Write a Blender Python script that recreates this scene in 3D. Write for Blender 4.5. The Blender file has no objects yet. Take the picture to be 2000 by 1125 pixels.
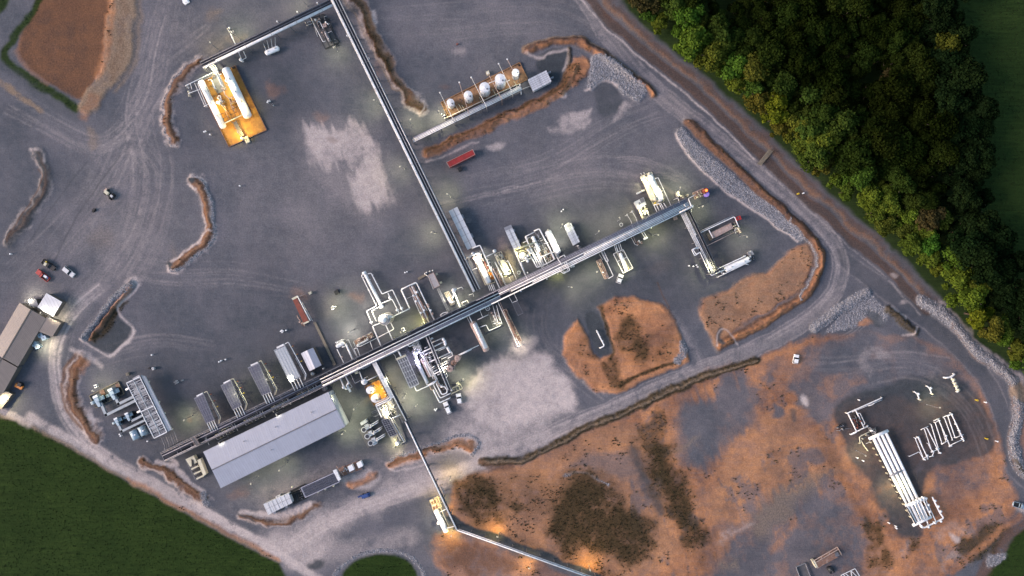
import bpy, math, random
import numpy as np
from mathutils import Vector
random.seed(7)
R = math.radians
S = bpy.context.scene
COL = S.collection

# ---------------------------------------------------------------- camera, sky, sun, exposure
H = 300.0                 # height of the camera above the yard, metres
MPP = 0.2                 # metres on the ground for one unit of the survey grid (2000 x 1125)
cam_d = bpy.data.cameras.new("camera"); cam = bpy.data.objects.new("camera", cam_d); COL.objects.link(cam)
cam.location = (0, 0, H); cam.rotation_euler = (0, 0, 0)
cam_d.sensor_width = 36; cam_d.lens = 36 * H / 400.0
cam_d.clip_end = 6000; cam_d.clip_start = 1
S.camera = cam

world = bpy.data.worlds.new("World"); S.world = world; world.use_nodes = True
wn = world.node_tree; wn.nodes.clear()
sky = wn.nodes.new("ShaderNodeTexSky"); sky.sky_type = 'NISHITA'; sky.sun_disc = False
SUN_EL, SUN_AZ = 14.0, 262.0     # azimuth clockwise from north: evening sun low in the west
sky.ozone_density = .7; sky.dust_density = 1.6; sky.sun_elevation = R(SUN_EL); sky.sun_rotation = R(SUN_AZ)
bg = wn.nodes.new("ShaderNodeBackground"); bg.inputs[1].default_value = 0.12
wo = wn.nodes.new("ShaderNodeOutputWorld")
wn.links.new(sky.outputs[0], bg.inputs[0]); wn.links.new(bg.outputs[0], wo.inputs[0])

sun_d = bpy.data.lights.new("sun", 'SUN'); sun_d.energy = 1.25; sun_d.angle = R(22); sun_d.color = (1.0, 0.80, 0.80)
sun = bpy.data.objects.new("sun", sun_d); COL.objects.link(sun)
_az, _el = R(SUN_AZ), R(32.0)
_dir = Vector((math.sin(_az) * math.cos(_el), math.cos(_az) * math.cos(_el), math.sin(_el)))
sun.rotation_euler = _dir.to_track_quat('Z', 'Y').to_euler()

S.view_settings.view_transform = 'Standard'; S.view_settings.look = 'None'
S.view_settings.exposure = 1.36; S.view_settings.gamma = 1.0
S.cycles.use_denoising = True
S.cycles.max_bounces = 4; S.cycles.diffuse_bounces = 2; S.cycles.glossy_bounces = 2

# ---------------------------------------------------------------- survey coordinates
def P(px, py, z=0.0):
    k = (H - z) / H
    return Vector(((px - 1000.0) * MPP * k, (562.5 - py) * MPP * k, z))
def ZF(ox, oy, s):
    return lambda x, y, z=0.0: P(ox + x / s, oy + y / s, z)
G = lambda x, y, z=0.0: P(x, y, z)
zA=ZF(0,0,4); zB=ZF(300,80,4.6875); zC=ZF(500,0,4.8925); zD=ZF(780,60,3.846); zE=ZF(1200,0,2.5); zF=ZF(0,280,4)
zG=ZF(0,530,3.75); zH=ZF(150,640,4.0178); zI=ZF(340,650,4.5); zJ=ZF(350,740,4.0178); zK=ZF(540,520,5.625)
zL=ZF(680,510,6.25); zM=ZF(640,620,5.357); zN=ZF(680,700,5.625); zO=ZF(840,380,3.5156); zP=ZF(960,400,5.625)
zQ=ZF(1120,320,4.6875); zR=ZF(1280,340,5.1136); zS=ZF(1080,540,4.3275); zT=ZF(1500,560,3.75); zU=ZF(1600,700,3.125)
zV=ZF(780,900,4); zX=ZF(1500,850,4); n1=ZF(310,830,16.07); n2=ZF(560,680,12.5); n3=ZF(740,600,11.25)
n4=ZF(860,470,7.5); n5=ZF(1240,380,6.617); n6=ZF(790,640,6.615); n7=ZF(380,120,6.62); n8=ZF(690,730,7.033)

# ---------------------------------------------------------------- materials
MATS = {}
def _mat(name):
    m = bpy.data.materials.new(name); m.use_nodes = True; nt = m.node_tree
    b = nt.nodes["Principled BSDF"]; MATS[name] = m
    return m, nt, b
def N(nt, t, **k):
    n = nt.nodes.new(t)
    for a, v in k.items(): setattr(n, a, v)
    return n
def paint(name, col, rough=0.5, metal=0.0, var=0.25, scale=0.8, stain=None, stain_amt=0.0, bump=0.0, island=0.0):
    m, nt, b = _mat(name); L = nt.links.new
    tc = N(nt, "ShaderNodeTexCoord"); ns = N(nt, "ShaderNodeTexNoise"); ns.inputs["Scale"].default_value = scale
    ns.inputs["Detail"].default_value = 6; ns.inputs["Roughness"].default_value = 0.65
    L(tc.outputs["Object"], ns.inputs["Vector"])
    mr = N(nt, "ShaderNodeMapRange"); mr.inputs[1].default_value = 0.3; mr.inputs[2].default_value = 0.7
    mr.inputs[3].default_value = 1 - var; mr.inputs[4].default_value = 1 + var * 0.5
    L(ns.outputs[0], mr.inputs[0])
    mx = N(nt, "ShaderNodeMix", data_type='RGBA', blend_type='MULTIPLY'); mx.inputs[0].default_value = 1
    mx.inputs[6].default_value = (*col, 1); L(mr.outputs[0], mx.inputs[7])
    out = mx.outputs[2]
    if stain:
        n2_ = N(nt, "ShaderNodeTexNoise"); n2_.inputs["Scale"].default_value = scale * 0.6; n2_.inputs["Detail"].default_value = 8
        n2_.inputs["Roughness"].default_value = 0.7; L(tc.outputs["Object"], n2_.inputs["Vector"])
        m2 = N(nt, "ShaderNodeMapRange"); m2.inputs[1].default_value = 0.5; m2.inputs[2].default_value = 0.66
        m2.inputs[4].default_value = stain_amt; L(n2_.outputs[0], m2.inputs[0])
        mx2 = N(nt, "ShaderNodeMix", data_type='RGBA'); L(m2.outputs[0], mx2.inputs[0]); L(out, mx2.inputs[6])
        mx2.inputs[7].default_value = (*stain, 1); out = mx2.outputs[2]
    L(out, b.inputs["Base Color"])
    b.inputs["Roughness"].default_value = rough; b.inputs["Metallic"].default_value = metal
    if bump:
        bp = N(nt, "ShaderNodeBump"); bp.inputs["Strength"].default_value = bump; bp.inputs["Distance"].default_value = 0.05
        L(ns.outputs[0], bp.inputs["Height"]); L(bp.outputs[0], b.inputs["Normal"])
    return m
def ribbed(name, col, ang, pitch, rough=0.45, var=0.12, stain=(0.3, 0.25, 0.2), depth=0.06, line=0.18):
    """profiled sheet metal: ribs at `ang` with a slight change of tone from sheet to sheet"""
    m, nt, b = _mat(name); L = nt.links.new
    tc = N(nt, "ShaderNodeTexCoord"); mp = N(nt, "ShaderNodeMapping"); mp.inputs["Rotation"].default_value[2] = -ang
    L(tc.outputs["Object"], mp.inputs[0])
    sx = N(nt, "ShaderNodeSeparateXYZ"); L(mp.outputs[0], sx.inputs[0])
    d = N(nt, "ShaderNodeMath", operation='DIVIDE'); d.inputs[1].default_value = pitch; L(sx.outputs[0], d.inputs[0])
    fr = N(nt, "ShaderNodeMath", operation='FRACT'); L(d.outputs[0], fr.inputs[0])
    fl = N(nt, "ShaderNodeMath", operation='FLOOR'); L(d.outputs[0], fl.inputs[0])
    wn_ = N(nt, "ShaderNodeTexWhiteNoise", noise_dimensions='1D'); L(fl.outputs[0], wn_.inputs["W"])
    gt = N(nt, "ShaderNodeMath", operation='LESS_THAN'); gt.inputs[1].default_value = 0.14; L(fr.outputs[0], gt.inputs[0])
    ns = N(nt, "ShaderNodeTexNoise"); ns.inputs["Scale"].default_value = 0.35; ns.inputs["Detail"].default_value = 8
    ns.inputs["Roughness"].default_value = 0.7; L(tc.outputs["Object"], ns.inputs["Vector"])
    a1 = N(nt, "ShaderNodeMapRange"); a1.inputs[1].default_value = .3; a1.inputs[2].default_value = .7
    a1.inputs[3].default_value = 1 - var; a1.inputs[4].default_value = 1 + var * .5; L(ns.outputs[0], a1.inputs[0])
    a2 = N(nt, "ShaderNodeMapRange"); a2.inputs[3].default_value = 1 - var * .5; a2.inputs[4].default_value = 1 + var * .3; L(wn_.outputs[0], a2.inputs[0])
    a3 = N(nt, "ShaderNodeMapRange"); a3.inputs[3].default_value = 1; a3.inputs[4].default_value = 1 - line; L(gt.outputs[0], a3.inputs[0])
    p1 = N(nt, "ShaderNodeMath", operation='MULTIPLY'); L(a1.outputs[0], p1.inputs[0]); L(a2.outputs[0], p1.inputs[1])
    p2 = N(nt, "ShaderNodeMath", operation='MULTIPLY'); L(p1.outputs[0], p2.inputs[0]); L(a3.outputs[0], p2.inputs[1])
    mx = N(nt, "ShaderNodeMix", data_type='RGBA', blend_type='MULTIPLY'); mx.inputs[0].default_value = 1
    mx.inputs[6].default_value = (*col, 1); L(p2.outputs[0], mx.inputs[7])
    n3_ = N(nt, "ShaderNodeTexNoise"); n3_.inputs["Scale"].default_value = 0.12; n3_.inputs["Detail"].default_value = 9
    L(tc.outputs["Object"], n3_.inputs["Vector"])
    m2 = N(nt, "ShaderNodeMapRange"); m2.inputs[1].default_value = .52; m2.inputs[2].default_value = .75; m2.inputs[4].default_value = .35
    L(n3_.outputs[0], m2.inputs[0])
    mx2 = N(nt, "ShaderNodeMix", data_type='RGBA'); L(m2.outputs[0], mx2.inputs[0]); L(mx.outputs[2], mx2.inputs[6]); mx2.inputs[7].default_value = (*stain, 1)
    L(mx2.outputs[2], b.inputs["Base Color"]); b.inputs["Roughness"].default_value = rough; b.inputs["Metallic"].default_value = 0.0
    bp = N(nt, "ShaderNodeBump"); bp.inputs["Distance"].default_value = depth; L(gt.outputs[0], bp.inputs["Height"]); L(bp.outputs[0], b.inputs["Normal"])
    return m
RACK = R(25.9)           # bearing of the plant grid
paint('white_paint', (.80, .80, .82), .4, stain=(.42, .36, .30), stain_amt=.35)
paint('tank_white', (.85, .85, .86), .35, var=.12, stain=(.55, .48, .42), stain_amt=.3)
paint('insulation', (.60, .60, .61), .35, .3, var=.2, scale=2)
paint('pipe_grey', (.38, .37, .44), .45, .1, var=.2)
paint('cream_paint', (.62, .58, .44), .5, stain=(.35, .27, .18), stain_amt=.4)
paint('galvanised', (.30, .30, .33), .5, .4)
paint('grey_steel', (.16, .16, .18), .55, .2)
paint('dark_steel', (.035, .038, .045), .55, .2, var=.4)
paint('black_steel', (.012, .013, .016), .6, .1, var=.4)
paint('tray_deck', (.018, .022, .034), .45, .3, var=.5, scale=.3)
paint('grating', (.10, .10, .11), .6, .2, var=.3, scale=3)
paint('concrete', (.26, .25, .24), .85, var=.3, stain=(.13, .12, .11), stain_amt=.5, scale=.4)
paint('pad_dark', (.10, .10, .105), .85, var=.3, scale=.5)
paint('rust_liner', (.46, .22, .04), .7, var=.4, scale=.35, stain=(.13, .045, .02), stain_amt=.8)
paint('tan_liner', (.30, .165, .085), .75, var=.35, scale=.5, stain=(.10, .06, .04), stain_amt=.7)
paint('rust_red', (.22, .055, .035), .7, var=.3, stain=(.09, .03, .02), stain_amt=.5)
paint('rusty_steel', (.20, .11, .08), .75, var=.4, scale=1.2, stain=(.38, .30, .26), stain_amt=.6)
paint('pink_steel', (.44, .33, .29), .6, var=.35, scale=1.0, stain=(.24, .12, .08), stain_amt=.6)
paint('red_paint', (.42, .035, .03), .45, var=.2)
paint('container_red', (.33, .030, .028), .5, var=.25, stain=(.10, .03, .02), stain_amt=.6)
paint('orange_paint', (.62, .20, .02), .5)
paint('yellow_paint', (.55, .38, .03), .5)
paint('blue_paint', (.03, .07, .22), .45)
paint('pale_blue', (.36, .46, .54), .45, .2, var=.25)
paint('duct_grey', (.33, .37, .40), .45, .3, var=.2)
paint('glass_dark', (.012, .015, .02), .08, 0)
paint('rubber', (.015, .015, .015), .8)
paint('fin_bank', (.13, .13, .17), .55, .2, var=.25, scale=2)
paint('coil', (.035, .038, .055), .55, .3, var=.3, scale=2)
paint('wall_tan', (.11, .095, .085), .7, var=.2)
paint('timber', (.20, .17, .13), .8, var=.3)
paint('bark', (.07, .05, .035), .9)
ribbed('roof_lavender', (.37, .38, .45), RACK, 0.9, var=.07, line=.06, stain=(.30, .30, .36))
ribbed('roof_brown', (.225, .185, .165), R(31.6), 0.6, var=.10, line=.10)
ribbed('roof_white', (.58, .58, .62), RACK, 1.2)
ribbed('panel_white', (.56, .58, .62), RACK, 2.4, line=.3)
def leaf_mat(name):
    m, nt, b = _mat(name); L = nt.links.new
    oi = N(nt, "ShaderNodeObjectInfo"); at = N(nt, "ShaderNodeAttribute"); at.attribute_name = "leaf"
    hs = N(nt, "ShaderNodeHueSaturation"); L(oi.outputs["Color"], hs.inputs["Color"])
    mr = N(nt, "ShaderNodeMapRange"); mr.inputs[3].default_value = .6; mr.inputs[4].default_value = 1.35; L(at.outputs["Fac"], mr.inputs[0])
    L(mr.outputs[0], hs.inputs["Value"])
    mh = N(nt, "ShaderNodeMapRange"); mh.inputs[3].default_value = .485; mh.inputs[4].default_value = .512; L(oi.outputs["Random"], mh.inputs[0])
    L(mh.outputs[0], hs.inputs["Hue"])
    L(hs.outputs[0], b.inputs["Base Color"]); b.inputs["Roughness"].default_value = .7
    b.inputs["Specular IOR Level"].default_value = .0
    return m
leaf_mat('foliage')
def emit(name, col, s):
    m, nt, b = _mat(name); b.inputs["Base Color"].default_value = (*col, 1)
    b.inputs["Emission Color"].default_value = (*col, 1); b.inputs["Emission Strength"].default_value = s
    return m
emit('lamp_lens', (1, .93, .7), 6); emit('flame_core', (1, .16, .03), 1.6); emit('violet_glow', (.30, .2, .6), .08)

# ---------------------------------------------------------------- tagging
def tag(o, label=None, cat=None, group=None, kind=None):
    if label: o['label'] = label
    if cat: o['category'] = cat
    if group: o['group'] = group
    if kind: o['kind'] = kind
    return o
def T(name, label, cat, loc, group=None):
    o = bpy.data.objects.new(name, None); o.empty_display_size = 1; COL.objects.link(o)
    o.location = loc; return tag(o, label, cat, group)
class MB:
    def __init__(s): s.v = []; s.f = []
    def add(s, vs, fs):
        n = len(s.v); s.v += [tuple(v) for v in vs]; s.f += [tuple(i + n for i in f) for f in fs]
    def prism(s, base, z0, z1):
        n = len(base)
        s.add([(p[0], p[1], z0) for p in base] + [(p[0], p[1], z1) for p in base],
              [tuple(range(n - 1, -1, -1)), tuple(range(n, 2 * n))] + [(i, (i + 1) % n, n + (i + 1) % n, n + i) for i in range(n)])
    def box(s, c, hx, hy, z0, z1, ang=0.0):
        ca, sa = math.cos(ang), math.sin(ang)
        s.prism([(c[0] + x * ca - y * sa, c[1] + x * sa + y * ca) for x, y in ((-hx, -hy), (hx, -hy), (hx, hy), (-hx, hy))], z0, z1)
    def bar(s, a, b, w, h):
        a = Vector(a); b = Vector(b); d = (b - a)
        if d.length < 1e-6: return
        d.normalize(); up = Vector((0, 0, 1)) if abs(d.z) < .95 else Vector((1, 0, 0))
        n = d.cross(up).normalized() * (w / 2); u = n.cross(d).normalized() * (h / 2)
        s.add([p + x for p in (a, b) for x in (-n - u, n - u, n + u, -n + u)],
              [(3, 2, 1, 0), (4, 5, 6, 7), (0, 1, 5, 4), (1, 2, 6, 5), (2, 3, 7, 6), (3, 0, 4, 7)])
    def tube(s, pts, r, n=8, caps=True):
        pts = [Vector(p) for p in pts]
        q = [pts[0]]
        for i in range(1, len(pts) - 1):          # round the bends
            a, b, c = pts[i - 1], pts[i], pts[i + 1]
            k = min(2.2 * r, (b - a).length * .4, (c - b).length * .4)
            p0 = b + (a - b).normalized() * k; p2 = b + (c - b).normalized() * k
            for t in (0, .35, .65, 1): q.append(p0 * (1 - t) ** 2 + b * 2 * t * (1 - t) + p2 * t * t)
        q.append(pts[-1]); rings = []; prev = None
        for i, p in enumerate(q):
            d = (q[min(i + 1, len(q) - 1)] - q[max(i - 1, 0)])
            if d.length < 1e-6: d = Vector((0, 0, 1))
            d.normalize()
            if prev is None:
                up = Vector((0, 0, 1)) if abs(d.z) < .9 else Vector((1, 0, 0)); u = d.cross(up).normalized()
            else:
                u = prev - d * prev.dot(d)
                if u.length < 1e-4: u = d.cross(Vector((0, 0, 1)))
                u.normalize()
            prev = u; w = d.cross(u)
            rings.append([p + (u * math.cos(2 * math.pi * k / n) + w * math.sin(2 * math.pi * k / n)) * r for k in range(n)])
        vs = [v for rg in rings for v in rg]; fs = []
        for i in range(len(rings) - 1):
            for k in range(n):
                fs.append((i * n + k, i * n + (k + 1) % n, (i + 1) * n + (k + 1) % n, (i + 1) * n + k))
        if caps: fs += [tuple(range(n - 1, -1, -1)), tuple((len(rings) - 1) * n + k for k in range(n))]
        s.add(vs, fs)
    def lathe(s, o, axis, prof, n=20):
        """prof: list of (distance along axis, radius)"""
        o = Vector(o); d = Vector(axis).normalized(); up = Vector((0, 0, 1)) if abs(d.z) < .9 else Vector((1, 0, 0))
        u = d.cross(up).normalized(); w = d.cross(u); vs = []; fs = []
        for t, r in prof:
            for k in range(n):
                a = 2 * math.pi * k / n; vs.append(o + d * t + (u * math.cos(a) + w * math.sin(a)) * max(r, .001))
        for i in range(len(prof) - 1):
            for k in range(n): fs.append((i * n + k, (i + 1) * n + k, (i + 1) * n + (k + 1) % n, i * n + (k + 1) % n))
        fs += [tuple(range(n)), tuple((len(prof) - 1) * n + k for k in range(n - 1, -1, -1))]
        s.add(vs, fs)
    def capsule(s, a, b, r, n=20):
        a = Vector(a); b = Vector(b); Ln = (b - a).length; e = min(r * .6, Ln * .3); pr = []
        for k in range(6):
            t = k / 5 * math.pi / 2; pr.append((e - e * math.cos(t), r * math.sin(t)))
        pr += [(Ln - p, q) for p, q in reversed(pr)]
        s.lathe(a, b - a, pr, n)
    def ring(s, c, r, t, n=20):
        pts = [(c[0] + r * math.cos(2 * math.pi * k / n), c[1] + r * math.sin(2 * math.pi * k / n), c[2]) for k in range(n + 1)]
        for k in range(n): s.bar(pts[k], pts[k + 1], t, t)
    def build(s, name, mat, parent=None, smooth=False, tags=None, attr=None):
        me = bpy.data.meshes.new(name); o0 = parent_world(parent) if parent else Vector((0, 0, 0))
        if tags and not parent:
            xs = [v[0] for v in s.v]; ys = [v[1] for v in s.v]; zs = [v[2] for v in s.v]
            o0 = Vector(((min(xs) + max(xs)) / 2, (min(ys) + max(ys)) / 2, min(zs)))
        me.from_pydata([(v[0] - o0.x, v[1] - o0.y, v[2] - o0.z) for v in s.v], [], s.f)
        if smooth: me.shade_smooth()
        if smooth == 'auto':
            pass
        me.materials.append(MATS[mat] if isinstance(mat, str) else mat)
        o = bpy.data.objects.new(name, me); COL.objects.link(o)
        if parent: o.parent = parent
        else: o.location = o0
        if tags: tag(o, *tags)
        return o
def parent_world(p):
    l = Vector(p.location)
    while p.parent: p = p.parent; l += p.location
    return l
def copy_tree(o, loc=None, label=None, parent=None):
    c = o.copy(); COL.objects.link(c)
    if parent: c.parent = parent
    if loc is not None: c.location = loc
    if label: c['label'] = label
    for ch in list(o.children): copy_tree(ch, parent=c)
    return c

# ================================================================ THE GROUND
STEP = 2.0
gx = np.arange(-60, 2061, STEP); gy = np.arange(-60, 1186, STEP)
NX, NY = len(gx), len(gy); GX, GY = np.meshgrid(gx, gy)     # [row y, col x]
rng = np.random.default_rng(11)
def vnoise(cell):
    h, w = int((gy[-1] - gy[0]) / cell) + 3, int((gx[-1] - gx[0]) / cell) + 3
    g = rng.random((h, w)); fx = (GX - gx[0]) / cell; fy = (GY - gy[0]) / cell
    ix = fx.astype(int); iy = fy.astype(int); tx = fx - ix; ty = fy - iy
    tx = tx * tx * (3 - 2 * tx); ty = ty * ty * (3 - 2 * ty)
    return (g[iy, ix] * (1 - tx) + g[iy, ix + 1] * tx) * (1 - ty) + (g[iy + 1, ix] * (1 - tx) + g[iy + 1, ix + 1] * tx) * ty - .5
def fbm(cell, oct=4, gain=.55):
    o = 0; a = 1; t = 0
    for k in range(oct): o = o + vnoise(cell / 2 ** k) * a; t += a; a *= gain
    return o / t * 2
WX = fbm(40, 5, .6) * 16; WY = fbm(40, 5, .6) * 16          # wandering of every edge
def aniso(cx, cy, sk):      # ragged streaks running a little east of south
    xx = GX - GY * sk; h, w = int(1300 / cy) + 4, int(3600 / cx) + 4; g = rng.random((h, w)); fx = (xx + 1300) / cx; fy = (GY + 70) / cy
    ix = fx.astype(int); iy = fy.astype(int); tx = fx - ix; ty = fy - iy; tx = tx * tx * (3 - 2 * tx); ty = ty * ty * (3 - 2 * ty)
    return (g[iy, ix] * (1 - tx) + g[iy, ix + 1] * tx) * (1 - ty) + (g[iy + 1, ix] * (1 - tx) + g[iy + 1, ix + 1] * tx) * ty - .5
RAG = aniso(9, 60, .35) * 30 + aniso(4.5, 40, .35) * 18
FN = [fbm(14, 4, .7), fbm(60, 5, .62), fbm(8, 3, .8)]
PALE, CLAY, BROWN, ROCK, GRASS, SCRUB, DARK, STRAW = range(8)
WT = np.zeros((8, NY, NX)); HT = np.zeros((NY, NX)); RID = np.zeros((NY, NX), int)
RNAMES = ['ground', 'road', 'grass_field', 'berm', 'bare_soil', 'woodland_floor', 'pond_bed']
def over(sl, c, m):
    for k in range(8): WT[k][sl] *= (1 - m)
    WT[c][sl] += m
def window(pts, pad):
    xs = [p[0] for p in pts]; ys = [p[1] for p in pts]
    x0 = max(0, int((min(xs) - pad - gx[0]) / STEP)); x1 = min(NX, int((max(xs) + pad - gx[0]) / STEP) + 2)
    y0 = max(0, int((min(ys) - pad - gy[0]) / STEP)); y1 = min(NY, int((max(ys) + pad - gy[0]) / STEP) + 2)
    return (slice(y0, y1), slice(x0, x1))
def segdist(X, Y, pts, closed):
    d = np.full(X.shape, 1e9); n = len(pts); side = np.zeros(X.shape)
    for i in range(n if closed else n - 1):
        ax, ay = pts[i]; bx, by = pts[(i + 1) % n]; vx, vy = bx - ax, by - ay; l2 = vx * vx + vy * vy + 1e-9
        t = np.clip(((X - ax) * vx + (Y - ay) * vy) / l2, 0, 1)
        q = np.hypot(X - ax - t * vx, Y - ay - t * vy)
        s_ = np.sign(vx * (Y - ay) - vy * (X - ax)); side = np.where(q < d, s_, side); d = np.minimum(d, q)
    return d, side
def smooth(pts, closed=False, it=2):
    for _ in range(it):
        n = len(pts); q = [] if closed else [pts[0]]
        for i in range(n if closed else n - 1):
            a, b = pts[i], pts[(i + 1) % n]
            q += [(a[0] * .75 + b[0] * .25, a[1] * .75 + b[1] * .25), (a[0] * .25 + b[0] * .75, a[1] * .25 + b[1] * .75)]
        if not closed: q.append(pts[-1])
        pts = q
    return pts
def ss(x): x = np.clip(x, 0, 1); return x * x * (3 - 2 * x)
def poly(pts, c, m=1.0, soft=4, warp=1.0, speck=0.0, h=0.0, rid=None, rnd=True, rag=0.0):
    if rnd: pts = smooth(pts, True, 2)
    sl = window(pts, 30 + 30 * rag); X = GX[sl] + WX[sl] * warp; Y = GY[sl] + WY[sl] * warp + RAG[sl] * rag; X = X + RAG[sl] * rag * .35
    d, _ = segdist(X, Y, pts, True); ins = np.zeros(X.shape, bool); n = len(pts)
    for i in range(n):
        ax, ay = pts[i]; bx, by = pts[(i + 1) % n]
        if ay == by: continue
        cnd = ((ay > Y) != (by > Y)) & (X < (bx - ax) * (Y - ay) / (by - ay) + ax); ins ^= cnd
    sd = np.where(ins, d, -d); w = ss(sd / soft * .5 + .5)
    if speck: w = w * np.clip(1 - speck + speck * 2.2 * (FN[0][sl] * .6 + FN[1][sl] * .9 + .45), 0, 1)
    if c == -1:
        for k in range(8): WT[k][sl] *= (1 - w * m)
    elif c is not None: over(sl, c, w * m)
    if h: HT[sl] += h * ss(sd / 12 + .5)
    if rid is not None: RID[sl] = np.where(sd > 0, rid, RID[sl])
def line(pts, wd, c, m=1.0, soft=2.5, warp=.5, speck=0.0, h=0.0, off=0.0, rid=None, rnd=True, hw=None):
    if rnd and len(pts) > 2: pts = smooth(pts)
    sl = window(pts, wd + 34 + abs(off)); X = GX[sl] + WX[sl] * warp; Y = GY[sl] + WY[sl] * warp
    d, sg = segdist(X, Y, pts, False)
    if off: d = np.abs(d * sg - off)
    w = ss((wd / 2 - d) / soft * .5 + .5)
    if speck: w = w * np.clip(1 - speck + speck * 2.2 * (FN[0][sl] * .8 + FN[2][sl] * .6 + .45), 0, 1)
    if c == -1:
        for k in range(8): WT[k][sl] *= (1 - w * m)
    elif c is not None: over(sl, c, w * m)
    if h:
        q = hw or wd; HT[sl] = np.maximum(HT[sl], h * np.exp(-(d / (q * .42)) ** 2 * 1.2) * (1 + .35 * FN[0][sl]) - .02)
    if rid is not None: RID[sl] = np.where(d < wd / 2, rid, RID[sl])
def tracks(pts, n, spread, m=.35, wd=1.6, c=PALE, seed=0):
    r_ = random.Random(seed); pts = smooth(pts, False, 3)
    for k in range(n):
        o = r_.uniform(-spread, spread); ph = r_.uniform(0, 6); am = r_.uniform(0, spread * .3)
        i0 = r_.randint(0, max(0, len(pts) // 2)); i1 = min(len(pts), i0 + r_.randint(len(pts) // 3, len(pts)))
        q = []
        for i in range(max(1, i0), min(len(pts) - 1, i1)):
            dx, dy = pts[i + 1][0] - pts[i - 1][0], pts[i + 1][1] - pts[i - 1][1]; l = math.hypot(dx, dy) + 1e-6
            oo = o + am * math.sin(i * .12 + ph); q.append((pts[i][0] - dy / l * oo, pts[i][1] + dx / l * oo))
        if len(q) > 2: line(q[::2], wd * r_.uniform(.8, 2.4), c, m * .42 * r_.uniform(.3, 1), 2.0, .12, .7, rnd=False)

def inside_(x, y, pl):
    c = False; n = len(pl)
    for i in range(n):
        (ax, ay), (bx, by) = pl[i], pl[(i + 1) % n]
        if (ay > y) != (by > y) and x < (bx - ax) * (y - ay) / (by - ay) + ax: c = not c
    return c
# ---- wide tone changes of the gravel
for c, cx, cy, rx, ry, m in ((PALE, 560, 420, 200, 120, .10), (PALE, 900, 60, 260, 60, .08), (DARK, 560, 160, 60, 70, .3), (DARK, 330, 700, 90, 60, .35),
        (DARK, 1270, 560, 180, 60, .25), (PALE, 1130, 330, 200, 90, .12), (DARK, 560, 640, 170, 60, .3), (DARK, 470, 780, 130, 60, .3), (DARK, 700, 820, 60, 90, .2),
        (PALE, 130, 560, 120, 120, .10), (PALE, 320, 60, 60, 60, .10), (DARK, 1190, 420, 120, 50, .3), (PALE, 1480, 590, 60, 30, .1), (PALE, 250, 430, 90, 130, .14)):
    w = np.exp(-((GX + WX - cx) / rx) ** 2 - ((GY + WY - cy) / ry) ** 2); over((slice(None), slice(None)), c, np.clip(w * m * (1 + FN[1]), 0, 1))
# ---- perimeter road and the routes lorries take
ROAD_N = [(1120,-40),(1165,40),(1225,120),(1290,185),(1350,230),(1440,305),(1530,375),(1600,440),(1645,500),(1640,560),(1590,620),(1500,670),(1400,712),(1300,752),(1200,795),(1080,848),(980,890),(900,922),(800,958),(700,992),(620,1030),(560,1075),(500,1060),(420,1012),(330,962),(240,912),(160,858),(120,800),(105,720),(110,660),(150,600),(200,560)]
ROAD_E = [(1640,500),(1710,555),(1790,610),(1860,670),(1920,730),(1958,800),(1968,870),(1985,930),(2060,960)]
line(ROAD_N, 30, PALE, .10, 6, .2, .4, rid=1); line(ROAD_N[9:22], 24, PALE, .14, 6, .3, .4); line(ROAD_N[:9], 7, PALE, .10, 4, .3, .4, off=5); line(ROAD_N[:9], 7, PALE, .10, 4, .3, .4, off=-5); line(ROAD_E, 30, DARK, .35, 6, .2, .3, rid=1)
tracks(ROAD_N[:12], 16, 12, .5, seed=1); tracks(ROAD_N[11:22], 24, 12, .6, seed=2); tracks(ROAD_N[20:], 34, 12, .8, seed=3)
line([(60,815),(120,850),(180,885),(250,925),(330,965),(400,1003),(480,1045),(560,1090),(620,1130)], 17, PALE, .7, 6, .3, .35)
tracks([(60,815),(120,850),(180,885),(250,925),(330,965),(400,1003),(480,1045),(560,1090),(620,1130)], 12, 10, .8, seed=4)
tracks([(0,190),(80,235),(180,290),(230,270),(290,190),(300,100),(330,0)], 34, 26, .25, seed=5)
tracks([(330,-10),(310,100),(270,230),(300,330),(280,450),(230,540),(150,620),(120,720)], 40, 46, .24, seed=6)
tracks([(40,560),(120,480),(200,390),(240,300),(300,150),(420,60)], 44, 44, .22, seed=7)
tracks([(200,330),(250,275),(310,320),(300,420),(240,540)], 16, 30, .4, seed=8)
tracks([(250,520),(330,540),(450,530),(600,560)], 16, 24, .3, seed=9)
tracks([(850,400),(1000,370),(1150,330),(1290,350),(1340,400)], 24, 34, .28, seed=10)
tracks([(900,370),(1000,350),(1080,330),(1200,250),(1290,215)], 20, 26, .3, seed=11)
tracks([(700,40),(860,40),(1000,20),(1120,30),(1200,110)], 24, 40, .2, seed=12)
tracks([(1060,560),(1040,660),(1110,720),(1180,780)], 12, 20, .3, seed=14)
tracks([(1280,590),(1330,660),(1360,720)], 10, 24, .3, DARK, seed=15)
tracks([(130,720),(200,690),(300,660),(420,680)], 14, 26, .3, seed=16)
for cx, cy, r0, n, a0 in ((1000,400,38,3,3.9),(1290,390,60,3,4.2),(1230,365,70,3,4.4),(1600,600,90,3,.3),(905,460,40,2,4)):
    for k in range(n):
        rr = r0 + k * 7
        line([(cx + rr * math.cos(a0 + t * .13), cy + rr * .7 * math.sin(a0 + t * .13)) for t in range(9)], 1.6, PALE, .28, 1.5, .2, .5)
for o_ in (-16, 16):
    line(ROAD_N[:22], 2, PALE, .38, 2, .3, .6, off=o_); line(ROAD_E, 2, PALE, .25, 2, .3, .6, off=o_)
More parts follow.
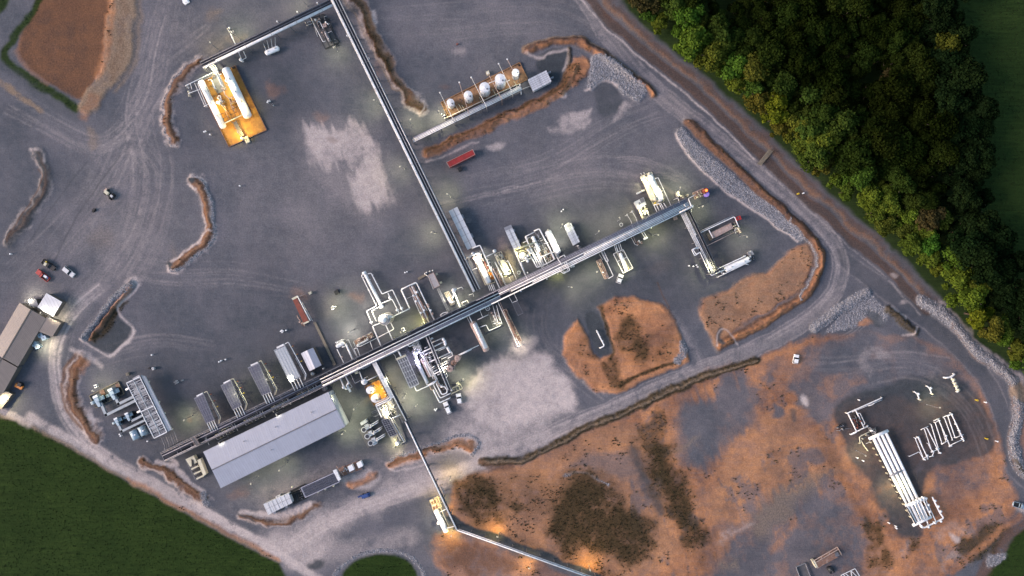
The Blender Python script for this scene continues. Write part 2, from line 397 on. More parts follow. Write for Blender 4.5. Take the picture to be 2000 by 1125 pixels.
# ---- pale washed patches
poly([(590,240),(628,252),(655,262),(690,228),(718,262),(738,300),(722,318),(700,300),(690,322),(660,318),(640,330),(612,318),(598,290)], PALE, .72, 10, .9, .35, rag=1)
poly([(700,322),(738,300),(755,335),(768,375),(752,402),(720,408),(700,395),(684,352)], PALE, .72, 10, .8, .3, rag=1)
poly([(560,225),(720,220),(790,400),(700,430),(600,330)], PALE, .16, 30, 1.6, .7); poly([(638,268),(662,272),(658,282),(640,278)], BROWN, .35, 6, 1, .4)
poly([(905,770),(925,735),(960,705),(1000,690),(1040,678),(1075,695),(1100,735),(1135,775),(1115,812),(1040,835),(960,828),(915,815)], PALE, .97, 14, 1.6, .2, rag=.2); poly([(880,810),(960,800),(1100,800),(1150,800),(1060,850),(980,885),(900,890),(840,850)], PALE, .6, 30, 2, .4); poly([(700,900),(900,830),(1000,850),(900,930),(760,970)], PALE, .3, 34, 2, .5)
poly([(1000,668),(1025,655),(1052,657),(1040,680),(1005,695)], PALE, .8, 7, 1, .3)
poly([(600,1010),(700,965),(800,930),(900,890),(960,870),(990,885),(900,930),(820,960),(720,1000),(650,1050),(620,1110),(560,1110),(500,1050)], PALE, .62, 22, 1.6, .4)
poly([(420,985),(520,960),(620,905),(700,880),(740,885),(720,920),(640,960),(500,1010)], PALE, .18, 14, 1, .8)
poly([(590,1080),(640,1050),(700,1060),(800,1020),(820,1060),(760,1080),(700,1085),(650,1110)], PALE, .35, 14, 1, .6)
poly([(606,1092),(628,1088),(640,1100),(620,1112),(604,1106)], DARK, .9, 5, .8, .3)
poly([(965,470),(985,465),(1012,520),(1010,560),(985,545)], CLAY, .22, 8, .8, .3); poly([(965,470),(985,465),(1012,520),(1010,560),(985,545)], PALE, .3, 8, .8, .3)
poly([(950,285),(985,280),(990,292),(960,298)], PALE, .6, 5, .8, .3); poly([(1060,250),(1110,235),(1150,225),(1145,245),(1080,262)], PALE, .55, 8, 1.4, .8)
poly([(1110,222),(1140,215),(1160,208),(1150,225),(1120,238)], PALE, .6, 4, .6, .5); poly([(885,95),(915,98),(915,110),(890,108)], PALE, .3, 6)
for cx, cy, w, h, m in ((415,30,14,8,.5),(455,75,30,20,.25),(200,470,30,30,.15),(430,800,60,40,.12),(1290,520,20,14,.2),(335,500,10,30,.2),(1250,425,50,30,.12),(620,590,60,40,.1)):
    poly([(cx-w,cy),(cx,cy-h),(cx+w,cy),(cx,cy+h)], STRAW, m, 10, 1.2, .4)
for cx, cy, w, h in ((625,230,14,18),(470,960,26,10),(375,810,12,7),(580,580,20,12),(700,575,20,8),(540,175,20,20),(730,150,10,30),(870,180,12,10),(1295,430,8,8)):
    poly([(cx-w,cy),(cx,cy-h),(cx+w,cy),(cx,cy+h)], CLAY, .22, 8, 1.4, .5)
line([(235,305),(200,350),(150,420),(95,530)], 3, DARK, .5, 2, .2, .4); line([(170,318),(135,360),(90,420),(60,470)], 3, DARK, .4, 2, .2, .4)
line([(1284,552),(1296,580),(1308,600)], 2.5, BROWN, .8, 1.5, .2)
# ---- darker gravel along and beside the racks
line([(330,905),(640,755),(940,610),(1340,415)], 40, DARK, .4, 14, .8, .3); line([(330,880),(640,740),(940,590),(1340,400),(1440,480)], 190, DARK, .34, 70, 2, .45); line([(700,880),(800,800),(1000,640),(1200,560),(1360,500)], 110, DARK, .3, 60, 2, .4); line([(410,130),(652,15),(925,560)], 22, DARK, .25, 12, .8, .4)

# ---- the orange soil in the south east
SOIL = [(868,985),(900,935),(960,918),(1000,912),(1060,884),(1130,852),(1210,815),(1300,775),(1390,735),(1480,702),(1545,668),(1600,655),(1690,655),(1790,660),(1860,700),(1925,770),(1955,850),(1962,930),(1990,960),(1975,1000),(1900,1060),(1840,1130),(1800,1190),(1220,1190),(1160,1120),(1080,1088),(990,1052),(905,1030),(880,1010)]
poly(SOIL, CLAY, .95, 8, 1, .3, rid=4)
poly([(1440,830),(1520,790),(1620,850),(1660,930),(1560,960),(1480,960),(1420,1040),(1380,1000),(1400,900)], STRAW, .2, 20, 1.6, .6, rag=1)
poly([(868,985),(900,935),(1000,912),(1130,852),(1210,815),(1290,860),(1300,1000),(1340,1100),(1220,1130),(1080,1088),(905,1030)], STRAW, .25, 14, 1.2, .5)
poly([(830,1048),(880,1038),(960,1062),(1050,1095),(1150,1150),(1150,1190),(905,1190),(870,1110)], CLAY, .55, 8, 1, .4, rid=4)
poly([(850,1055),(900,1050),(980,1080),(1020,1110),(940,1130),(890,1120)], BROWN, .7, 10, 1.3, .6)
tracks([(840,1060),(900,1050),(960,1075)], 10, 14, .4, c=CLAY, seed=20); tracks([(835,1060),(870,1110),(900,1180)], 8, 10, .5, c=CLAY, seed=21)
poly([(1320,805),(1350,780),(1400,755),(1450,735),(1480,740),(1478,800),(1460,840),(1400,870),(1385,905),(1350,915),(1325,880)], -1, .95, 18, 1.6, .25, rag=.8); poly([(1300,820),(1380,765),(1400,870),(1370,915),(1320,890)], -1, .6, 20, 1.5, .3)
poly([(1490,725),(1540,700),(1600,670),(1680,650),(1780,665),(1850,705),(1890,770),(1830,780),(1700,770),(1640,800),(1600,830),(1570,790),(1510,765)], -1, .92, 12, 1.9, .35); poly([(1580,690),(1680,655),(1790,665),(1870,705),(1925,780),(1800,760),(1680,775),(1620,760)], -1, .92, 16, 1.6, .25)
poly([(1515,715),(1560,690),(1570,715),(1530,760),(1560,800),(1530,830),(1500,800)], CLAY, .8, 9, 1.6, .45)
poly([(1620,800),(1665,770),(1750,745),(1850,720),(1935,790),(1955,870),(1910,900),(1850,905),(1815,930),(1800,960),(1790,1010),(1810,1050),(1765,1062),(1725,1000),(1680,920),(1640,870)], DARK, .92, 7, .9, .15)
poly([(1820,930),(1860,900),(1905,895),(1930,930),(1900,960),(1860,985),(1830,990)], -1, .75, 12, 1.5, .9)
poly([(1540,755),(1560,770),(1545,790),(1525,780)], CLAY, .95, 5, .8); poly([(1560,770),(1570,765),(1580,785),(1568,790)], PALE, .9, 4, .6)
poly([(1600,750),(1640,730),(1700,735),(1660,760),(1620,790)], CLAY, .45, 8, 1.3, .7)
poly([(1370,1190),(1395,1080),(1440,1010),(1500,970),(1560,945),(1620,940),(1650,975),(1680,1040),(1695,1125),(1690,1190)], -1, .95, 20, 2.0, .35, rag=.8)
poly([(1440,1010),(1520,960),(1600,920),(1640,925),(1560,985),(1480,1060)], STRAW, .5, 16, 1.6, .7)
poly([(1510,1040),(1540,1000),(1560,1010),(1530,1070),(1500,1090)], CLAY, .5, 8, 1.6, .6)
poly([(1500,785),(1530,795),(1528,820),(1508,822)], -1, .9, 5, .8); poly([(1540,800),(1558,800),(1552,830),(1540,825)], DARK, .7, 5, .8)
poly([(1555,890),(1590,875),(1615,890),(1590,910),(1560,905)], -1, .75, 7, 1.4, .4); poly([(1480,900),(1530,900),(1560,930),(1500,925)], DARK, .35, 8, 1.6, .7)
poly([(1100,905),(1200,880),(1250,900),(1260,950),(1200,940),(1150,925)], -1, .6, 14, 1.4, .6)
line([(1235,880),(1255,930),(1290,1000)], 18, DARK, .8, 8, .8, .3); line([(1600,850),(1640,930),(1690,1010)], 20, BROWN, .5, 12, 1.4, .7)
line([(1100,930),(1140,922),(1190,950)], 4, ROCK, .7, 3, .6, .5)
tracks([(1420,880),(1480,840),(1560,860),(1600,930)], 18, 26, .35, c=BROWN, seed=23); tracks([(1400,980),(1480,930),(1540,850),(1600,780)], 18, 40, .3, c=STRAW, seed=24)
tracks([(1820,1150),(1880,1080),(1960,1010)], 14, 14, .6, c=CLAY, seed=25); tracks([(1700,740),(1800,720),(1900,790),(1940,900)], 16, 20, .25, seed=26)
tracks([(1560,720),(1650,720),(1760,700),(1850,720)], 12, 26, .3, seed=27); tracks([(1250,1050),(1350,1000),(1450,950)], 12, 40, .25, c=STRAW, seed=28)
for k_ in range(26):
    r_ = random.Random(500 + k_); x0, y0 = r_.uniform(1300, 1950), r_.uniform(700, 1120); a_ = r_.uniform(-1.3, -.5); l_ = r_.uniform(30, 90)
    if inside_(x0, y0, SOIL): line([(x0 + l_ * t * math.cos(a_ + t * .5), y0 + l_ * t * math.sin(a_ + t * .5)) for t in (0, .33, .66, 1)], r_.uniform(5, 16), r_.choice((-1, -1, CLAY, STRAW, PALE)), r_.uniform(.2, .5), 9, 1.7, .7)
_e = ss((FN[1] * 1.1 + RAG / 48 * .55 + FN[0] * .35 - .10) * 3.2) * .62; _s = np.zeros((NY, NX))
_c = (RID == 4) * (GX > 1230) * (GY > 640) * (WT[CLAY] > .25)
for k in (CLAY, STRAW, BROWN): WT[k] *= 1 - _e * _c
# weeds on the soil
SCRUBS = [[(905,945),(945,932),(985,950),(990,975),(965,1000),(980,1020),(935,1025),(905,995),(898,965)],
 [(1098,940),(1130,926),(1165,935),(1200,965),(1245,1000),(1275,1040),(1285,1085),(1260,1105),(1190,1095),(1120,1065),(1062,1045),(1060,1005),(1085,975)],
 [(1245,862),(1285,850),(1310,860),(1322,905),(1340,965),(1372,1035),(1345,1048),(1310,1010),(1275,950),(1250,905)],
 [(990,980),(1010,975),(1018,1000),(998,1008)], [(1320,1045),(1375,1040),(1370,1070),(1340,1080)], [(1680,1010),(1710,1015),(1730,1060),(1760,1110),(1700,1140)],
 [(1770,1060),(1795,1055),(1800,1080),(1775,1085)], [(1860,1070),(1900,1030),(1985,1010),(1960,1060),(1890,1110)]]
for q in SCRUBS[:3]: poly(q, SCRUB, .93, 22, 1.9, .45); poly(q, SCRUB, .45, 8, 2.4, .7)
for q in SCRUBS[3:]: poly(q, SCRUB, .8, 8, 1.5, .7)
poly([(940,930),(1100,920),(1120,960),(1060,1000),(960,1010)], SCRUB, .3, 14, 1.6, .95)
poly([(1370,1035),(1420,1060),(1400,1110),(1340,1100),(1320,1060)], SCRUB, .3, 14, 1.6, .95); poly([(1230,830),(1300,790),(1300,840),(1250,860)], SCRUB, .6, 8, 1.5, .8)
# berm along the south side of the road
SB = [(945,902),(1000,903),(1060,878),(1130,845),(1210,808),(1300,770),(1390,730),(1478,702)]
line(SB, 17, SCRUB, .95, 3, .6, .2, h=1.2, rid=3); line(SB, 5, STRAW, .75, 3, .7, .4, off=1); line([(945,902),(960,915),(1000,912)], 12, BROWN, .6, 4, .6)
# gravel strip below the pipeline
line([(880,1010),(900,1030),(990,1058),(1080,1092),(1170,1130),(1220,1160)], 15, DARK, 1, 3, .4, rnd=False)
# ---- soil island and pad in the middle
ISL = [(1098,690),(1100,660),(1115,640),(1128,624),(1140,650),(1158,690),(1172,697),(1196,688),(1198,668),(1182,625),(1168,600),(1200,584),(1235,579),(1285,588),(1310,605),(1325,640),(1338,672),(1345,705),(1300,730),(1250,752),(1205,768),(1165,765),(1125,735)]
poly(ISL, CLAY, .95, 4, .55, .12, h=.8, rid=4, rnd=False)
poly([(1205,640),(1225,605),(1250,615),(1240,650),(1275,680),(1270,700),(1220,710),(1205,680)], SCRUB, .85, 9, 1.2, .35)
poly([(1165,700),(1200,700),(1205,735),(1230,752),(1200,765),(1175,745)], SCRUB, .75, 7, 1.3, .5); poly([(1110,670),(1140,668),(1165,700),(1130,705)], SCRUB, .5, 7, 1.3, .7)
line([(1172,600),(1185,640),(1202,680),(1190,700)], 6, SCRUB, .9, 3, .5, .2); line([(1210,752),(1260,730),(1320,706)], 8, SCRUB, .95, 3, .5, .15, h=.8)
poly([(1200,650),(1320,640),(1330,700),(1240,740)], SCRUB, .28, 10, 1.6, .95); line([(1320,705),(1335,690),(1335,672)], 13, ROCK, .85, 4, .7, .4)
poly([(1205,690),(1245,680),(1240,715),(1215,715)], CLAY, .7, 6, 1.3, .5)
tracks([(1190,590),(1250,590),(1310,625),(1330,680)], 8, 8, .5, c=STRAW, seed=30); tracks([(1110,720),(1150,745),(1200,760)], 8, 12, .5, c=STRAW, seed=31)
poly([(1138,612),(1165,606),(1180,640),(1196,672),(1198,690),(1172,697),(1158,680)], DARK, .9, 3, .3, .1)
# clay pad on the east bend
PAD = [(1368,582),(1400,572),(1440,560),(1490,535),(1530,505),(1556,474),(1578,480),(1590,520),(1575,560),(1520,596),(1460,630),(1425,650),(1410,682),(1392,660),(1372,622),(1362,598)]
poly(PAD, CLAY, .92, 5, .8, .1, h=.5, rid=4); poly(PAD, STRAW, .45, 9, 1.5, .7)
tracks([(1400,600),(1480,560),(1560,500)], 14, 26, .45, c=STRAW, seed=32); poly([(1420,600),(1450,595),(1470,620),(1440,630)], BROWN, .35, 8, 1.5, .7)
# ---- long berms either side of the road, rip-rap
B12 = [(1345,240),(1390,285),(1440,335),(1500,385),(1550,430),(1588,470),(1603,505),(1598,545),(1570,580),(1520,612),(1460,645),(1410,672)]
line(B12, 20, BROWN, .95, 3, .5, .15, h=1.8, rid=3); line(B12, 5, CLAY, .75, 3, .6, .5, off=-4); line(B12[5:], 4, CLAY, .8, 3, .6, .3, off=2); line(B12[4:9], 3, ROCK, .7, 2, .5, .4, off=9)
poly([(1318,260),(1332,248),(1345,265),(1385,300),(1430,345),(1490,388),(1540,432),(1575,465),(1560,472),(1505,432),(1450,395),(1400,355),(1355,320),(1335,290)], ROCK, 1, 3, .35, .1, h=.5, rid=3)
line([(1320,262),(1335,292),(1358,322),(1400,357),(1450,397),(1505,434),(1558,470)], 3, PALE, .9, 2, .4, .2); line([(1412,668),(1402,655),(1408,640)], 8, DARK, .9, 3, .4); line([(1402,674),(1400,650),(1415,636),(1440,672)], 2.5, PALE, .8, 2, .3, .3)
B11 = [(1032,100),(1060,86),(1100,78),(1140,84),(1180,110),(1215,138),(1250,165),(1275,185)]
line(B11, 18, BROWN, .95, 4, .6, .2, h=1.6, rid=3); line(B11, 6, CLAY, .6, 3, .8, .5, off=4); line(B11, 3, STRAW, .7, 2, .4, .4, off=-9)
poly([(1050,112),(1075,98),(1108,94),(1110,120),(1095,150),(1080,165),(1068,148),(1045,130)], DARK, .95, 4, .5, .05, rid=6)
line([(1030,105),(1045,115),(1075,108),(1108,96),(1112,108),(1098,140)], 5, PALE, .75, 3, .6, .4)
poly([(1115,115),(1145,108),(1150,128),(1140,150),(1120,165),(1095,180),(1085,172),(1100,150)], CLAY, .95, 5, 1, .15, h=.6, rid=3)
line([(1112,98),(1112,120),(1098,155),(1080,178)], 8, SCRUB, .85, 4, .6, .3, h=.5)
poly([(1155,112),(1180,108),(1205,122),(1235,150),(1262,185),(1250,200),(1232,190),(1190,152),(1165,165),(1140,178),(1150,140)], ROCK, .95, 4, .7, .2, h=.6, rid=3)
poly([(1150,172),(1185,155),(1220,190),(1215,215),(1180,235),(1160,200)], DARK, .6, 5, .6, .2); line([(1140,176),(1185,155),(1205,168)], 4, PALE, .8, 3, .5, .3)
poly([(1225,195),(1245,200),(1215,235),(1195,240)], PALE, .5, 7, 1, .7); poly([(1088,172),(1104,176),(1106,190),(1090,188)], PALE, .8, 4, .7, .3)
B10 = [(836,300),(870,282),(920,262),(975,240),(1030,215),(1075,192),(1105,160),(1118,132)]
line(B10, 20, CLAY, .85, 4, .7, .3, h=1.5, rid=3); line(B10, 8, SCRUB, .8, 4, .8, .4, off=-5); line(B10[:4], 12, BROWN, .6, 4, .9, .6)
line([(832,318),(880,300),(935,278)], 3, PALE, .7, 3, .6, .5)
# ---- berms of the yard
def berm(pts, w, a=BROWN, b=CLAY, rock=0, h=1.6, off=0, rs=1):
    w = w * .88; line(pts, w, a, .95, 4, .8, .2, h=h * .5, rid=3, hw=w * 1.35); line(pts, w * .3, b, .5, 3, .8, .5, off=off)
    if rock: line(pts, w * .28, ROCK, rock, 2.5, .7, .5, off=rs * w * .42)
    line(pts, w * .16, STRAW, .55, 2.5, .6, .4, off=off * .5); line(pts, w * .2, SCRUB, .6, 3, .7, .4, off=-w * .25)
    line(pts, w * .22, PALE, .7, 4, 1.1, .7, off=w * .5); line(pts, w * .25, PALE, .55, 4, 1.3, .9, off=-w * .5); line(pts, w * .3, BROWN, .5, 3, 1.1, .8, off=-off - 2)
berm([(384,118),(362,145),(338,180),(326,215),(328,248),(342,282)], 21, BROWN, CLAY, .5, rs=1, off=1)
berm([(80,300),(98,330),(90,365),(62,410),(38,448),(20,478)], 24, DARK, BROWN, 0, 1.4); line([(80,300),(98,330),(90,365),(62,410),(38,448),(20,478)], 26, DARK, .62, 7, .6, .2); line([(98,330),(90,360),(60,405),(18,470)], 6, BROWN, .3, 4, .6, .3, off=-3); line([(62,292),(85,292),(92,312)], 5, PALE, .6, 3, .6, .5)
line([(75,330),(90,345),(50,410),(14,468)], 2.5, BROWN, .7, 2, .2)
B3 = [(380,355),(402,380),(415,420),(408,460),(380,493),(336,522)]
berm(B3, 25, BROWN, CLAY, .9, rs=-1, off=2, h=1.8); line(B3[3:], 4, PALE, .8, 3, .5, .4, off=10)
for q in ((376,352),(330,518)): poly([(q[0]-9,q[1]),(q[0],q[1]-9),(q[0]+8,q[1]),(q[0],q[1]+9)], DARK, 1, 3, .3)
line([(368,362),(382,372)], 4, PALE, .8, 2); line([(324,520),(330,535),(346,536)], 3, PALE, .8, 2); line([(372,347),(392,347),(404,362)], 3, PALE, .8, 2, .4)
poly([(230,595),(226,615),(262,640),(254,668),(215,694),(165,670),(176,650),(210,600)], DARK, .85, 3, .3, .1)
line([(255,555),(225,582),(192,622),(166,660)], 14, ROCK, .9, 3, .4, .25, h=1.2, rid=3); line([(250,560),(218,600),(196,632),(178,658)], 9, CLAY, .6, 3, .5, .3, h=1.4, off=-3)
line([(240,590),(218,622),(200,650),(185,662)], 13, SCRUB, .85, 5, .7, .35); line([(262,548),(270,560),(250,578),(232,595),(229,608),(250,628),(264,642),(254,664),(216,694)], 4, PALE, .85, 2.5, .3, .3); line([(262,645),(250,668),(218,693)], 8, PALE, .7, 3, .5, .4)
line([(155,662),(185,680),(212,696)], 3, PALE, .8, 2, .3, .2); line([(245,550),(258,545),(268,556)], 9, PALE, .6, 4, .5, .5)
berm([(160,700),(140,722),(135,755),(146,795),(165,825),(190,852)], 32, BROWN, CLAY, 0, 1.6); line([(150,690),(126,715),(118,755),(130,805),(160,840)], 7, BROWN, .8, 3, .4, .2); poly([(142,705),(182,700),(170,725),(140,735)], CLAY, .6, 5, 1, .3)
line([(140,684),(170,696),(200,715)], 9, PALE, .55, 4, .4, .3); line([(178,815),(185,825)], 9, PALE, .8, 3)
berm([(285,905),(320,920),(360,948),(400,978)], 24, BROWN, CLAY, 0, 1.5, off=-3); line([(312,900),(345,918),(370,940),(395,962)], 8, PALE, .85, 3, .7, .3); line([(330,895),(345,910)], 8, PALE, .8, 3, .6, .3)
line([(395,965),(402,985)], 12, ROCK, .8, 4, .6, .4)
berm([(478,1010),(515,1022),(570,1012),(628,985)], 17, BROWN, CLAY, 0, 1.3); line([(475,998),(500,1003),(560,1006),(610,985)], 10, PALE, .85, 4, .6, .25); line([(470,1004),(500,1020)], 5, DARK, .9, 3)
poly([(668,925),(700,915),(735,925),(740,940),(715,955),(680,950)], PALE, .6, 6, .8, .5); line([(684,945),(705,936),(728,930)], 12, CLAY, .85, 4, .6, .2, h=.8, rid=3)
berm([(762,912),(800,895),(850,872),(895,858),(928,872)], 22, CLAY, BROWN, 0, 1.4); line([(764,900),(820,875),(880,850),(925,848),(942,868),(925,885)], 5, ROCK, .8, 3, .6, .5); line([(762,918),(775,925),(830,905)], 4, PALE, .7, 3, .5, .4)
poly([(830,905),(880,875),(925,885),(910,900),(850,925)], DARK, .4, 6, .6, .2)
B9 = [(680,-10),(705,25),(732,75),(752,120),(775,165),(795,195),(818,208)]
berm(B9, 26, BROWN, SCRUB, 0, 1.8); line(B9, 8, STRAW, .45, 4, .8, .4, off=-6); line(B9, 6, SCRUB, .7, 4, .9, .4, off=3); line(B9[:5], 3, STRAW, .6, 2, .4, .4, off=13); line([(725,22),(735,45)], 9, PALE, .8, 3, .6, .4)
line([(800,215),(815,222),(830,205),(822,195)], 3, PALE, .8, 2, .5, .4); line([(740,105),(760,135)], 12, SCRUB, .6, 5, .6, .3); line([(695,5),(740,90),(790,190)], 9, CLAY, .5, 4, 1, .8, off=-8)
# ---- north west pad of red earth
poly([(85,-60),(60,30),(36,75),(34,105),(58,140),(100,168),(150,198),(170,190),(205,110),(212,40),(215,-60)], BROWN, 1, 5, .5, .05, rid=4)
poly([(85,-60),(60,30),(36,75),(34,105),(58,140),(100,168),(150,198),(170,190),(205,110),(212,40),(215,-60)], CLAY, .16, 12, 1.6, .8)
poly([(90,90),(120,100),(115,115),(88,110)], CLAY, .3, 7, 1.5, .5)
line([(92,-30),(60,25),(25,75),(6,104),(25,132),(70,163),(110,188),(148,212)], 15, GRASS, .95, 4, .5, .1, rid=2); line([(40,75),(32,105),(50,135),(90,165)], 7, CLAY, .35, 4, .6, .4)
poly([(212,-30),(266,-30),(266,60),(260,110),(235,150),(205,185),(192,225),(165,228),(146,212),(160,190),(195,150),(208,90)], STRAW, .9, 5, .7, .3, h=.5, rid=3)
line([(214,-10),(216,60),(208,110),(190,145)], 18, CLAY, .6, 6, .6, .5); line([(240,0),(240,90),(215,150)], 14, BROWN, .35, 8, 1, .6); line([(272,0),(272,95),(250,140),(228,175)], 10, STRAW, .55, 6, .6, .4)
line([(165,225),(188,195)], 26, CLAY, .5, 6, .8, .4); poly([(-60,-60),(25,-60),(18,5),(0,35),(-60,60)], GRASS, .95, 4, .4, rid=2)
line([(-20,150),(20,172),(60,200),(80,215)], 12, STRAW, .8, 4, .8, .5); line([(-20,110),(40,150),(90,195),(150,230)], 15, DARK, .3, 5, .4)
line([(170,260),(190,285)], 16, STRAW, .4, 6, 1, .4)
# ---- grass fields
poly([(-60,800),(0,814),(40,824),(85,846),(135,874),(190,906),(250,942),(330,984),(410,1030),(480,1068),(545,1100),(590,1190),(-60,1190)], GRASS, 1, 4, .15, rid=2, rnd=False)
line([(0,812),(40,822),(85,844),(135,872),(190,904),(250,940),(330,982),(410,1028),(480,1066),(545,1098)], 6, STRAW, .75, 4, .5, .4); line([(250,936),(330,978),(410,1024),(480,1062),(545,1094)], 7, CLAY, .6, 4, .5, .4)
line([(0,800),(25,812),(60,830)], 14, PALE, .6, 4, .6, .4)
poly([(655,1190),(665,1118),(690,1098),(735,1078),(785,1088),(812,1108),(830,1190)], GRASS, 1, 4, .4, rid=2); line([(640,1140),(660,1112),(690,1090),(735,1070),(790,1080),(818,1102),(835,1140)], 6, ROCK, .7, 3, .5, .4)
poly([(1905,1190),(1925,1125),(1958,1090),(1975,1060),(2000,1030),(2060,1000),(2060,1190)], GRASS, 1, 5, .6, rid=2)
line([(1900,1150),(1935,1095),(1985,1030),(2040,990)], 26, BROWN, .7, 6, 1, .5); poly([(1930,1075),(1965,1085),(1960,1100),(1925,1110)], ROCK, .7, 5, 1, .5); line([(1860,1120),(1920,1060),(1990,1005)], 14, CLAY, .8, 5, .5, .2)
poly([(1850,1040),(1880,1052),(1868,1064)], PALE, .7, 4, .8, .4); line([(1985,985),(2040,1010)], 12, PALE, .6, 4, .5)
# ---- eastern woodland edge, ditch and track
TRK = [(1150,-40),(1178,-6),(1205,18),(1250,66),(1328,126),(1440,222),(1504,288),(1600,380),(1680,448),(1760,520),(1830,590)]
poly([(1180,-60),(1215,8),(1262,58),(1340,118),(1452,214),(1516,280),(1612,372),(1692,440),(1772,512),(1840,582),(1880,640),(1940,690),(2000,730),(2060,770),(2060,-60)], GRASS, .96, 6, .5, rid=5, rnd=False)
poly([(1845,-60),(1840,60),(1850,140),(1890,240),(1900,320),(1905,400),(1930,450),(1960,540),(2060,640),(2060,-60)], GRASS, 1, 10, .8, rid=2)
line([(p[0] - 20, p[1] + 14) for p in TRK], 17, BROWN, .85, 3, .4, .15, rid=3); line([(p[0] - 20, p[1] + 14) for p in TRK], 15, DARK, .45, 5, .9, .4); line([(p[0] - 24, p[1] + 17) for p in TRK], 7, DARK, .22, 5, .9, .7)
line([(p[0] - 5, p[1] + 4) for p in TRK], 11, STRAW, .35, 4, .6, .3); line(TRK, 13, BROWN, .45, 5, 1, .5); line([(p[0] - 4, p[1] + 3) for p in TRK], 5, CLAY, .35, 4, .7, .5)
line([(p[0] - 31, p[1] + 23) for p in TRK[:7]], 2.6, PALE, .95, 1.5, .3, .45); line([(p[0] - 31, p[1] + 23) for p in TRK[6:]], 2.2, PALE, .4, 1.5, .3, .8)
tracks(TRK, 10, 6, .5, c=BROWN, seed=33)
RR = [(1800,585),(1835,605),(1870,640),(1905,680),(1945,715),(1980,745),(1990,800),(1978,860),(1985,920),(2050,940)]
line(RR, 22, ROCK, .95, 4, .5, .15, h=1.0, rid=3); line(RR[1:6], 9, PALE, .6, 4, .7, .5, off=-12); line(RR[2:], 5, BROWN, .7, 3, .6, .5, off=9); line([(1985,760),(2040,800),(2040,900)], 26, STRAW, .9, 5, .6, .2)
line([(1988,790),(2000,850),(2010,920)], 14, CLAY, .5, 6, .6, .4); line([(1980,900),(2000,925),(2040,930)], 9, SCRUB, .8, 4)
line([(1588,642),(1620,615),(1655,592),(1690,572)], 17, ROCK, .95, 3, .5, .15, h=1, rid=3); poly([(1690,570),(1720,590),(1745,612),(1735,640),(1700,628),(1650,640),(1620,650),(1600,648)], ROCK, .7, 4, .8, .35)
line([(1735,605),(1765,625),(1788,650)], 18, SCRUB, .85, 4, .6, .3, h=1.2, rid=3); line([(1742,600),(1770,620)], 6, PALE, .85, 3, .5, .2); line([(1792,640),(1785,658),(1765,655)], 4, PALE, .8, 2.5, .4, .3)
poly([(1660,620),(1700,615),(1715,630),(1680,640)], CLAY, .8, 5, 1.2, .4); poly([(1690,600),(1720,605),(1740,640),(1705,640)], DARK, .8, 5, .8, .4)
for q in [(1740,540,10),(1765,585,9)]: poly([(q[0]-q[2],q[1]),(q[0],q[1]-6),(q[0]+q[2],q[1]),(q[0],q[1]+7)], PALE, .5, 4)

_o = np.minimum.reduce([GX - gx[0], gx[-1] - GX, GY - gy[0], gy[-1] - GY]) + WX * .7; _m = ss((26 - _o) / 14) * (np.minimum.reduce([GX, 2000 - GX, GY, 1125 - GY]) < -4)
over((slice(None), slice(None)), GRASS, _m)
ssum = WT.sum(0)
HT = np.maximum(HT, 0) + (WT[CLAY] * .10 + WT[ROCK] * .15 + WT[SCRUB] * .1) * (FN[2] + .5) 
edge = np.minimum.reduce([GX - gx[0], gx[-1] - GX, GY - gy[0], gy[-1] - GY]); HT *= np.clip(edge / 20, 0, 1)
WXc = (GX - 1000) * MPP; WYc = (562.5 - GY) * MPP

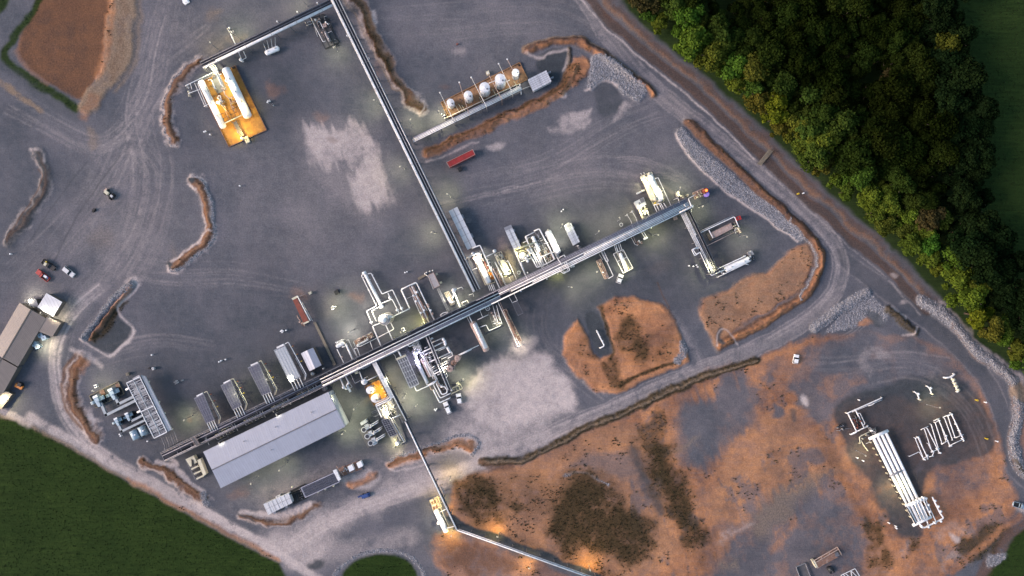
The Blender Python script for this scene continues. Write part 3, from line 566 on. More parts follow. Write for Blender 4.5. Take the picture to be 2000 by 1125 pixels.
def ground_material():
    m, nt, b = _mat('earth_and_gravel'); L = nt.links.new
    tc = N(nt, "ShaderNodeTexCoord")
    def noise(sc, det=6, rough=.6, vec=None):
        n = N(nt, "ShaderNodeTexNoise"); n.inputs["Scale"].default_value = sc; n.inputs["Detail"].default_value = det
        n.inputs["Roughness"].default_value = rough; L(vec or tc.outputs["Object"], n.inputs["Vector"]); return n.outputs[0]
    def math_(op, a, c, d=None):
        n = N(nt, "ShaderNodeMath", operation=op)
        for i, v in enumerate((a, c, d)):
            if v is None: continue
            if isinstance(v, (int, float)): n.inputs[i].default_value = v
            else: L(v, n.inputs[i])
        return n.outputs[0]
    def ramp(v, lo, hi, a=0., z=1.):
        n = N(nt, "ShaderNodeMapRange"); n.inputs[1].default_value = lo; n.inputs[2].default_value = hi
        n.inputs[3].default_value = a; n.inputs[4].default_value = z; L(v, n.inputs[0]); return n.outputs[0]
    def mix(f, a, c, bt='MIX'):
        n = N(nt, "ShaderNodeMix", data_type='RGBA', blend_type=bt)
        if isinstance(f, (int, float)): n.inputs[0].default_value = f
        else: L(f, n.inputs[0])
        for i, v in ((6, a), (7, c)):
            if isinstance(v, tuple): n.inputs[i].default_value = (*v, 1)
            else: L(v, n.inputs[i])
        return n.outputs[2]
    nb = noise(.06, 5, .6); nm = noise(.35, 6, .65); nf = noise(1.6, 6, .75); ng = noise(5.5, 3, .8)
    mp = N(nt, "ShaderNodeMapping"); mp.inputs["Rotation"].default_value[2] = R(-52); mp.inputs["Scale"].default_value = (.12, 1.6, 1)
    L(tc.outputs["Object"], mp.inputs[0]); nstreak = noise(.8, 5, .7, mp.outputs[0])
    grain = ramp(nf, .25, .75, .72, 1.28); grain2 = ramp(ng, .25, .75, .78, 1.22); g = math_('MULTIPLY', grain, grain2)
    gravel = mix(ramp(nm, .35, .7), (.076, .082, .099), (.106, .110, .127))
    gravel = mix(math_('MULTIPLY', ramp(nb, .42, .68), .75), gravel, (.150, .142, .160)); gravel = mix(math_('MULTIPLY', ramp(noise(.025, 6, .7), .5, .7), .55), gravel, (.058, .062, .076))
    gravel = mix(math_('MULTIPLY', ramp(nstreak, .5, .8), .35), gravel, (.16, .15, .155))
    tones = {PALE: mix(ramp(nm, .25, .75), (.40, .340, .335), (.60, .505, .47)),
             CLAY: mix(math_('MULTIPLY', ramp(nstreak, .45, .7), .4), mix(ramp(nb, .38, .62), mix(ramp(nm, .3, .7), (.19, .088, .050), (.32, .145, .078)), mix(ramp(nm, .3, .7), (.42, .18, .075), (.60, .275, .125))), (.22, .15, .125)),
             BROWN: mix(ramp(nf, .3, .7), (.075, .042, .028), (.15, .078, .05)),
             ROCK: mix(ramp(ng, .35, .65), (.14, .145, .165), (.42, .41, .43)),
             GRASS: mix(ramp(nstreak, .35, .65), mix(ramp(nm, .3, .7), (.011, .023, .005), (.018, .034, .007)), mix(ramp(nb, .35, .65), (.019, .038, .008), (.032, .056, .012))),
             SCRUB: mix(ramp(nf, .3, .7), (.030, .023, .012), (.068, .046, .023)),
             DARK: mix(ramp(nm, .3, .7), (.040, .047, .054), (.060, .067, .076)),
             STRAW: mix(ramp(nf, .3, .7), (.19, .13, .085), (.29, .21, .15))}
    out = gravel; rem = None
    for nm_, ks in (('cover_a', (0, 1, 2, 3)), ('cover_b', (4, 5, 6, 7))):
        at = N(nt, "ShaderNodeAttribute"); at.attribute_name = nm_
        sp = N(nt, "ShaderNodeSeparateColor"); L(at.outputs["Color"], sp.inputs[0])
        for k, w in zip(ks, (sp.outputs[0], sp.outputs[1], sp.outputs[2], at.outputs["Alpha"])):
            # weights add up to at most one: blend in turn against what is left
            ed = math_('MULTIPLY', math_('MULTIPLY', w, math_('SUBTRACT', 1., w)), math_('MULTIPLY', math_('SUBTRACT', nf, .5), 2.0))
            w2 = math_('ADD', w, ed)
            den = math_('MAXIMUM', .001, rem) if rem is not None else None
            # sequential 'over' from the last class back to gravel keeps every layer legible
            cl = N(nt, "ShaderNodeClamp"); L(w2, cl.inputs[0])
            out = mix(cl.outputs[0], out, tones[k])
    out = mix(1.0, out, N(nt, "ShaderNodeCombineColor").outputs[0], 'MULTIPLY') if False else out
    gm = N(nt, "ShaderNodeMix", data_type='RGBA', blend_type='MULTIPLY'); gm.inputs[0].default_value = 1; L(out, gm.inputs[6]); L(g, gm.inputs[7])
    L(gm.outputs[2], b.inputs["Base Color"]); b.inputs["Roughness"].default_value = .95; b.inputs["Specular IOR Level"].default_value = .1
    bp = N(nt, "ShaderNodeBump"); bp.inputs["Strength"].default_value = .6; bp.inputs["Distance"].default_value = .25
    hh = math_('ADD', nf, math_('MULTIPLY', nm, 1.5)); L(hh, bp.inputs["Height"]); L(bp.outputs[0], b.inputs["Normal"])
    return m
GM = ground_material()
# sequential blending weights: w_k / (1 - sum of later ones)
SEQ = np.zeros_like(WT); later = np.zeros((NY, NX))
for k in range(7, -1, -1):
    SEQ[k] = np.clip(WT[k] / np.maximum(1 - later, 1e-4), 0, 1); later = np.clip(later + WT[k], 0, .9999)
flat_pos = np.stack([WXc, WYc, HT], -1).reshape(-1, 3)
ca = np.stack([SEQ[0], SEQ[1], SEQ[2], SEQ[3]], -1).reshape(-1, 4); cb = np.stack([SEQ[4], SEQ[5], SEQ[6], SEQ[7]], -1).reshape(-1, 4)
idx = np.arange(NX * NY).reshape(NY, NX)
quads = np.stack([idx[1:, :-1], idx[1:, 1:], idx[:-1, 1:], idx[:-1, :-1]], -1).reshape(-1, 4); frid = RID[:-1, :-1].reshape(-1)
def terrain(name, pos, qs, a, c_):
    me = bpy.data.meshes.new(name); me.vertices.add(len(pos)); me.vertices.foreach_set("co", pos.astype(np.float32).ravel())
    me.loops.add(len(qs) * 4); me.loops.foreach_set("vertex_index", qs.astype(np.int32).ravel())
    me.polygons.add(len(qs)); me.polygons.foreach_set("loop_start", np.arange(0, len(qs) * 4, 4, dtype=np.int32))
    me.update(calc_edges=True); me.shade_smooth()
    for nm_, arr in (('cover_a', a), ('cover_b', c_)):
        t = me.attributes.new(nm_, 'FLOAT_COLOR', 'POINT'); t.data.foreach_set("color", arr.astype(np.float32).ravel())
    me.materials.append(GM); o = bpy.data.objects.new(name, me); COL.objects.link(o); o['kind'] = 'structure'
    return o
def components(mask):      # label connected regions on a coarse grid so each mound is an object of its own
    m = mask[::3, ::3]; lab = np.zeros(m.shape, int); cur = 0
    for y0, x0 in zip(*np.nonzero(m)):
        if lab[y0, x0]: continue
        cur += 1; st = [(y0, x0)]; lab[y0, x0] = cur
        while st:
            y, x = st.pop()
            for dy in (-1, 0, 1):
                for dx in (-1, 0, 1):
                    a, c_ = y + dy, x + dx
                    if 0 <= a < m.shape[0] and 0 <= c_ < m.shape[1] and m[a, c_] and not lab[a, c_]: lab[a, c_] = cur; st.append((a, c_))
    L_ = np.repeat(np.repeat(lab, 3, 0), 3, 1)[:mask.shape[0], :mask.shape[1]]
    return L_, cur
def piece(name, sel):
    q = quads[sel]
    if not len(q): return
    used, inv = np.unique(q.ravel(), return_inverse=True); terrain(name, flat_pos[used], inv.reshape(-1, 4), ca[used], cb[used])
for rid, nm_ in enumerate(RNAMES):
    if rid == 3:
        lab, cnt = components(RID == 3); fl = lab[:-1, :-1].reshape(-1)
        sizes = [(fl[frid == 3] == k).sum() for k in range(cnt + 1)]
        big = [k for k in range(1, cnt + 1) if sizes[k] > 250]
        for k in big[1:]: piece('berm', (frid == 3) & (fl == k))
        piece('berm', (frid == 3) & ~np.isin(fl, big[1:]))
    else: piece(nm_, frid == rid)
# the land beyond the survey: one wide sheet round the detailed one, fields of the same ground
def outer():
    x0, x1 = (gx[0] - 1000) * MPP, (gx[-1] - 1000) * MPP; y1, y0 = (562.5 - gy[0]) * MPP, (562.5 - gy[-1]) * MPP; B = 3000
    xs = [-B, x0, x1, B]; ys = [-B, y0, y1, B]; vs = [(x, y, 0) for y in ys for x in xs]; fs = []
    for j in range(3):
        for i in range(3):
            if i == 1 and j == 1: continue
            a = j * 4 + i; fs.append((a, a + 1, a + 5, a + 4))
    me = bpy.data.meshes.new('outer_ground'); me.from_pydata(vs, [], fs)
    t = me.attributes.new('cover_a', 'FLOAT_COLOR', 'POINT'); t.data.foreach_set("color", [0.0] * 64)
    t = me.attributes.new('cover_b', 'FLOAT_COLOR', 'POINT'); t.data.foreach_set("color", [1.0, 0, 0, 0] * 16)
    me.materials.append(GM); o = bpy.data.objects.new('outer_ground', me); COL.objects.link(o); o['kind'] = 'structure'
outer()

def hgt(px, py):
    i = int(round((px - gx[0]) / STEP)); j = int(round((py - gy[0]) / STEP))
    return float(HT[j, i]) if 0 <= i < NX and 0 <= j < NY else 0.0
# ---- loose stones and tufts: sampled where their cover lies
def scatter(name, w, n, smin, smax, mat, label, cat, blade=False, seed=1, flat=.6):
    r_ = np.random.default_rng(seed); p = (w * (w > .25)).ravel(); p = p / p.sum(); ids = r_.choice(len(p), n, p=p)
    jj, ii = np.divmod(ids, NX); cx = WXc.ravel()[ids] + r_.uniform(-.2, .2, n); cy = WYc.ravel()[ids] + r_.uniform(-.2, .2, n); cz = HT.ravel()[ids]
    s = r_.uniform(smin, smax, n) * r_.uniform(.6, 1, n)
    if blade:   # three crossed leaning leaves
        base = []
        for k in range(3):
            a = k * 2.1; base += [(-.5 * math.cos(a), -.5 * math.sin(a), 0), (.5 * math.cos(a), .5 * math.sin(a), .1), (.5 * math.cos(a) + .3 * math.sin(a), .5 * math.sin(a) - .3 * math.cos(a), .9), (-.5 * math.cos(a) + .3 * math.sin(a), -.5 * math.sin(a) - .3 * math.cos(a), .8)]
        base = np.array(base); fb = np.array([[0, 1, 2, 3], [4, 5, 6, 7], [8, 9, 10, 11]])
    else:
        base = np.array([(1, 0, 0), (.3, .95, 0), (-.8, .6, 0), (-.8, -.6, 0), (.3, -.95, 0), (.6, .1, .7), (-.1, .55, .8), (-.5, -.25, .75), (.2, -.5, .65)]) * .5
        fb = np.array([[0, 1, 6, 5], [1, 2, 7, 6], [2, 3, 8, 7], [3, 4, 0, 8], [0, 5, 6, 8], [6, 7, 8, 8]])[:4]
        fb = np.array([[0, 1, 6, 5], [1, 2, 7, 6], [2, 3, 8, 7], [4, 0, 5, 8], [5, 6, 7, 8]])
    nv = len(base); a = r_.uniform(0, 6.28, n); c_, sn = np.cos(a), np.sin(a)
    bx = base[None] * s[:, None, None] * r_.uniform(.75, 1.25, (n, nv, 1))
    X = bx[..., 0] * c_[:, None] - bx[..., 1] * sn[:, None] + cx[:, None]; Y = bx[..., 0] * sn[:, None] + bx[..., 1] * c_[:, None] + cy[:, None]
    Z = bx[..., 2] * (1 if blade else flat * 1.6) + cz[:, None] - .02; pos = np.stack([X, Y, Z], -1).reshape(-1, 3)
    q = (fb[None] + (np.arange(n) * nv)[:, None, None]).reshape(-1, 4)
    me = bpy.data.meshes.new(name); me.vertices.add(len(pos)); me.vertices.foreach_set("co", pos.astype(np.float32).ravel())
    me.loops.add(len(q) * 4); me.loops.foreach_set("vertex_index", q.astype(np.int32).ravel()); me.polygons.add(len(q))
    me.polygons.foreach_set("loop_start", np.arange(0, len(q) * 4, 4, dtype=np.int32)); me.update(calc_edges=True)
    t = me.attributes.new('leaf', 'FLOAT', 'POINT'); t.data.foreach_set("value", np.repeat(r_.uniform(0, 1, n), nv).astype(np.float32))
    me.materials.append(MATS[mat]); o = bpy.data.objects.new(name, me); COL.objects.link(o)
    tag(o, label, cat, None, 'stuff'); return o
def varied(name, c0, c1):
    m, nt, b = _mat(name); L = nt.links.new; at = N(nt, "ShaderNodeAttribute"); at.attribute_name = "leaf"
    mx = N(nt, "ShaderNodeMix", data_type='RGBA'); L(at.outputs["Fac"], mx.inputs[0]); mx.inputs[6].default_value = (*c0, 1); mx.inputs[7].default_value = (*c1, 1)
    L(mx.outputs[2], b.inputs["Base Color"]); b.inputs["Roughness"].default_value = .9
varied('stone', (.11, .11, .125), (.36, .35, .37)); varied('weed', (.040, .036, .016), (.10, .080, .034)); varied('pale_stone', (.25, .24, .25), (.55, .52, .52)); varied('meadow', (.010, .021, .005), (.022, .040, .009))
scatter('riprap_stones', WT[ROCK], 24000, .25, .75, 'stone', 'grey broken rock laid loose along the berms', 'rocks', seed=3)
scatter('loose_stones', np.where(edge > 30, WT[PALE] * (RID != 1) * (WT[PALE] > .5), 0), 1500, .2, .45, 'pale_stone', 'pale crushed stone scattered over the gravel yard', 'gravel', seed=4)
scatter('weeds', WT[SCRUB] + WT[BROWN] * (RID == 3) * .12, 4200, .2, .5, 'weed', 'low dark weeds on the berms and bare soil', 'weeds', True, seed=5)
scatter('dry_tufts', (WT[CLAY] * (FN[1] > .12) * (FN[0] > .1)), 1300, .25, .6, 'weed', 'small dark tufts dotted over the orange soil', 'tufts', True, seed=6)
scatter('field_grass', WT[GRASS] * (RID == 2), 9000, .15, .35, 'meadow', 'dark green grass of the surrounding fields', 'grass', True, seed=7)

# ================================================================ BUILDERS OF EQUIPMENT
def quadp(c, u, v):       # bilinear point on four corners (px tuples)
    a = (c[0][0] * (1 - u) + c[1][0] * u, c[0][1] * (1 - u) + c[1][1] * u); b = (c[3][0] * (1 - u) + c[2][0] * u, c[3][1] * (1 - u) + c[2][1] * u)
    return (a[0] * (1 - v) + b[0] * v, a[1] * (1 - v) + b[1] * v)
def PI(root, f, pts, z, r, mat='white_paint', sup=7.0, name='pipe', drop=(0, 0), n=6):
    """one run of pipe; pts in survey coordinates, drop turns an end down to the ground"""
    p3 = [f(p[0], p[1], p[2] if len(p) > 2 else z) for p in pts]
    if drop[0]: p3 = [Vector((p3[0].x, p3[0].y, .15))] + p3
    if drop[1]: p3 = p3 + [Vector((p3[-1].x, p3[-1].y, .15))]
    m = MB(); m.tube(p3, r, n); o = m.build(name, mat, root, True)
    if sup and z > .5:
        acc = sup * .5
        for a, b in zip(p3, p3[1:]):
            if abs(a.z - b.z) > .3: continue
            l = (b - a).length; t = acc
            while t < l:
                q = a.lerp(b, t / l); s = MB(); s.box((q.x, q.y), .07, .07, 0, q.z - r + .02); s.build('pipe_support', 'grey_steel', o); t += sup
            acc = t - l
    return o
def VES(root, f, a, b, r, z, mat='tank_white', name='vessel', saddles=2, nozz=2, n=20):
    A = f(a[0], a[1], z); B = f(b[0], b[1], z); m = MB(); m.capsule(A, B, r, n); o = m.build(name, mat, root, True)
    for k in range(saddles):
        t = .2 + .6 * k / max(1, saddles - 1) if saddles > 1 else .5; q = A.lerp(B, t); an = math.atan2(B.y - A.y, B.x - A.x)
        s = MB(); s.box((q.x, q.y), .25, r * .8, 0, z - r * .35, an); s.build('saddle', 'concrete', root)
    for k in range(nozz):
        q = A.lerp(B, .25 + .5 * k / max(1, nozz - 1)) if nozz > 1 else A.lerp(B, .5)
        s = MB(); s.lathe((q.x, q.y, z + r * .8), (0, 0, 1), [(0, r * .16), (r * .4, r * .16), (r * .4, r * .28), (r * .5, r * .28)], 8); s.build('nozzle', 'insulation', o, True)
    return o
def TANK(root, f, x, y, r, z1, mat='tank_white', name='tank_shell'):
    c = f(x, y, z1); m = MB(); m.lathe((c.x, c.y, 0), (0, 0, 1), [(.05, r), (z1, r), (z1 + .02, r * 1.03), (z1 + .10, r * 1.03)], 28)
    o = m.build(name, mat, root); cn = MB(); cn.lathe((c.x, c.y, z1 + .1), (0, 0, 1), [(0, r), (r * .22, r * .12), (r * .24, r * .12), (r * .30, .02)], 28); cn.build('cone_roof', mat, root)
    rg = MB(); rg.ring((c.x, c.y, z1 + .9), r * .98, .05, 20)
    for k in range(10):
        a = k * .628; rg.bar((c.x + r * .98 * math.cos(a), c.y + r * .98 * math.sin(a), z1), (c.x + r * .98 * math.cos(a), c.y + r * .98 * math.sin(a), z1 + .9), .05, .05)
    rg.build('guard_rail', 'grey_steel', root); h = MB(); h.lathe((c.x + r * .5, c.y - r * .3, z1 + r * .08), (0, 0, 1), [(0, .32), (.5, .32)], 10); h.build('roof_hatch', 'grey_steel', root)
    ld = MB()
    for s in (-.25, .25): ld.bar((c.x + s, c.y - r - .12, 0.1), (c.x + s, c.y - r - .12, z1 + .9), .05, .05)
    for k in range(int(z1 / .4)): ld.bar((c.x - .25, c.y - r - .12, .3 + k * .4), (c.x + .25, c.y - r - .12, .3 + k * .4), .04, .04)
    ld.build('ladder', 'grey_steel', root); return o
def PR(root, f, cs, z0, z1, mat, name):
    m = MB(); b = [f(c[0], c[1], z1) for c in cs]; b = [(v.x, v.y) for v in b]
    ar = sum(b[i][0] * b[(i + 1) % len(b)][1] - b[(i + 1) % len(b)][0] * b[i][1] for i in range(len(b)))
    if ar < 0: b = b[::-1]
    m.prism(b, z0, z1); return m.build(name, mat, root)
def RECT(cx, cy, la, lb, ang=RACK):      # corners of a rectangle on the plant grid, la along the main rack, lb across it
    ca, sa = math.cos(ang), math.sin(ang)
    return [(cx + x * ca + y * sa, cy - x * sa + y * ca) for x, y in ((-la / 2, -lb / 2), (la / 2, -lb / 2), (la / 2, lb / 2), (-la / 2, lb / 2))]
def GABLE(root, f, c, z0, z1, mat, along='u', over_=.25, name='roof'):
    """c: four corners; the ridge runs along u (c0-c1) or v"""
    if along == 'v': c = [c[1], c[2], c[3], c[0]]
    e = [f(*quadp(c, u, v), z0) for u, v in ((0, 0), (1, 0), (1, 1), (0, 1))]; r_ = [f(*quadp(c, u, .5), z1) for u in (0, 1)]
    m = MB(); t = .12
    for a, b, cc, d in ((e[0], e[1], r_[1], r_[0]), (r_[0], r_[1], e[2], e[3])):
        m.add([a, b, cc, d] + [v - Vector((0, 0, t)) for v in (a, b, cc, d)], [(0, 1, 2, 3), (7, 6, 5, 4), (0, 4, 5, 1), (1, 5, 6, 2), (2, 6, 7, 3), (3, 7, 4, 0)])
    o = m.build(name, mat, root); w = MB()
    k = [x.lerp((e[0] + e[2]) / 2, .012) for x in e]; rr = [x.lerp((e[0] + e[2]) / 2, .012) for x in r_]
    w.add([(v.x, v.y, 0) for v in k] + [(v.x, v.y, z0 - t) for v in k] + [(v.x, v.y, z1 - t * 1.6) for v in rr],
          [(0, 1, 5, 4), (2, 3, 7, 6), (1, 2, 6, 9, 5), (3, 0, 4, 8, 7)]); w.build('wall', 'panel_white', root)
    cp = MB(); cp.bar(r_[0] + Vector((0, 0, .04)), r_[1] + Vector((0, 0, .04)), .45, .1); cp.build('ridge_cap', 'grey_steel', o)
    return o
def STRUTS(root, f, c, z0, z1, n, w=.2, mat='grey_steel', name='leg'):
    for k in range(n):
        for v in (.06, .94):
            q = f(*quadp(c, .06 + .88 * k / (n - 1), v), z1); m = MB(); m.box((q.x, q.y), w / 2, w / 2, z0, z1); m.build(name, mat, root)
def GRID(root, f, c, nu, nv, z, mat_bar='galvanised', thick=.09, major=None, deck='coil', h=1.0, big=.2, legs=3, fans=0):
    """air cooler: legs, plenum casing, tube bundle and the bars over it; u runs c0-c1"""
    STRUTS(root, f, c, 0, z - h, legs)
    PR(root, f, c, z - h, z - .06, 'galvanised', 'plenum')
    PR(root, f, [quadp(c, u, v) for u, v in ((.03, .04), (.97, .04), (.97, .96), (.03, .96))], z - .06, z + .0, deck, 'tube_bundle')
    m = MB()
    for k in range(nu + 1):
        w = big if (k in (0, nu) or (major and k % major == 0)) else thick
        m.bar(f(*quadp(c, k / nu, 0), z + .07), f(*quadp(c, k / nu, 1), z + .07), w, .12)
    m.build('cross_bars', mat_bar, root); m = MB()
    for k in range(nv + 1):
        w = big if k in (0, nv) else thick * 1.2
        m.bar(f(*quadp(c, 0, k / nv), z + .10), f(*quadp(c, 1, k / nv), z + .10), w, .12)
    m.build('side_rails', mat_bar, root)
    for k in range(fans):
        q = f(*quadp(c, (k + .5) / fans, .5), z - h - .5); s = MB(); s.lathe((q.x, q.y, z - h - .9), (0, 0, 1), [(0, 1.2), (.9, 1.35)], 18); s.build('fan_ring', 'grey_steel', root)
def VALVE(root, f, x, y, z, s=.35, mat='insulation'):
    q = f(x, y, z); m = MB(); m.lathe((q.x, q.y, z - s * .6), (0, 0, 1), [(0, s * .7), (s, s * .8), (s * 1.1, s * .3), (s * 2.6, s * .3), (s * 2.6, s * .9), (s * 2.9, s * .9)], 10)
    m.build('valve', mat, root, True)
def RAIL(root, f, pts, z, mat='grey_steel', name='guard_rail'):
    m = MB(); P3 = [f(p[0], p[1], z) for p in pts]
    for a, b in zip(P3, P3[1:]):
        for h in (.55, 1.1): m.bar(a + Vector((0, 0, h)), b + Vector((0, 0, h)), .06, .06)
        n = max(1, int((b - a).length / 1.6))
        for k in range(n + 1): q = a.lerp(b, k / n); m.bar(q, q + Vector((0, 0, 1.1)), .06, .06)
    return m.build(name, mat, root)
def SKID(root, f, c, z=.45, mat='grey_steel', deck='grating'):
    PR(root, f, [quadp(c, u, v) for u, v in ((.02, .03), (.98, .03), (.98, .97), (.02, .97))], .02, z - .05, deck, 'skid_deck'); m = MB()
    for u0, v0, u1, v1 in ((0, 0, 1, 0), (1, 0, 1, 1), (1, 1, 0, 1), (0, 1, 0, 0), (.33, 0, .33, 1), (.66, 0, .66, 1)):
        m.bar(f(*quadp(c, u0, v0), z - .1), f(*quadp(c, u1, v1), z - .1), .25, .3)
    m.build('skid_frame', mat, root)
def CLUTTER(root, f, c, n, z=1.6, seed=0, mats=('white_paint', 'insulation', 'cream_paint', 'grey_steel'), r=(.07, .16), ln=(.1, .45)):
    """small bore piping, instruments and valves crowded on a skid, each its own part"""
    q = random.Random(seed)
    for k in range(n):
        u, v = q.uniform(.05, .9), q.uniform(.08, .92); zz = q.uniform(.8, z); rr = q.uniform(*r); L_ = q.uniform(*ln); t = q.random()
        a = quadp(c, u, v)
        if t < .4: pts = [a, quadp(c, min(.97, u + L_), v)]
        elif t < .7: pts = [a, quadp(c, u, min(.95, v + L_))]
        else: pts = [a, quadp(c, min(.97, u + L_ * .6), v), quadp(c, min(.97, u + L_ * .6), min(.95, v + L_))]
        PI(root, f, pts, zz, rr, q.choice(mats), 0, drop=(1, q.random() < .7))
        if q.random() < .45: VALVE(root, f, *pts[0], zz, q.uniform(.22, .42), q.choice(mats))
def BOXEQ(root, f, c, z0, z1, mat, name='cabinet', cap='grey_steel'):
    PR(root, f, c, z0, z1 - .12, mat, name); PR(root, f, [quadp(c, u, v) for u, v in ((-.03, -.04), (1.03, -.04), (1.03, 1.04), (-.03, 1.04))], z1 - .12, z1, mat, 'lid')
    PR(root, f, [quadp(c, u, v) for u, v in ((.3, .3), (.5, .3), (.5, .6), (.3, .6))], z1, z1 + .12, cap, 'vent')

# ---- lit floodlight posts: the mast, the arm, the head and the light that leaves it
def LAMP(px, py, label, h=8.0, aim=(0, 0), power=900, col=(1, .86, .50), size=105, group=None, blend=.9):
    b = G(px, py, 0); root = T('floodlight_post', label, 'floodlight', b, group)
    m = MB(); m.lathe((b.x, b.y, hgt(px, py)), (0, 0, 1), [(0, .22), (.3, .22), (.3, .10), (h, .07)], 8); m.build('mast', 'galvanised', root)
    d = Vector((aim[0] * MPP, -aim[1] * MPP, -h * 1.0)); q = Vector((b.x, b.y, h)); e = q + Vector((d.x, d.y, 0)).normalized() * .7 if d.xy.length > .1 else q + Vector((.5, 0, 0))
    m = MB(); m.bar(q, e, .1, .1); m.build('arm', 'galvanised', root); m = MB(); an = math.atan2(e.y - q.y, e.x - q.x)
    m.box((e.x, e.y), .32, .22, h - .12, h + .1, an); hd = m.build('lamp_head', 'cream_paint', root)
    m = MB(); m.box((e.x, e.y), .25, .16, h - .15, h - .125, an); m.build('lens', 'lamp_lens', hd)
    ld = bpy.data.lights.new('floodlight', 'SPOT'); ld.energy = power * 1.7 if power < 1400 else power * .62; ld.color = col; ld.spot_size = R(size + 35); ld.spot_blend = blend; ld.shadow_soft_size = .35
    lo = bpy.data.objects.new('floodlight', ld); COL.objects.link(lo); lo.location = e - b - Vector((0, 0, .25)); lo.rotation_euler = (-d).to_track_quat('Z', 'Y').to_euler(); lo.parent = root
    return root

# ---- pipe racks
def RACKRUN(root, a, b, half, z, pipes, trays=(), bay=30, f=G, decks=(), ties=True):
    """a,b survey ends; half width px; pipes: (offset px, radius m, material[, t0, t1])"""
    dx, dy = b[0] - a[0], b[1] - a[1]; L_ = math.hypot(dx, dy); ux, uy = dx / L_, dy / L_; nx, ny = -uy, ux
    def q(t, o, zz): return f(a[0] + dx * t + nx * o, a[1] + dy * t + ny * o, zz)
    nb = max(2, round(L_ / bay))
    for k in range(nb + 1):
        t = k / nb; m = MB(); w = half
        for s in (-w, w):
            p = q(t, s, z); m.box((p.x, p.y), .14, .14, 0, z + .25, math.atan2(-dy, dx))
        for zz in (z - .2, z - 2.2): m.bar(q(t, -w, zz), q(t, w, zz), .25, .3)
        m.build('trestle', 'grey_steel', root)
    for s in (-half, half):
        m = MB(); m.bar(q(0, s, z - .2), q(1, s, z - .2), .2, .32); m.build('side_beam', 'grey_steel', root)
    for tr in trays:
        o, w, mat = tr[:3]; t0, t1 = tr[3:] if len(tr) > 3 else (0, 1); m = MB(); m.bar(q(t0, o, z + .12), q(t1, o, z + .12), w * MPP, .1)
        for s in (-1, 1): m.bar(q(t0, o + s * w / 2, z + .2), q(t1, o + s * w / 2, z + .2), .05, .2)
        m.build('cable_tray', mat, root)
    for pp in pipes:
        o, r, mat = pp[:3]; t0, t1 = pp[3:5] if len(pp) > 3 else (0, 1); m = MB(); m.tube([q(t0, o, z + r), q(t1, o, z + r)], r, 8); m.build('pipe', mat, root, True)
    if ties:
        for k in range(int(L_ / 55)):
            t = (k + .7) / (L_ / 55); m = MB(); m.bar(q(t, -half, z + .9), q(t, half, z + .9), .12, .08); m.build('cross_walk_bar', 'grey_steel', root)
    return q

# ================================================================ PIPE RACKS
A0, A1 = (318, 893), (1345, 396)
rk = T('pipe_rack', 'long main pipe rack running across the whole plant from lower left to the orange light', 'pipe rack', G(830, 645))
w, gs, ins, gp = 'white_paint', 'galvanised', 'insulation', 'pipe_grey'
gp = 'pipe_grey'
RACKRUN(rk, A0, A1, 10.5, 6.5, [
    (-9.3, .09, 'grey_steel', 0, .6), (-7.0, .10, gp, 0, .3), (-2.3, .14, gp, 0, .3), (-2.8, .17, w, .3, .64), (2.9, .17, w, .3, .64), (7.2, .11, gp, 0, .3), (9.2, .10, gs, 0, .3),
    (5.4, .12, gp, .30, .64), (7.4, .12, gp, .34, .64), (10.4, .28, w, .30, .62), (12.8, .13, gp, .22, .44),
    (-8.6, .10, gp, .6, 1), (-6.2, .13, gp, .64, 1), (-3.8, .13, gp, .64, 1), (-1.2, .19, w, .64, 1), (1.6, .13, gp, .64, .8), (1.6, .19, w, .8, 1), (4.4, .22, w, .66, 1), (7.2, .16, w, .7, 1), (10.4, .24, w, .62, 1)],
    [(-5.1, 3.6, 'tray_deck', 0, .62), (.3, 3.6, 'tray_deck', 0, .62), (-3.2, 1.0, 'tray_deck', .62, .8), (11.9, 1.2, 'dark_steel', .05, .3)])
_d = ((A1[0] - A0[0]) / 1141, (A1[1] - A0[1]) / 1141)
m = MB(); m.bar(G(*A0, 4.2), G(*A1, 4.2), 3.6, .12); m.build('lower_shade_sheet', 'tray_deck', rk)  # dark sheet added under the pipes so the gaps read as shade
rk = T('pipe_rack', 'straight pipe rack joining the top left corner to the middle of the main rack', 'pipe rack', G(795, 290))
RACKRUN(rk, (649, -12), (931, 567), 8.4, 6.5, [(6.6, .22, w), (4.6, .22, w), (8.2, .1, gs), (-1.0, .12, ins), (-6.6, .15, ins), (-7.6, .1, gs), (2.9, .1, gs)],
    [(1.4, 2.6, 'tray_deck'), (-3.4, 3.0, 'tray_deck')])
rk = T('pipe_rack', 'pipe rack along the top leading to the yellow lit twin vessel pad', 'pipe rack', G(525, 65))
RACKRUN(rk, (394, 127), (648, 5), 7.5, 6.0, [(5.6, .26, w), (3.4, .2, w, .1, 1), (7.4, .12, ins), (-6.2, .1, gs), (-1.4, .12, gs)], [(-3.8, 3.4, 'tray_deck'), (1.0, 2.4, 'tray_deck')])
rk = T('pipe_rack', 'short white pipe rack beside the row of small round tanks', 'pipe rack', G(905, 225))
RACKRUN(rk, (806, 274), (1018, 171), 4.6, 5.0, [(3.6, .17, w), (1.0, .17, w), (-1.4, .14, w), (-3.6, .12, gp)])
m = MB(); m.bar(G(806, 274, 3.4), G(1018, 171, 3.4), 1.6, .1); m.build('lower_shade_sheet', 'grey_steel', rk)  # added backing sheet, stands for the shade between these pipes
rk = T('pipe_rack', 'narrow pipe rack dropping from the main rack past the orange tank pad', 'pipe rack', G(765, 770))
RACKRUN(rk, (731, 704), (792, 822), 6.2, 6.0, [(5.2, .2, w, 0, .62), (3.0, .2, w, 0, .6), (.8, .17, w, 0, .62), (-1.4, .2, w), (6.6, .1, gs, 0, .6)], [(-4.2, 2.6, 'tray_deck')])
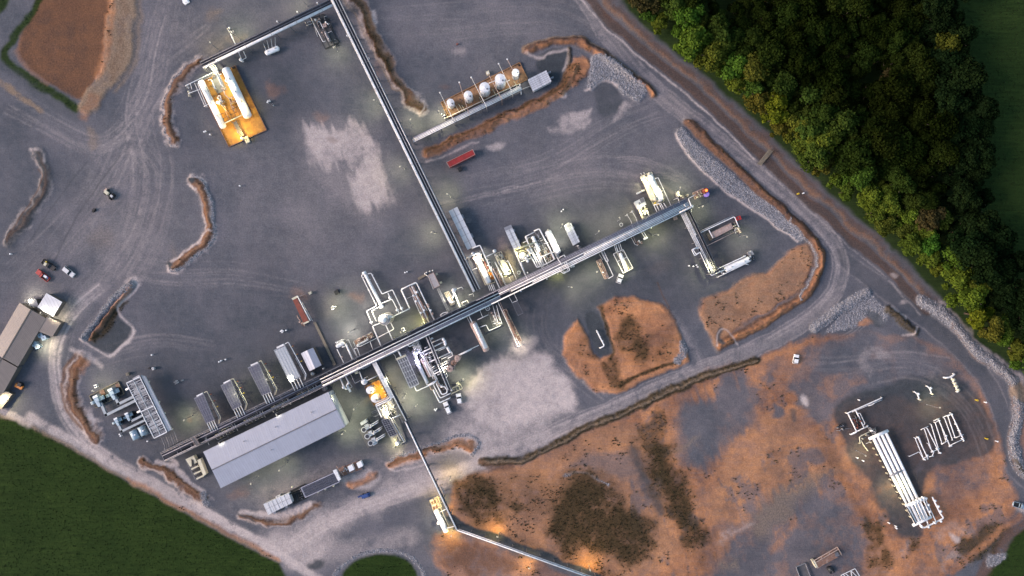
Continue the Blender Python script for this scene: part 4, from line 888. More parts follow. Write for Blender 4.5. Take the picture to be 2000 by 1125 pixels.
PI(rk, G, [(767, 774), (762, 781), (736, 793)], 6.2, .22, w); PI(rk, G, [(765, 771), (758, 779), (734, 790)], 6.2, .2, w); PI(rk, G, [(763, 768), (755, 777), (732, 787)], 6.2, .15, ins)
rk = T('pipeline', 'long white overhead pipe crossing the road and running off at the bottom edge', 'pipeline', G(860, 980))
RACKRUN(rk, (792, 822), (893, 1034), 2.6, 5.0, [(.9, .27, w), (-.9, .09, ins, 0, .3)], [(-1.9, 1.6, 'tray_deck')], bay=36, ties=False)
RACKRUN(rk, (893, 1034), (1190, 1140), 2.8, 4.0, [(1.4, .27, w), (-1.6, .16, ins)], [(0, 1.2, 'dark_steel')], bay=30, ties=False)
rk = T('pipe_rack', 'pipe rack stub turning south from the right end of the main rack', 'pipe rack', G(1365, 470))
RACKRUN(rk, (1332, 412), (1391, 533), 4.8, 5.0, [(4.4, .13, w, 0, .6), (2.2, .13, w, 0, .6), (0, .14, w), (-2.2, .13, w), (-4.4, .13, w, 0, .4)], [(0, .1, 'dark_steel')])
m = MB(); m.bar(G(1332, 412, 3.4), G(1391, 533, 3.4), 1.7, .1); m.build('lower_shade_sheet', 'tray_deck', rk)  # another added dark sheet for the shade below the pipes
PI(rk, n5, [(815, 690), (735, 712), (775, 790), (845, 745), (960, 1010)], 5.2, .17, w, 0); PI(rk, n5, [(800, 680), (750, 705), (790, 770), (850, 740)], 5.2, .15, w, 0)
rk = T('cable_rack', 'dark cable rack with a light ladder frame right of the turning pipe stub', 'cable rack', G(1375, 470))
RACKRUN(rk, (1344, 408), (1400, 527), 2.0, 5.0, [(-1.8, .07, gs), (1.8, .07, gs)], [(0, 2.2, 'black_steel')], bay=26, ties=False)
for t in (.45, .72, .95):
    x, y = 1344 + 56 * t, 408 + 119 * t; PI(rk, G, [(x, y), (x - 11, y + 5)], 5, .08, gs, 0)

# ================================================================ BUILDINGS
b = T('compressor_hall', 'long lavender grey metal hall with a low ridge below the main rack', 'hall', G(535, 860))
hc = [(397, 883), (641, 766), (674, 833), (431, 953)]
GABLE(b, G, hc, 9.0, 10.6, 'roof_lavender')
for u in (.08, .34, .6, .86):
    PR(b, G, [quadp(hc, u + du, v) for du, v in ((0, -.012), (.05, -.012), (.05, .0), (0, 0))], 5.2, 5.4, 'grey_steel', 'door_canopy')
m = MB()
for v in (-.004, 1.004): m.bar(G(*quadp(hc, 0, v), 8.85), G(*quadp(hc, 1, v), 8.85), .18, .18)
m.build('gutter', 'galvanised', b)
for u, v in ((.3, .2), (.55, .22), (.83, .28), (.45, .7)):
    q = G(*quadp(hc, u, v), 9.8); m = MB(); m.lathe((q.x, q.y, 9.3), (0, 0, 1), [(0, .12), (1.1, .12), (1.1, .25), (1.3, .2)], 8); m.build('roof_vent', 'galvanised', b)
def ROOFB(name, label, cat, parts):
    root = T(name, label, cat, G(*parts[0][0][0]))
    for c, z0, z1, mat, al in parts: GABLE(root, G, c, z0, z1, mat, al)
    return root
DIRV = (-.512, .859)
b = T('workshop', 'tan roofed workshop with a gable ridge and a right hand wing at the left edge', 'workshop', G(50, 640))
def SLOPE(root, f, c, zs, mat, name='roof', walls=True):
    v = [f(p[0], p[1], z) for p, z in zip(c, zs)]; m = MB(); t = Vector((0, 0, .12))
    m.add(v + [x - t for x in v], [(0, 3, 2, 1), (4, 5, 6, 7), (0, 1, 5, 4), (1, 2, 6, 5), (2, 3, 7, 6), (3, 0, 4, 7)]); o = m.build(name, mat, root)
    if walls:
        c_ = sum(v, Vector()) / len(v); k = [x.lerp(c_, .03) for x in v]; w_ = MB()
        w_.add([(x.x, x.y, 0) for x in k] + [(x.x, x.y, x.z - .13) for x in k], [(0, 1, 5, 4), (1, 2, 6, 5), (2, 3, 7, 6), (3, 0, 4, 7)]); w_.build('wall', 'wall_tan', root)
    return o
SLOPE(b, G, [(38, 591), (60, 605), (5, 699), (-17, 686)], [3.6, 4.8, 4.8, 3.6], 'roof_brown'); SLOPE(b, G, [(60, 605), (90, 622), (35, 716), (5, 699)], [4.8, 3.4, 3.4, 4.8], 'roof_brown')
SLOPE(b, G, [(91, 619), (119, 630), (102, 658), (74, 647)], [3.3, 3.0, 3.0, 3.3], 'roof_brown', 'wing_roof')
m = MB(); m.bar(G(60, 605, 4.86), G(5, 699, 4.86), .35, .1); m.build('ridge_cap', 'wall_tan', b)
for x, y in ((78, 655), (85, 660), (66, 672), (72, 677)):
    c = RECT(x, y, 9, 7, R(31)); BOXEQ(b, G, c, 0, 2.2, 'pale_blue', 'condenser_unit')
for k in range(6):
    x, y = 56 - k * 5.2, 683 + k * 8.6; PR(b, G, RECT(x, y, 5, 3.5, R(31)), 0, 1.6, 'insulation' if k % 2 else 'grey_steel', 'crate')
b = T('storage_building', 'tan roofed building in the corner below the workshop at the left edge', 'building', G(5, 735))
SLOPE(b, G, [(2, 700), (34, 718), (6, 768), (-26, 750)], [4.4, 3.2, 3.2, 4.4], 'roof_brown'); m = MB(); m.bar(G(2, 700, 4.5), G(-26, 750, 4.5), .35, .1); m.build('ridge_cap', 'wall_tan', b)
SLOPE(b, G, [(10, 763), (24, 770), (2, 800), (-14, 790)], [2.6, 2.4, 2.4, 2.6], 'roof_brown', 'lean_to_roof')
b = T('white_canopy_building', 'small square white roofed building lit at its front edge beside the workshop', 'building', G(97, 596))
SLOPE(b, G, [(91, 573), (121, 590), (104, 618), (74, 600)], [3.4, 3.4, 3.1, 3.1], 'roof_white'); m = MB()
cc = [(91, 573), (121, 590), (104, 618), (74, 600)]
for i in range(4): m.bar(G(*cc[i], 3.3 if i < 2 else 3.0), G(*cc[(i + 1) % 4], 3.3 if i in (0, 3) else 3.0), .15, .2)
m.build('fascia', 'white_paint', b)
b = T('porch', 'low grey porch roof wedged between the square white building and the workshop', 'porch', G(66, 592))
SLOPE(b, zG, [(205, 205), (262, 200), (285, 262), (215, 255)], [3.2, 3.2, 2.9, 2.9], 'grey_steel')
def EHOUSE(label, c, z, mat='panel_white', ends=True, legs=True, name='equipment_cabin'):
    root = T(name, label, 'cabin', G(*quadp(c, .5, .5)))
    PR(root, G, c, .5, z, mat, 'cabin_body'); PR(root, G, [quadp(c, u, v) for u, v in ((-.012, -.03), (1.012, -.03), (1.012, 1.03), (-.012, 1.03))], z, z + .12, mat, 'roof')
    n = 6; m = MB()
    for k in range(1, n): m.bar(G(*quadp(c, k / n, -.03), z + .15), G(*quadp(c, k / n, 1.03), z + .15), .07, .06)
    m.bar(G(*quadp(c, 0, .5), z + .15), G(*quadp(c, 1, .5), z + .15), .08, .07); m.build('roof_seams', 'grey_steel', root)
    for u in (.2, .7): PR(root, G, [quadp(c, u + du, v) for du, v in ((0, 1.03), (.10, 1.03), (.10, 1.22), (0, 1.22))], .5, 2.2, 'galvanised', 'wall_unit')
    if legs: STRUTS(root, G, c, 0, .5, 4, .25)
    return root
EHOUSE('long narrow white cabin right of the straight pipe rack, tallest pale box in the centre', [(877, 413), (913, 487), (929, 479), (893, 405)], 4.0)
e = EHOUSE('slim white cabin with a grey end left of the crowded pipe block', [(985, 446), (1004, 488), (1017, 481), (998, 440)], 3.6)
PR(e, G, [(984, 445), (987, 451), (1001, 445), (997, 439)], 3.75, 3.85, 'galvanised', 'end_roof')
e = EHOUSE('short white cabin with a grey end right of the crowded pipe block', [(1103, 443), (1120, 479), (1132, 472), (1115, 436)], 3.6)
PR(e, G, [(1101, 441), (1105, 447), (1116, 441), (1111, 434)], 3.75, 3.85, 'galvanised', 'end_roof')
e = EHOUSE('pale grey box cabin at the end of the round tank row', [(1032, 155), (1042, 177), (1076, 159), (1066, 138)], 3.6, 'roof_white')
e = EHOUSE('white box cabin at the lower end of the black switch yard', [(515, 985), (563, 964), (570, 982), (524, 1005)], 3.6, 'roof_white')
b = T('shed', 'small two tone grey shed between the pale cooler and the plank walkway', 'shed', G(608, 702))
SLOPE(b, n2, [(345, 125), (500, 50), (690, 495), (555, 565)], [3.8, 4.6, 4.6, 3.8], 'roof_white', 'roof'); SLOPE(b, n2, [(500, 50), (640, -12), (850, 415), (690, 495)], [4.6, 3.9, 3.9, 4.6], 'roof_lavender', 'roof')
for x, y in ((620, 630), (890, 500)):
    q = n2(x, y, 2); m = MB(); m.lathe((q.x, q.y, .05), (0, 0, 1), [(0, .75 if x < 700 else .35), (2.0, .75 if x < 700 else .35), (2.3, .2)], 14); m.build('drum', 'insulation', b, True)
b = T('rusty_shelter', 'long rust red roofed shelter with a white pipe down its right side', 'shelter', G(588, 606))
c = [(570, 584), (593, 633), (606, 627), (580, 578)]
PR(b, G, [quadp(c, u, v) for u, v in ((0, .05), (1, .05), (1, .8), (0, .8))], 3.2, 3.4, 'rust_red', 'roof'); STRUTS(b, G, c, 0, 3.2, 4); PI(b, zK, [(230, 325), (372, 600)], 3.4, .2, w, 0)
PI(b, zK, [(280, 390), (395, 600)], 2.0, .14, ins, 5); PR(b, zK, [(165, 355), (225, 322), (240, 340), (180, 372)], 3.42, 3.55, 'cream_paint', 'end_cover'); PR(b, zK, [(300, 640), (360, 612), (350, 598), (290, 625)], 3.42, 3.55, 'cream_paint', 'end_cover')
PI(b, zK, [(225, 540), (245, 580), (300, 640)], 1.5, .15, 'pink_steel', 0, drop=(1, 1)); CLUTTER(b, zK, [(215, 540), (290, 690), (320, 660), (250, 520)], 6, 1.5, 3, ('rusty_steel', 'pink_steel')); BOXEQ(b, zK, [(350, 290), (375, 278), (385, 298), (362, 312)], 0, 1.6, 'cream_paint')
PI(b, zK, [(250, 330), (360, 290)], 1.2, .1, 'grey_steel', 0)
b = T('plank_walkway', 'narrow tan plank walkway from the rusty shelter to the main rack', 'walkway', G(630, 660))
PR(b, zK, [(405, 618), (430, 610), (655, 1080), (628, 1092)], .35, .5, 'timber', 'deck')
m = MB()
for t in range(9):
    q = zK(418 + t * 26, 625 + t * 56, .3); m.box((q.x, q.y), .5, .1, 0, .35, R(25))
m.build('sleepers', 'timber', b)
b = T('footbridge', 'small timber footbridge over the ditch beside the woodland track', 'footbridge', G(1492, 306))
PR(b, zE, [(697, 800), (755, 728), (772, 738), (714, 808)], .9, 1.05, 'timber', 'deck')
for s in (0, 1):
    a0, a1 = ((697, 800), (755, 728)) if s == 0 else ((714, 808), (772, 738)); RAIL(b, zE, [a0, a1], 1.0, 'timber', 'hand_rail')

# ---- shipping container and round tanks
b = T('shipping_container', 'dark red shipping container alone on the gravel below the tank row', 'container', G(900, 310))
c = [(872, 317), (923, 292), (928, 302), (878, 327)]
PR(b, G, c, .1, 2.6, 'container_red', 'body'); m = MB()
for k in range(1, 26): m.bar(G(*quadp(c, k / 26, .04), 2.62), G(*quadp(c, k / 26, .96), 2.62), .18, .05)
m.build('roof_ribs', 'container_red', b); m = MB()
for u in (0, 1):
    m.bar(G(*quadp(c, u, 0), 2.6), G(*quadp(c, u, 1), 2.6), .16, .16)
for v in (0, 1): m.bar(G(*quadp(c, 0, v), 2.6), G(*quadp(c, 1, v), 2.6), .1, .16)
m.build('top_rail', 'pink_steel', b)
tk = T('tank_bund', 'brown steel bund floor under the row of five small round tanks', 'bund', G(946, 178))
tc = [(861, 200), (1015, 122), (1031, 155), (876, 231)]
def BUND(root, c, mat, h=.6, t=.25, floor=.06, rim=None):
    PR(root, G, c, .02, floor + .06, mat, 'bund_floor')
    for i in range(4):
        m = MB(); m.bar(G(*c[i], h / 2 + .1), G(*c[(i + 1) % 4], h / 2 + .1), t, h); m.build('bund_wall', rim or 'tan_liner', root)
BUND(tk, tc, 'tan_liner'); PR(tk, zD, [(890, 255), (908, 246), (914, 262), (898, 268)], .12, .3, 'black_steel', 'sump_cover')
for x, y, r, hh, lab in ((384, 540, 1.45, 4.6, 'leftmost of the five round white tanks on the brown bund'), (517, 485, 1.65, 6.5, 'second from left of the five round white tanks on the brown bund'),
        (640, 427, 2.0, 7.5, 'middle one of the five round white tanks on the brown bund'), (757, 364, 2.0, 8, 'tallest tank, fourth from left of the five on the brown bund'), (873, 314, 1.4, 6, 'rightmost small round white tank on the brown bund')):
    t_ = T('storage_tank', lab, 'tank', zD(x, y, 0), 'round tanks on the brown bund'); TANK(t_, zD, x, y, r, hh)
    PI(t_, zD, [(x + 20, y + 20), (x + 45, y + 75)], 1.2, .12, 'rusty_steel', 0, drop=(1, 1))
for k, (a, b_) in enumerate((((305, 465), (405, 668)), ((450, 388), (520, 612)), ((540, 350), (655, 570)), ((665, 318), (770, 515)), ((746, 248), (850, 465)), ((810, 214), (850, 290)))):
    t_ = T('vent_line', 'thin vent line with a ball end reaching over the tank row, %s from the left' % ('first', 'second', 'third', 'fourth', 'fifth', 'sixth')[k], 'vent line', zD(*b_, 0), 'vent lines over the tank row')
    PI(t_, zD, [a, b_], 9.0, .11, 'pink_steel' if k % 2 else ins, 0, drop=(0, 1)); q = zD(*a, 9.0); m = MB(); m.capsule(q - Vector((.3, 0, 0)), q + Vector((.3, 0, 0)), .32, 10); m.build('ball_end', 'white_paint', t_, True)
    q = zD((a[0] + b_[0]) / 2, (a[1] + b_[1]) / 2, 9); m = MB(); m.bar((q.x, q.y, .1), (q.x, q.y, 8.9), .14, .14); m.build('stand', 'grey_steel', t_)
t_ = T('tank_manifold', 'low cream piping along the foot of the tank row', 'manifold', zD(500, 610))
for x, y in ((420, 560), (445, 550), (470, 560), (600, 500), (700, 440), (860, 380)): PI(t_, zD, [(x, y), (x + 35, y + 60)], 1.0, .11, 'cream_paint', 0, drop=(1, 0))
PI(t_, zD, [(340, 660), (900, 400)], 1.0, .14, 'cream_paint', 8); PI(t_, zD, [(365, 650), (880, 405)], 1.4, .1, ins, 8); PI(t_, zD, [(670, 395), (720, 375)], 3, .14, w, 0); PI(t_, zD, [(790, 390), (830, 370)], 3, .14, w, 0)
PI(t_, zD, [(905, 400), (915, 470)], 2.4, .2, w, 0, drop=(1, 1)); PI(t_, zD, [(920, 440), (985, 415)], 1.2, .12, ins, 6)
CLUTTER(t_, zD, [(295, 655), (345, 680), (360, 640), (310, 600)], 5, 1.6, 9); BOXEQ(t_, zD, [(650, 310), (670, 300), (678, 322), (658, 332)], 0, 1.6, 'cream_paint')
for x, y in ((455, 470), (470, 480), (635, 500), (850, 370)): VALVE(t_, zD, x, y + 50, 1.2, .4, 'rusty_steel')
# ---- orange pad with twin vessels (top left)
b = T('vessel_pad', 'bright orange steel floored pad under the twin long white vessels', 'pad', G(455, 205))
vp = [(386, 163), (460, 128), (521, 254), (447, 287)]
PR(b, G, vp, .02, .25, 'rust_liner', 'pad_floor'); m = MB()
for i in range(4): m.bar(G(*vp[i], .45), G(*vp[(i + 1) % 4], .45), .2, .5)
m.build('kerb', 'rusty_steel', b); PR(b, n7, [(478, 70), (515, 52), (528, 80), (492, 98)], .26, .5, 'black_steel', 'sump_cover')
b = T('horizontal_vessel', 'left of the two long white vessels on the orange pad', 'vessel', G(420, 205), 'twin vessels on the orange pad')
VES(b, zB, (428, 360), (645, 800), 1.25, 2.2, 'tank_white', 'shell', 3, 3); RAIL(b, n7, [(165, 340), (230, 500)], 3.2, 'dark_steel')
PI(b, zB, [(290, 410), (540, 290)], 3.2, .17, w, 8, drop=(1, 0)); PI(b, zB, [(335, 385), (350, 440)], 1.4, .15, w, 0); PI(b, zB, [(320, 480), (430, 440)], 1.6, .17, w, 0, drop=(1, 0))
for dx in (0, 12): PI(b, zB, [(375 + dx * 2, 385), (470 + dx * 1.5, 600)], 1.6, .12, w, 0, drop=(1, 1))
PI(b, zB, [(460, 600), (500, 580)], 1.6, .14, w, 0); CLUTTER(b, zB, [(290, 400), (310, 520), (360, 500), (330, 390)], 7, 1.6, 4)
b = T('horizontal_vessel', 'right and fatter of the two long white vessels on the orange pad', 'vessel', G(463, 180), 'twin vessels on the orange pad')
VES(b, zB, (655, 245), (870, 705), 1.6, 2.6, 'tank_white', 'shell', 3, 3)
b = T('process_platform', 'lit steel platform and piping between the twin vessels on the orange pad', 'platform', G(445, 190))
PR(b, n7, [(235, 150), (300, 130), (420, 360), (300, 420), (225, 320)], .3, .34, 'concrete', 'floor_plate')
PI(b, n7, [(200, 40), (245, 60), (350, 310)], 3.4, .22, w, 6, drop=(0, 1)); PI(b, n7, [(222, 30), (275, 60), (365, 330)], 3.0, .25, w, 6); PI(b, n7, [(185, 30), (200, 60), (290, 190)], 3.6, .2, w, 0)
PI(b, n7, [(290, 190), (350, 160)], 3, .2, w, 0); PI(b, n7, [(175, 240), (215, 235), (270, 350)], 2.6, .15, w, 0, drop=(0, 1)); PI(b, n7, [(225, 250), (262, 350)], 2.6, .12, w, 0)
PI(b, n7, [(370, 350), (390, 430), (450, 480), (520, 450)], 2.4, .2, 'pink_steel', 5, drop=(1, 0)); PI(b, n7, [(450, 480), (480, 600), (520, 640)], 2.2, .14, 'pink_steel', 5); PI(b, n7, [(470, 530), (560, 500)], 2.2, .12, 'pink_steel', 0)
PI(b, n7, [(300, 450), (335, 440), (345, 500), (320, 520), (290, 545)], 2.4, .18, w, 0, drop=(1, 1)); PI(b, n7, [(330, 520), (370, 590), (410, 640)], 2.2, .14, 'cream_paint', 0, drop=(1, 1)); PI(b, n7, [(390, 620), (450, 750)], 2.2, .1, 'pink_steel', 0)
CLUTTER(b, n7, [(290, 470), (350, 620), (420, 590), (350, 440)], 10, 2.8, 11, ('white_paint', 'cream_paint')); CLUTTER(b, n7, [(420, 480), (500, 640), (590, 590), (520, 430)], 8, 2.4, 12, ('pink_steel', 'rusty_steel', 'cream_paint'))
VALVE(b, n7, 325, 540, 3, .7, w); VALVE(b, n7, 345, 510, 2.8, .5, w); VALVE(b, n7, 430, 260, 3.4, .7, w); VALVE(b, n7, 375, 360, 2.6, .5, 'pink_steel')
for a, c_ in (((325, 690), (600, 560)), ((365, 740), (630, 610)), ((385, 790), (650, 665))): PI(b, n7, [a, c_], 3.0, .07, 'dark_steel', 0)
for k in range(6): x, y = 345 + k * 50, 690 - k * 23; PI(b, n7, [(x, y), (x + 45, y + 105)], 3.02, .07, 'dark_steel', 0)
PI(b, n7, [(365, 810), (660, 670)], 3.1, .22, 'cream_paint', 6, name='platform_edge'); PR(b, n7, [(500, 790), (540, 770), (640, 955), (605, 975)], 2.6, 2.72, 'grating', 'stair_walkway'); RAIL(b, n7, [(500, 790), (605, 975)], 2.7, 'grey_steel'); RAIL(b, n7, [(540, 770), (640, 955)], 2.7, 'grey_steel')
RAIL(b, n7, [(175, 360), (240, 470), (330, 430)], 3.0, 'dark_steel')
b = T('stair_landing', 'small lit stair landing at the lower edge of the orange pad', 'stair', n7(665, 990)); BOXEQ(b, n7, [(635, 985), (680, 962), (712, 1035), (668, 1058)], 0, 1.4, 'cream_paint', 'landing'); VALVE(b, n7, 625, 1000, 1.6, .6, w)
b = T('small_vessel', 'small white horizontal drum hanging below the top pipe rack', 'vessel', G(532, 98)); VES(b, zC, (88, 512), (222, 455), 1.0, 1.8, 'tank_white', 'shell', 2, 2)
for x in (70, 100, 130, 160): PI(b, zC, [(x - 5 + (x - 70) * .3, 400 - (x - 70) * .5), (x + 25, 480 - (x - 70) * .4)], 2.4, .1, w, 0, drop=(0, 1))
b = T('dark_skid', 'dark machinery skid with thin pipes tucked in the top rack corner', 'skid', G(636, 62))
c = [(605, 36), (632, 28), (662, 84), (636, 96)]; SKID(b, G, c, .5, 'dark_steel', 'pad_dark'); CLUTTER(b, G, [(612, 34), (636, 26), (656, 66), (632, 76)], 16, 2.4, 21, ('white_paint', 'pink_steel', 'grey_steel', 'dark_steel')); VES(b, zC, (660, 300), (710, 400), .7, 1.5, 'grey_steel', 'drum')
BOXEQ(b, zC, [(635, 230), (665, 220), (675, 250), (645, 262)], .5, 2.0, 'pink_steel'); PI(b, zC, [(520, 165), (640, 400), (665, 392)], 2.2, .12, w, 6); PI(b, zC, [(540, 200), (590, 350)], 2, .08, ins, 0); CLUTTER(b, zC, [(690, 400), (720, 460), (790, 430), (760, 360)], 8, 1.5, 22, ('grey_steel', 'dark_steel', 'galvanised'))
for k, (x, y) in enumerate(((470, 220), (480, 245))): PI(b, zC, [(x, y), (x + 60, y - 20)], 1.6, .1, ins, 0)
b = T('hose_reel_pipe', 'small loop of white pipe below the top rack near the orange pad', 'pipe', zA(1890, 460)); PI(b, zA, [(1860, 400), (1890, 470), (1925, 450), (1900, 400)], 2, .12, w, 0, drop=(1, 1)); VALVE(b, zA, 1890, 475, 1, .7, w); VALVE(b, zA, 1900, 480, 1, .4)
b = T('flare_line', 'short angled white pipe above the top rack', 'pipe', zA(1820, 300)); PI(b, zA, [(1800, 262), (1842, 352)], 2.0, .22, w, 0, drop=(1, 0)); CLUTTER(b, zA, [(1770, 215), (1800, 270), (1820, 262), (1795, 210)], 4, 1.5, 5)

# ================================================================ COOLERS ON THE LEFT
b = T('large_air_cooler', 'largest striped air cooler with a pale side strip, far left of the plant', 'air cooler', G(292, 795))
c = [(247, 748), (301, 856), (326, 844), (273, 736)]
STRUTS(b, G, c, 0, 4.5, 5, .3); PR(b, G, c, 4.5, 6.0, 'galvanised', 'plenum'); PR(b, G, [quadp(c, u, v) for u, v in ((.02, .03), (.98, .03), (.98, .97), (.02, .97))], 6.0, 6.05, 'coil', 'tube_bundle')
m = MB(); q_ = random.Random(4)
for k in range(54):
    u = .015 + .97 * k / 54; v0, v1 = (.02, .98) if q_.random() < .5 else (q_.uniform(.0, .3), q_.uniform(.6, 1))
    m.bar(G(*quadp(c, u, v0), 6.15), G(*quadp(c, u, v1), 6.15), q_.choice((.08, .12, .2, .26)), .08)
m.build('louvre_slats', 'insulation', b); m = MB()
for v in (0, .5, 1): m.bar(G(*quadp(c, 0, v), 6.25), G(*quadp(c, 1, v), 6.25), .25 if v != .5 else .1, .2)
for u in (0, .52, 1): m.bar(G(*quadp(c, u, 0), 6.25), G(*quadp(c, u, 1), 6.25), .3, .2)
m.build('frame', 'white_paint', b)
PR(b, G, [(275, 733), (328, 843), (335, 839), (283, 735)], 4.8, 5.6, 'roof_white', 'header_box'); PR(b, zH, [(436, 398), (488, 370), (497, 385), (445, 412)], 5.9, 6.3, 'galvanised', 'end_panel')
for x, y in ((385, 487), (475, 665)): PI(b, zH, [(x, y), (x + 45, y - 22)], 5.4, .4, 'tank_white', 0, name='stub_duct', n=10)
for k in range(7): x = 660 + k * 17; PI(b, zH, [(x, 858 - k * 8), (x + 28, 925 - k * 6), (x + 30, 960 - k * 10)], 4.0, .09, ('galvanised', 'grey_steel')[k % 2], 0, drop=(0, 1))
for x, y in ((565, 425), (645, 583), (688, 672), (747, 797)): PR(b, zH, [(x - 6, y - 4), (x + 6, y - 8), (x + 8, y + 4), (x - 4, y + 8)], 4.6, 4.9, 'cream_paint', 'side_light')
def TURB(label, cx, cy, s, ducts, group):
    root = T('turbine_unit', label, 'turbine', zH(cx, cy), group); f = zH
    def o(u, v): ca, sa = math.cos(RACK), math.sin(RACK); return (cx + s * (u * ca + v * sa), cy + s * (-u * sa + v * ca))
    PR(root, f, [o(-45, 14), o(50, 14), o(50, 40), o(-45, 40)], .1, 1.0, 'dark_steel', 'baseplate'); PR(root, f, [o(-26, -42), o(8, -42), o(8, 8), o(-26, 8)], .1, 3.6, 'pale_blue', 'intake_filter')
    PR(root, f, [o(-28, -44), o(10, -44), o(10, -26), o(-28, -26)], 3.6, 3.9, 'tank_white', 'filter_hood'); PR(root, f, [o(-26, 8), o(4, 8), o(0, 50), o(-20, 50)], .1, 2.8, 'pale_blue', 'enclosure'); PR(root, f, [o(8, -20), o(56, -20), o(56, 16), o(8, 16)], .1, 2.4, 'black_steel', 'gearbox')
    for k in range(4): PI(root, f, [o(6, -16 + k * 8), o(56, -16 + k * 8)], 2.7, .2 * s + .02, 'pale_blue', 0, name='cooling_tube')
    for k in range(3): PI(root, f, [o(-60, -8 + k * 8), o(-26, -8 + k * 8)], 1.8, .17 * s + .02, 'pale_blue', 0, name='cooling_tube')
    p3 = [f(x, y, 2.0) for x, y in ducts]; m = MB()
    for a_, b_ in zip(p3, p3[1:]):
        d_ = (b_ - a_).normalized() * .45 * s ** .5; m.bar(a_ - d_, b_ + d_, 1.0 * s ** .5, .9)
    m.build('exhaust_duct', 'duct_grey', root)
    return root
b = T('turbine_bund', 'olive lined timber bund around the two larger turbine units', 'bund', zH(235, 525)); c = [(98, 535), (325, 422), (370, 520), (150, 628)]
f = zH; PR(b, f, c, .02, .12, 'pad_dark', 'bund_floor')
for i in range(4): m = MB(); m.bar(f(*c[i], .4), f(*c[(i + 1) % 4], .4), .3, .6); m.build('bund_wall', 'yellow_paint' if 0 else 'timber', b)
for q in ([(170, 490), (205, 480), (230, 530), (195, 545)], [(300, 445), (325, 435), (345, 480), (320, 492)]): PR(b, f, q, .13, .5, 'rusty_steel', 'grating_box')
TURB('larger pale blue turbine unit at the far left of the timber bund', 165, 570, 1.0, [(195, 600), (232, 685), (455, 575)], 'pale blue turbine units')
TURB('larger pale blue turbine unit at the right end of the timber bund', 283, 515, 1.0, [(305, 545), (330, 598), (438, 545)], 'pale blue turbine units')
TURB('smaller pale blue turbine unit, left of the lower pair', 318, 735, .72, [(330, 760), (355, 812), (530, 728)], 'pale blue turbine units')
TURB('smaller pale blue turbine unit, right of the lower pair', 403, 695, .72, [(410, 715), (425, 735), (510, 692)], 'pale blue turbine units')
for x, y, lab in ((455, 840, 'left of the two blue grey barrel roofed tanks below the turbines'), (520, 808, 'right of the two blue grey barrel roofed tanks below the turbines')):
    b = T('barrel_tank', lab, 'tank', zH(x, y), 'barrel roofed tanks'); A_, B_ = zH(x - 16, y - 34, 1.5), zH(x + 16, y + 34, 1.5); m = MB(); d = (B_ - A_)
    m.lathe(A_, d, [(0, .4), (.02, 1.45), (d.length - .02, 1.45), (d.length, .4)], 20); m.build('barrel', 'pale_blue', b, True); q = zH(x, y, 3); m = MB(); m.box((q.x, q.y), .25, .25, 2.9, 3.2, R(25)); m.build('hatch', 'tank_white', b)
    m = MB(); m.box((q.x, q.y), 1.3, 2.2, .05, .9, R(25.9)); m.build('cradle', 'grey_steel', b)
def COOLER(label, c, pipe, mat='galvanised', deck='fin_bank', nu=8, z=5.5):
    b = T('air_cooler', label, 'air cooler', G(*quadp(c, .5, .5)), 'air coolers above the grey hall'); GRID(b, G, c, nu, 4, z, mat, .04, 2, deck, 1.0, .09, 4, 3)
    PI(b, G, pipe, 4.6, .17, 'cream_paint' if mat != 'insulation' else w, 8)
    e = pipe[-2]; PI(b, G, [(pipe[1][0] + (pipe[2][0] - pipe[1][0]) * .5 - 3, pipe[1][1] + (pipe[2][1] - pipe[1][1]) * .5), (pipe[2][0] - 3, pipe[2][1] + 1), (pipe[3][0] - 2, pipe[3][1] + 1)], 4.2, .11, ins, 8, drop=(1, 0))
    for k in range(4):
        p = quadp(c, 1, .1 + k * .27); PI(b, G, [p, (p[0] + 8, p[1] + 17)], 6.9, .14, w, 0)
    for t in (.15, .4, .62):
        x, y = pipe[1][0] + (pipe[2][0] - pipe[1][0]) * t, pipe[1][1] + (pipe[2][1] - pipe[1][1]) * t; PI(b, G, [(x, y), (x + 5, y - 2)], 4.4, .1, 'yellow_paint', 0); VALVE(b, G, x + 5, y - 2, 4.2, .25, 'yellow_paint' if t > .5 else 'rust_red')
    PR(b, G, [quadp(c, u, v) for u, v in ((-.05, .3), (0, .3), (0, .95), (-.05, .95))], 4.4, 5.2, 'white_paint', 'header_box')
    return b
COOLER('leftmost of the four tall air coolers above the grey hall', [(379, 778), (403, 827), (419, 821), (397, 769)], [(397, 768), (404, 764), (431, 815), (428, 827)])
COOLER('second from left of the four tall air coolers above the grey hall', [(431, 753), (455, 801), (472, 792), (451, 743)], [(450, 742), (456, 739), (483, 788), (480, 800)])
COOLER('third from left of the four tall air coolers above the grey hall', [(484, 718), (512, 773), (530, 766), (505, 709)], [(504, 708), (510, 704), (541, 759), (538, 771)])
COOLER('rightmost and palest of the four tall air coolers above the grey hall', [(535, 684), (566, 747), (587, 737), (556, 674)], [(555, 673), (563, 668), (598, 731), (596, 742)], 'insulation', 'insulation', 8)
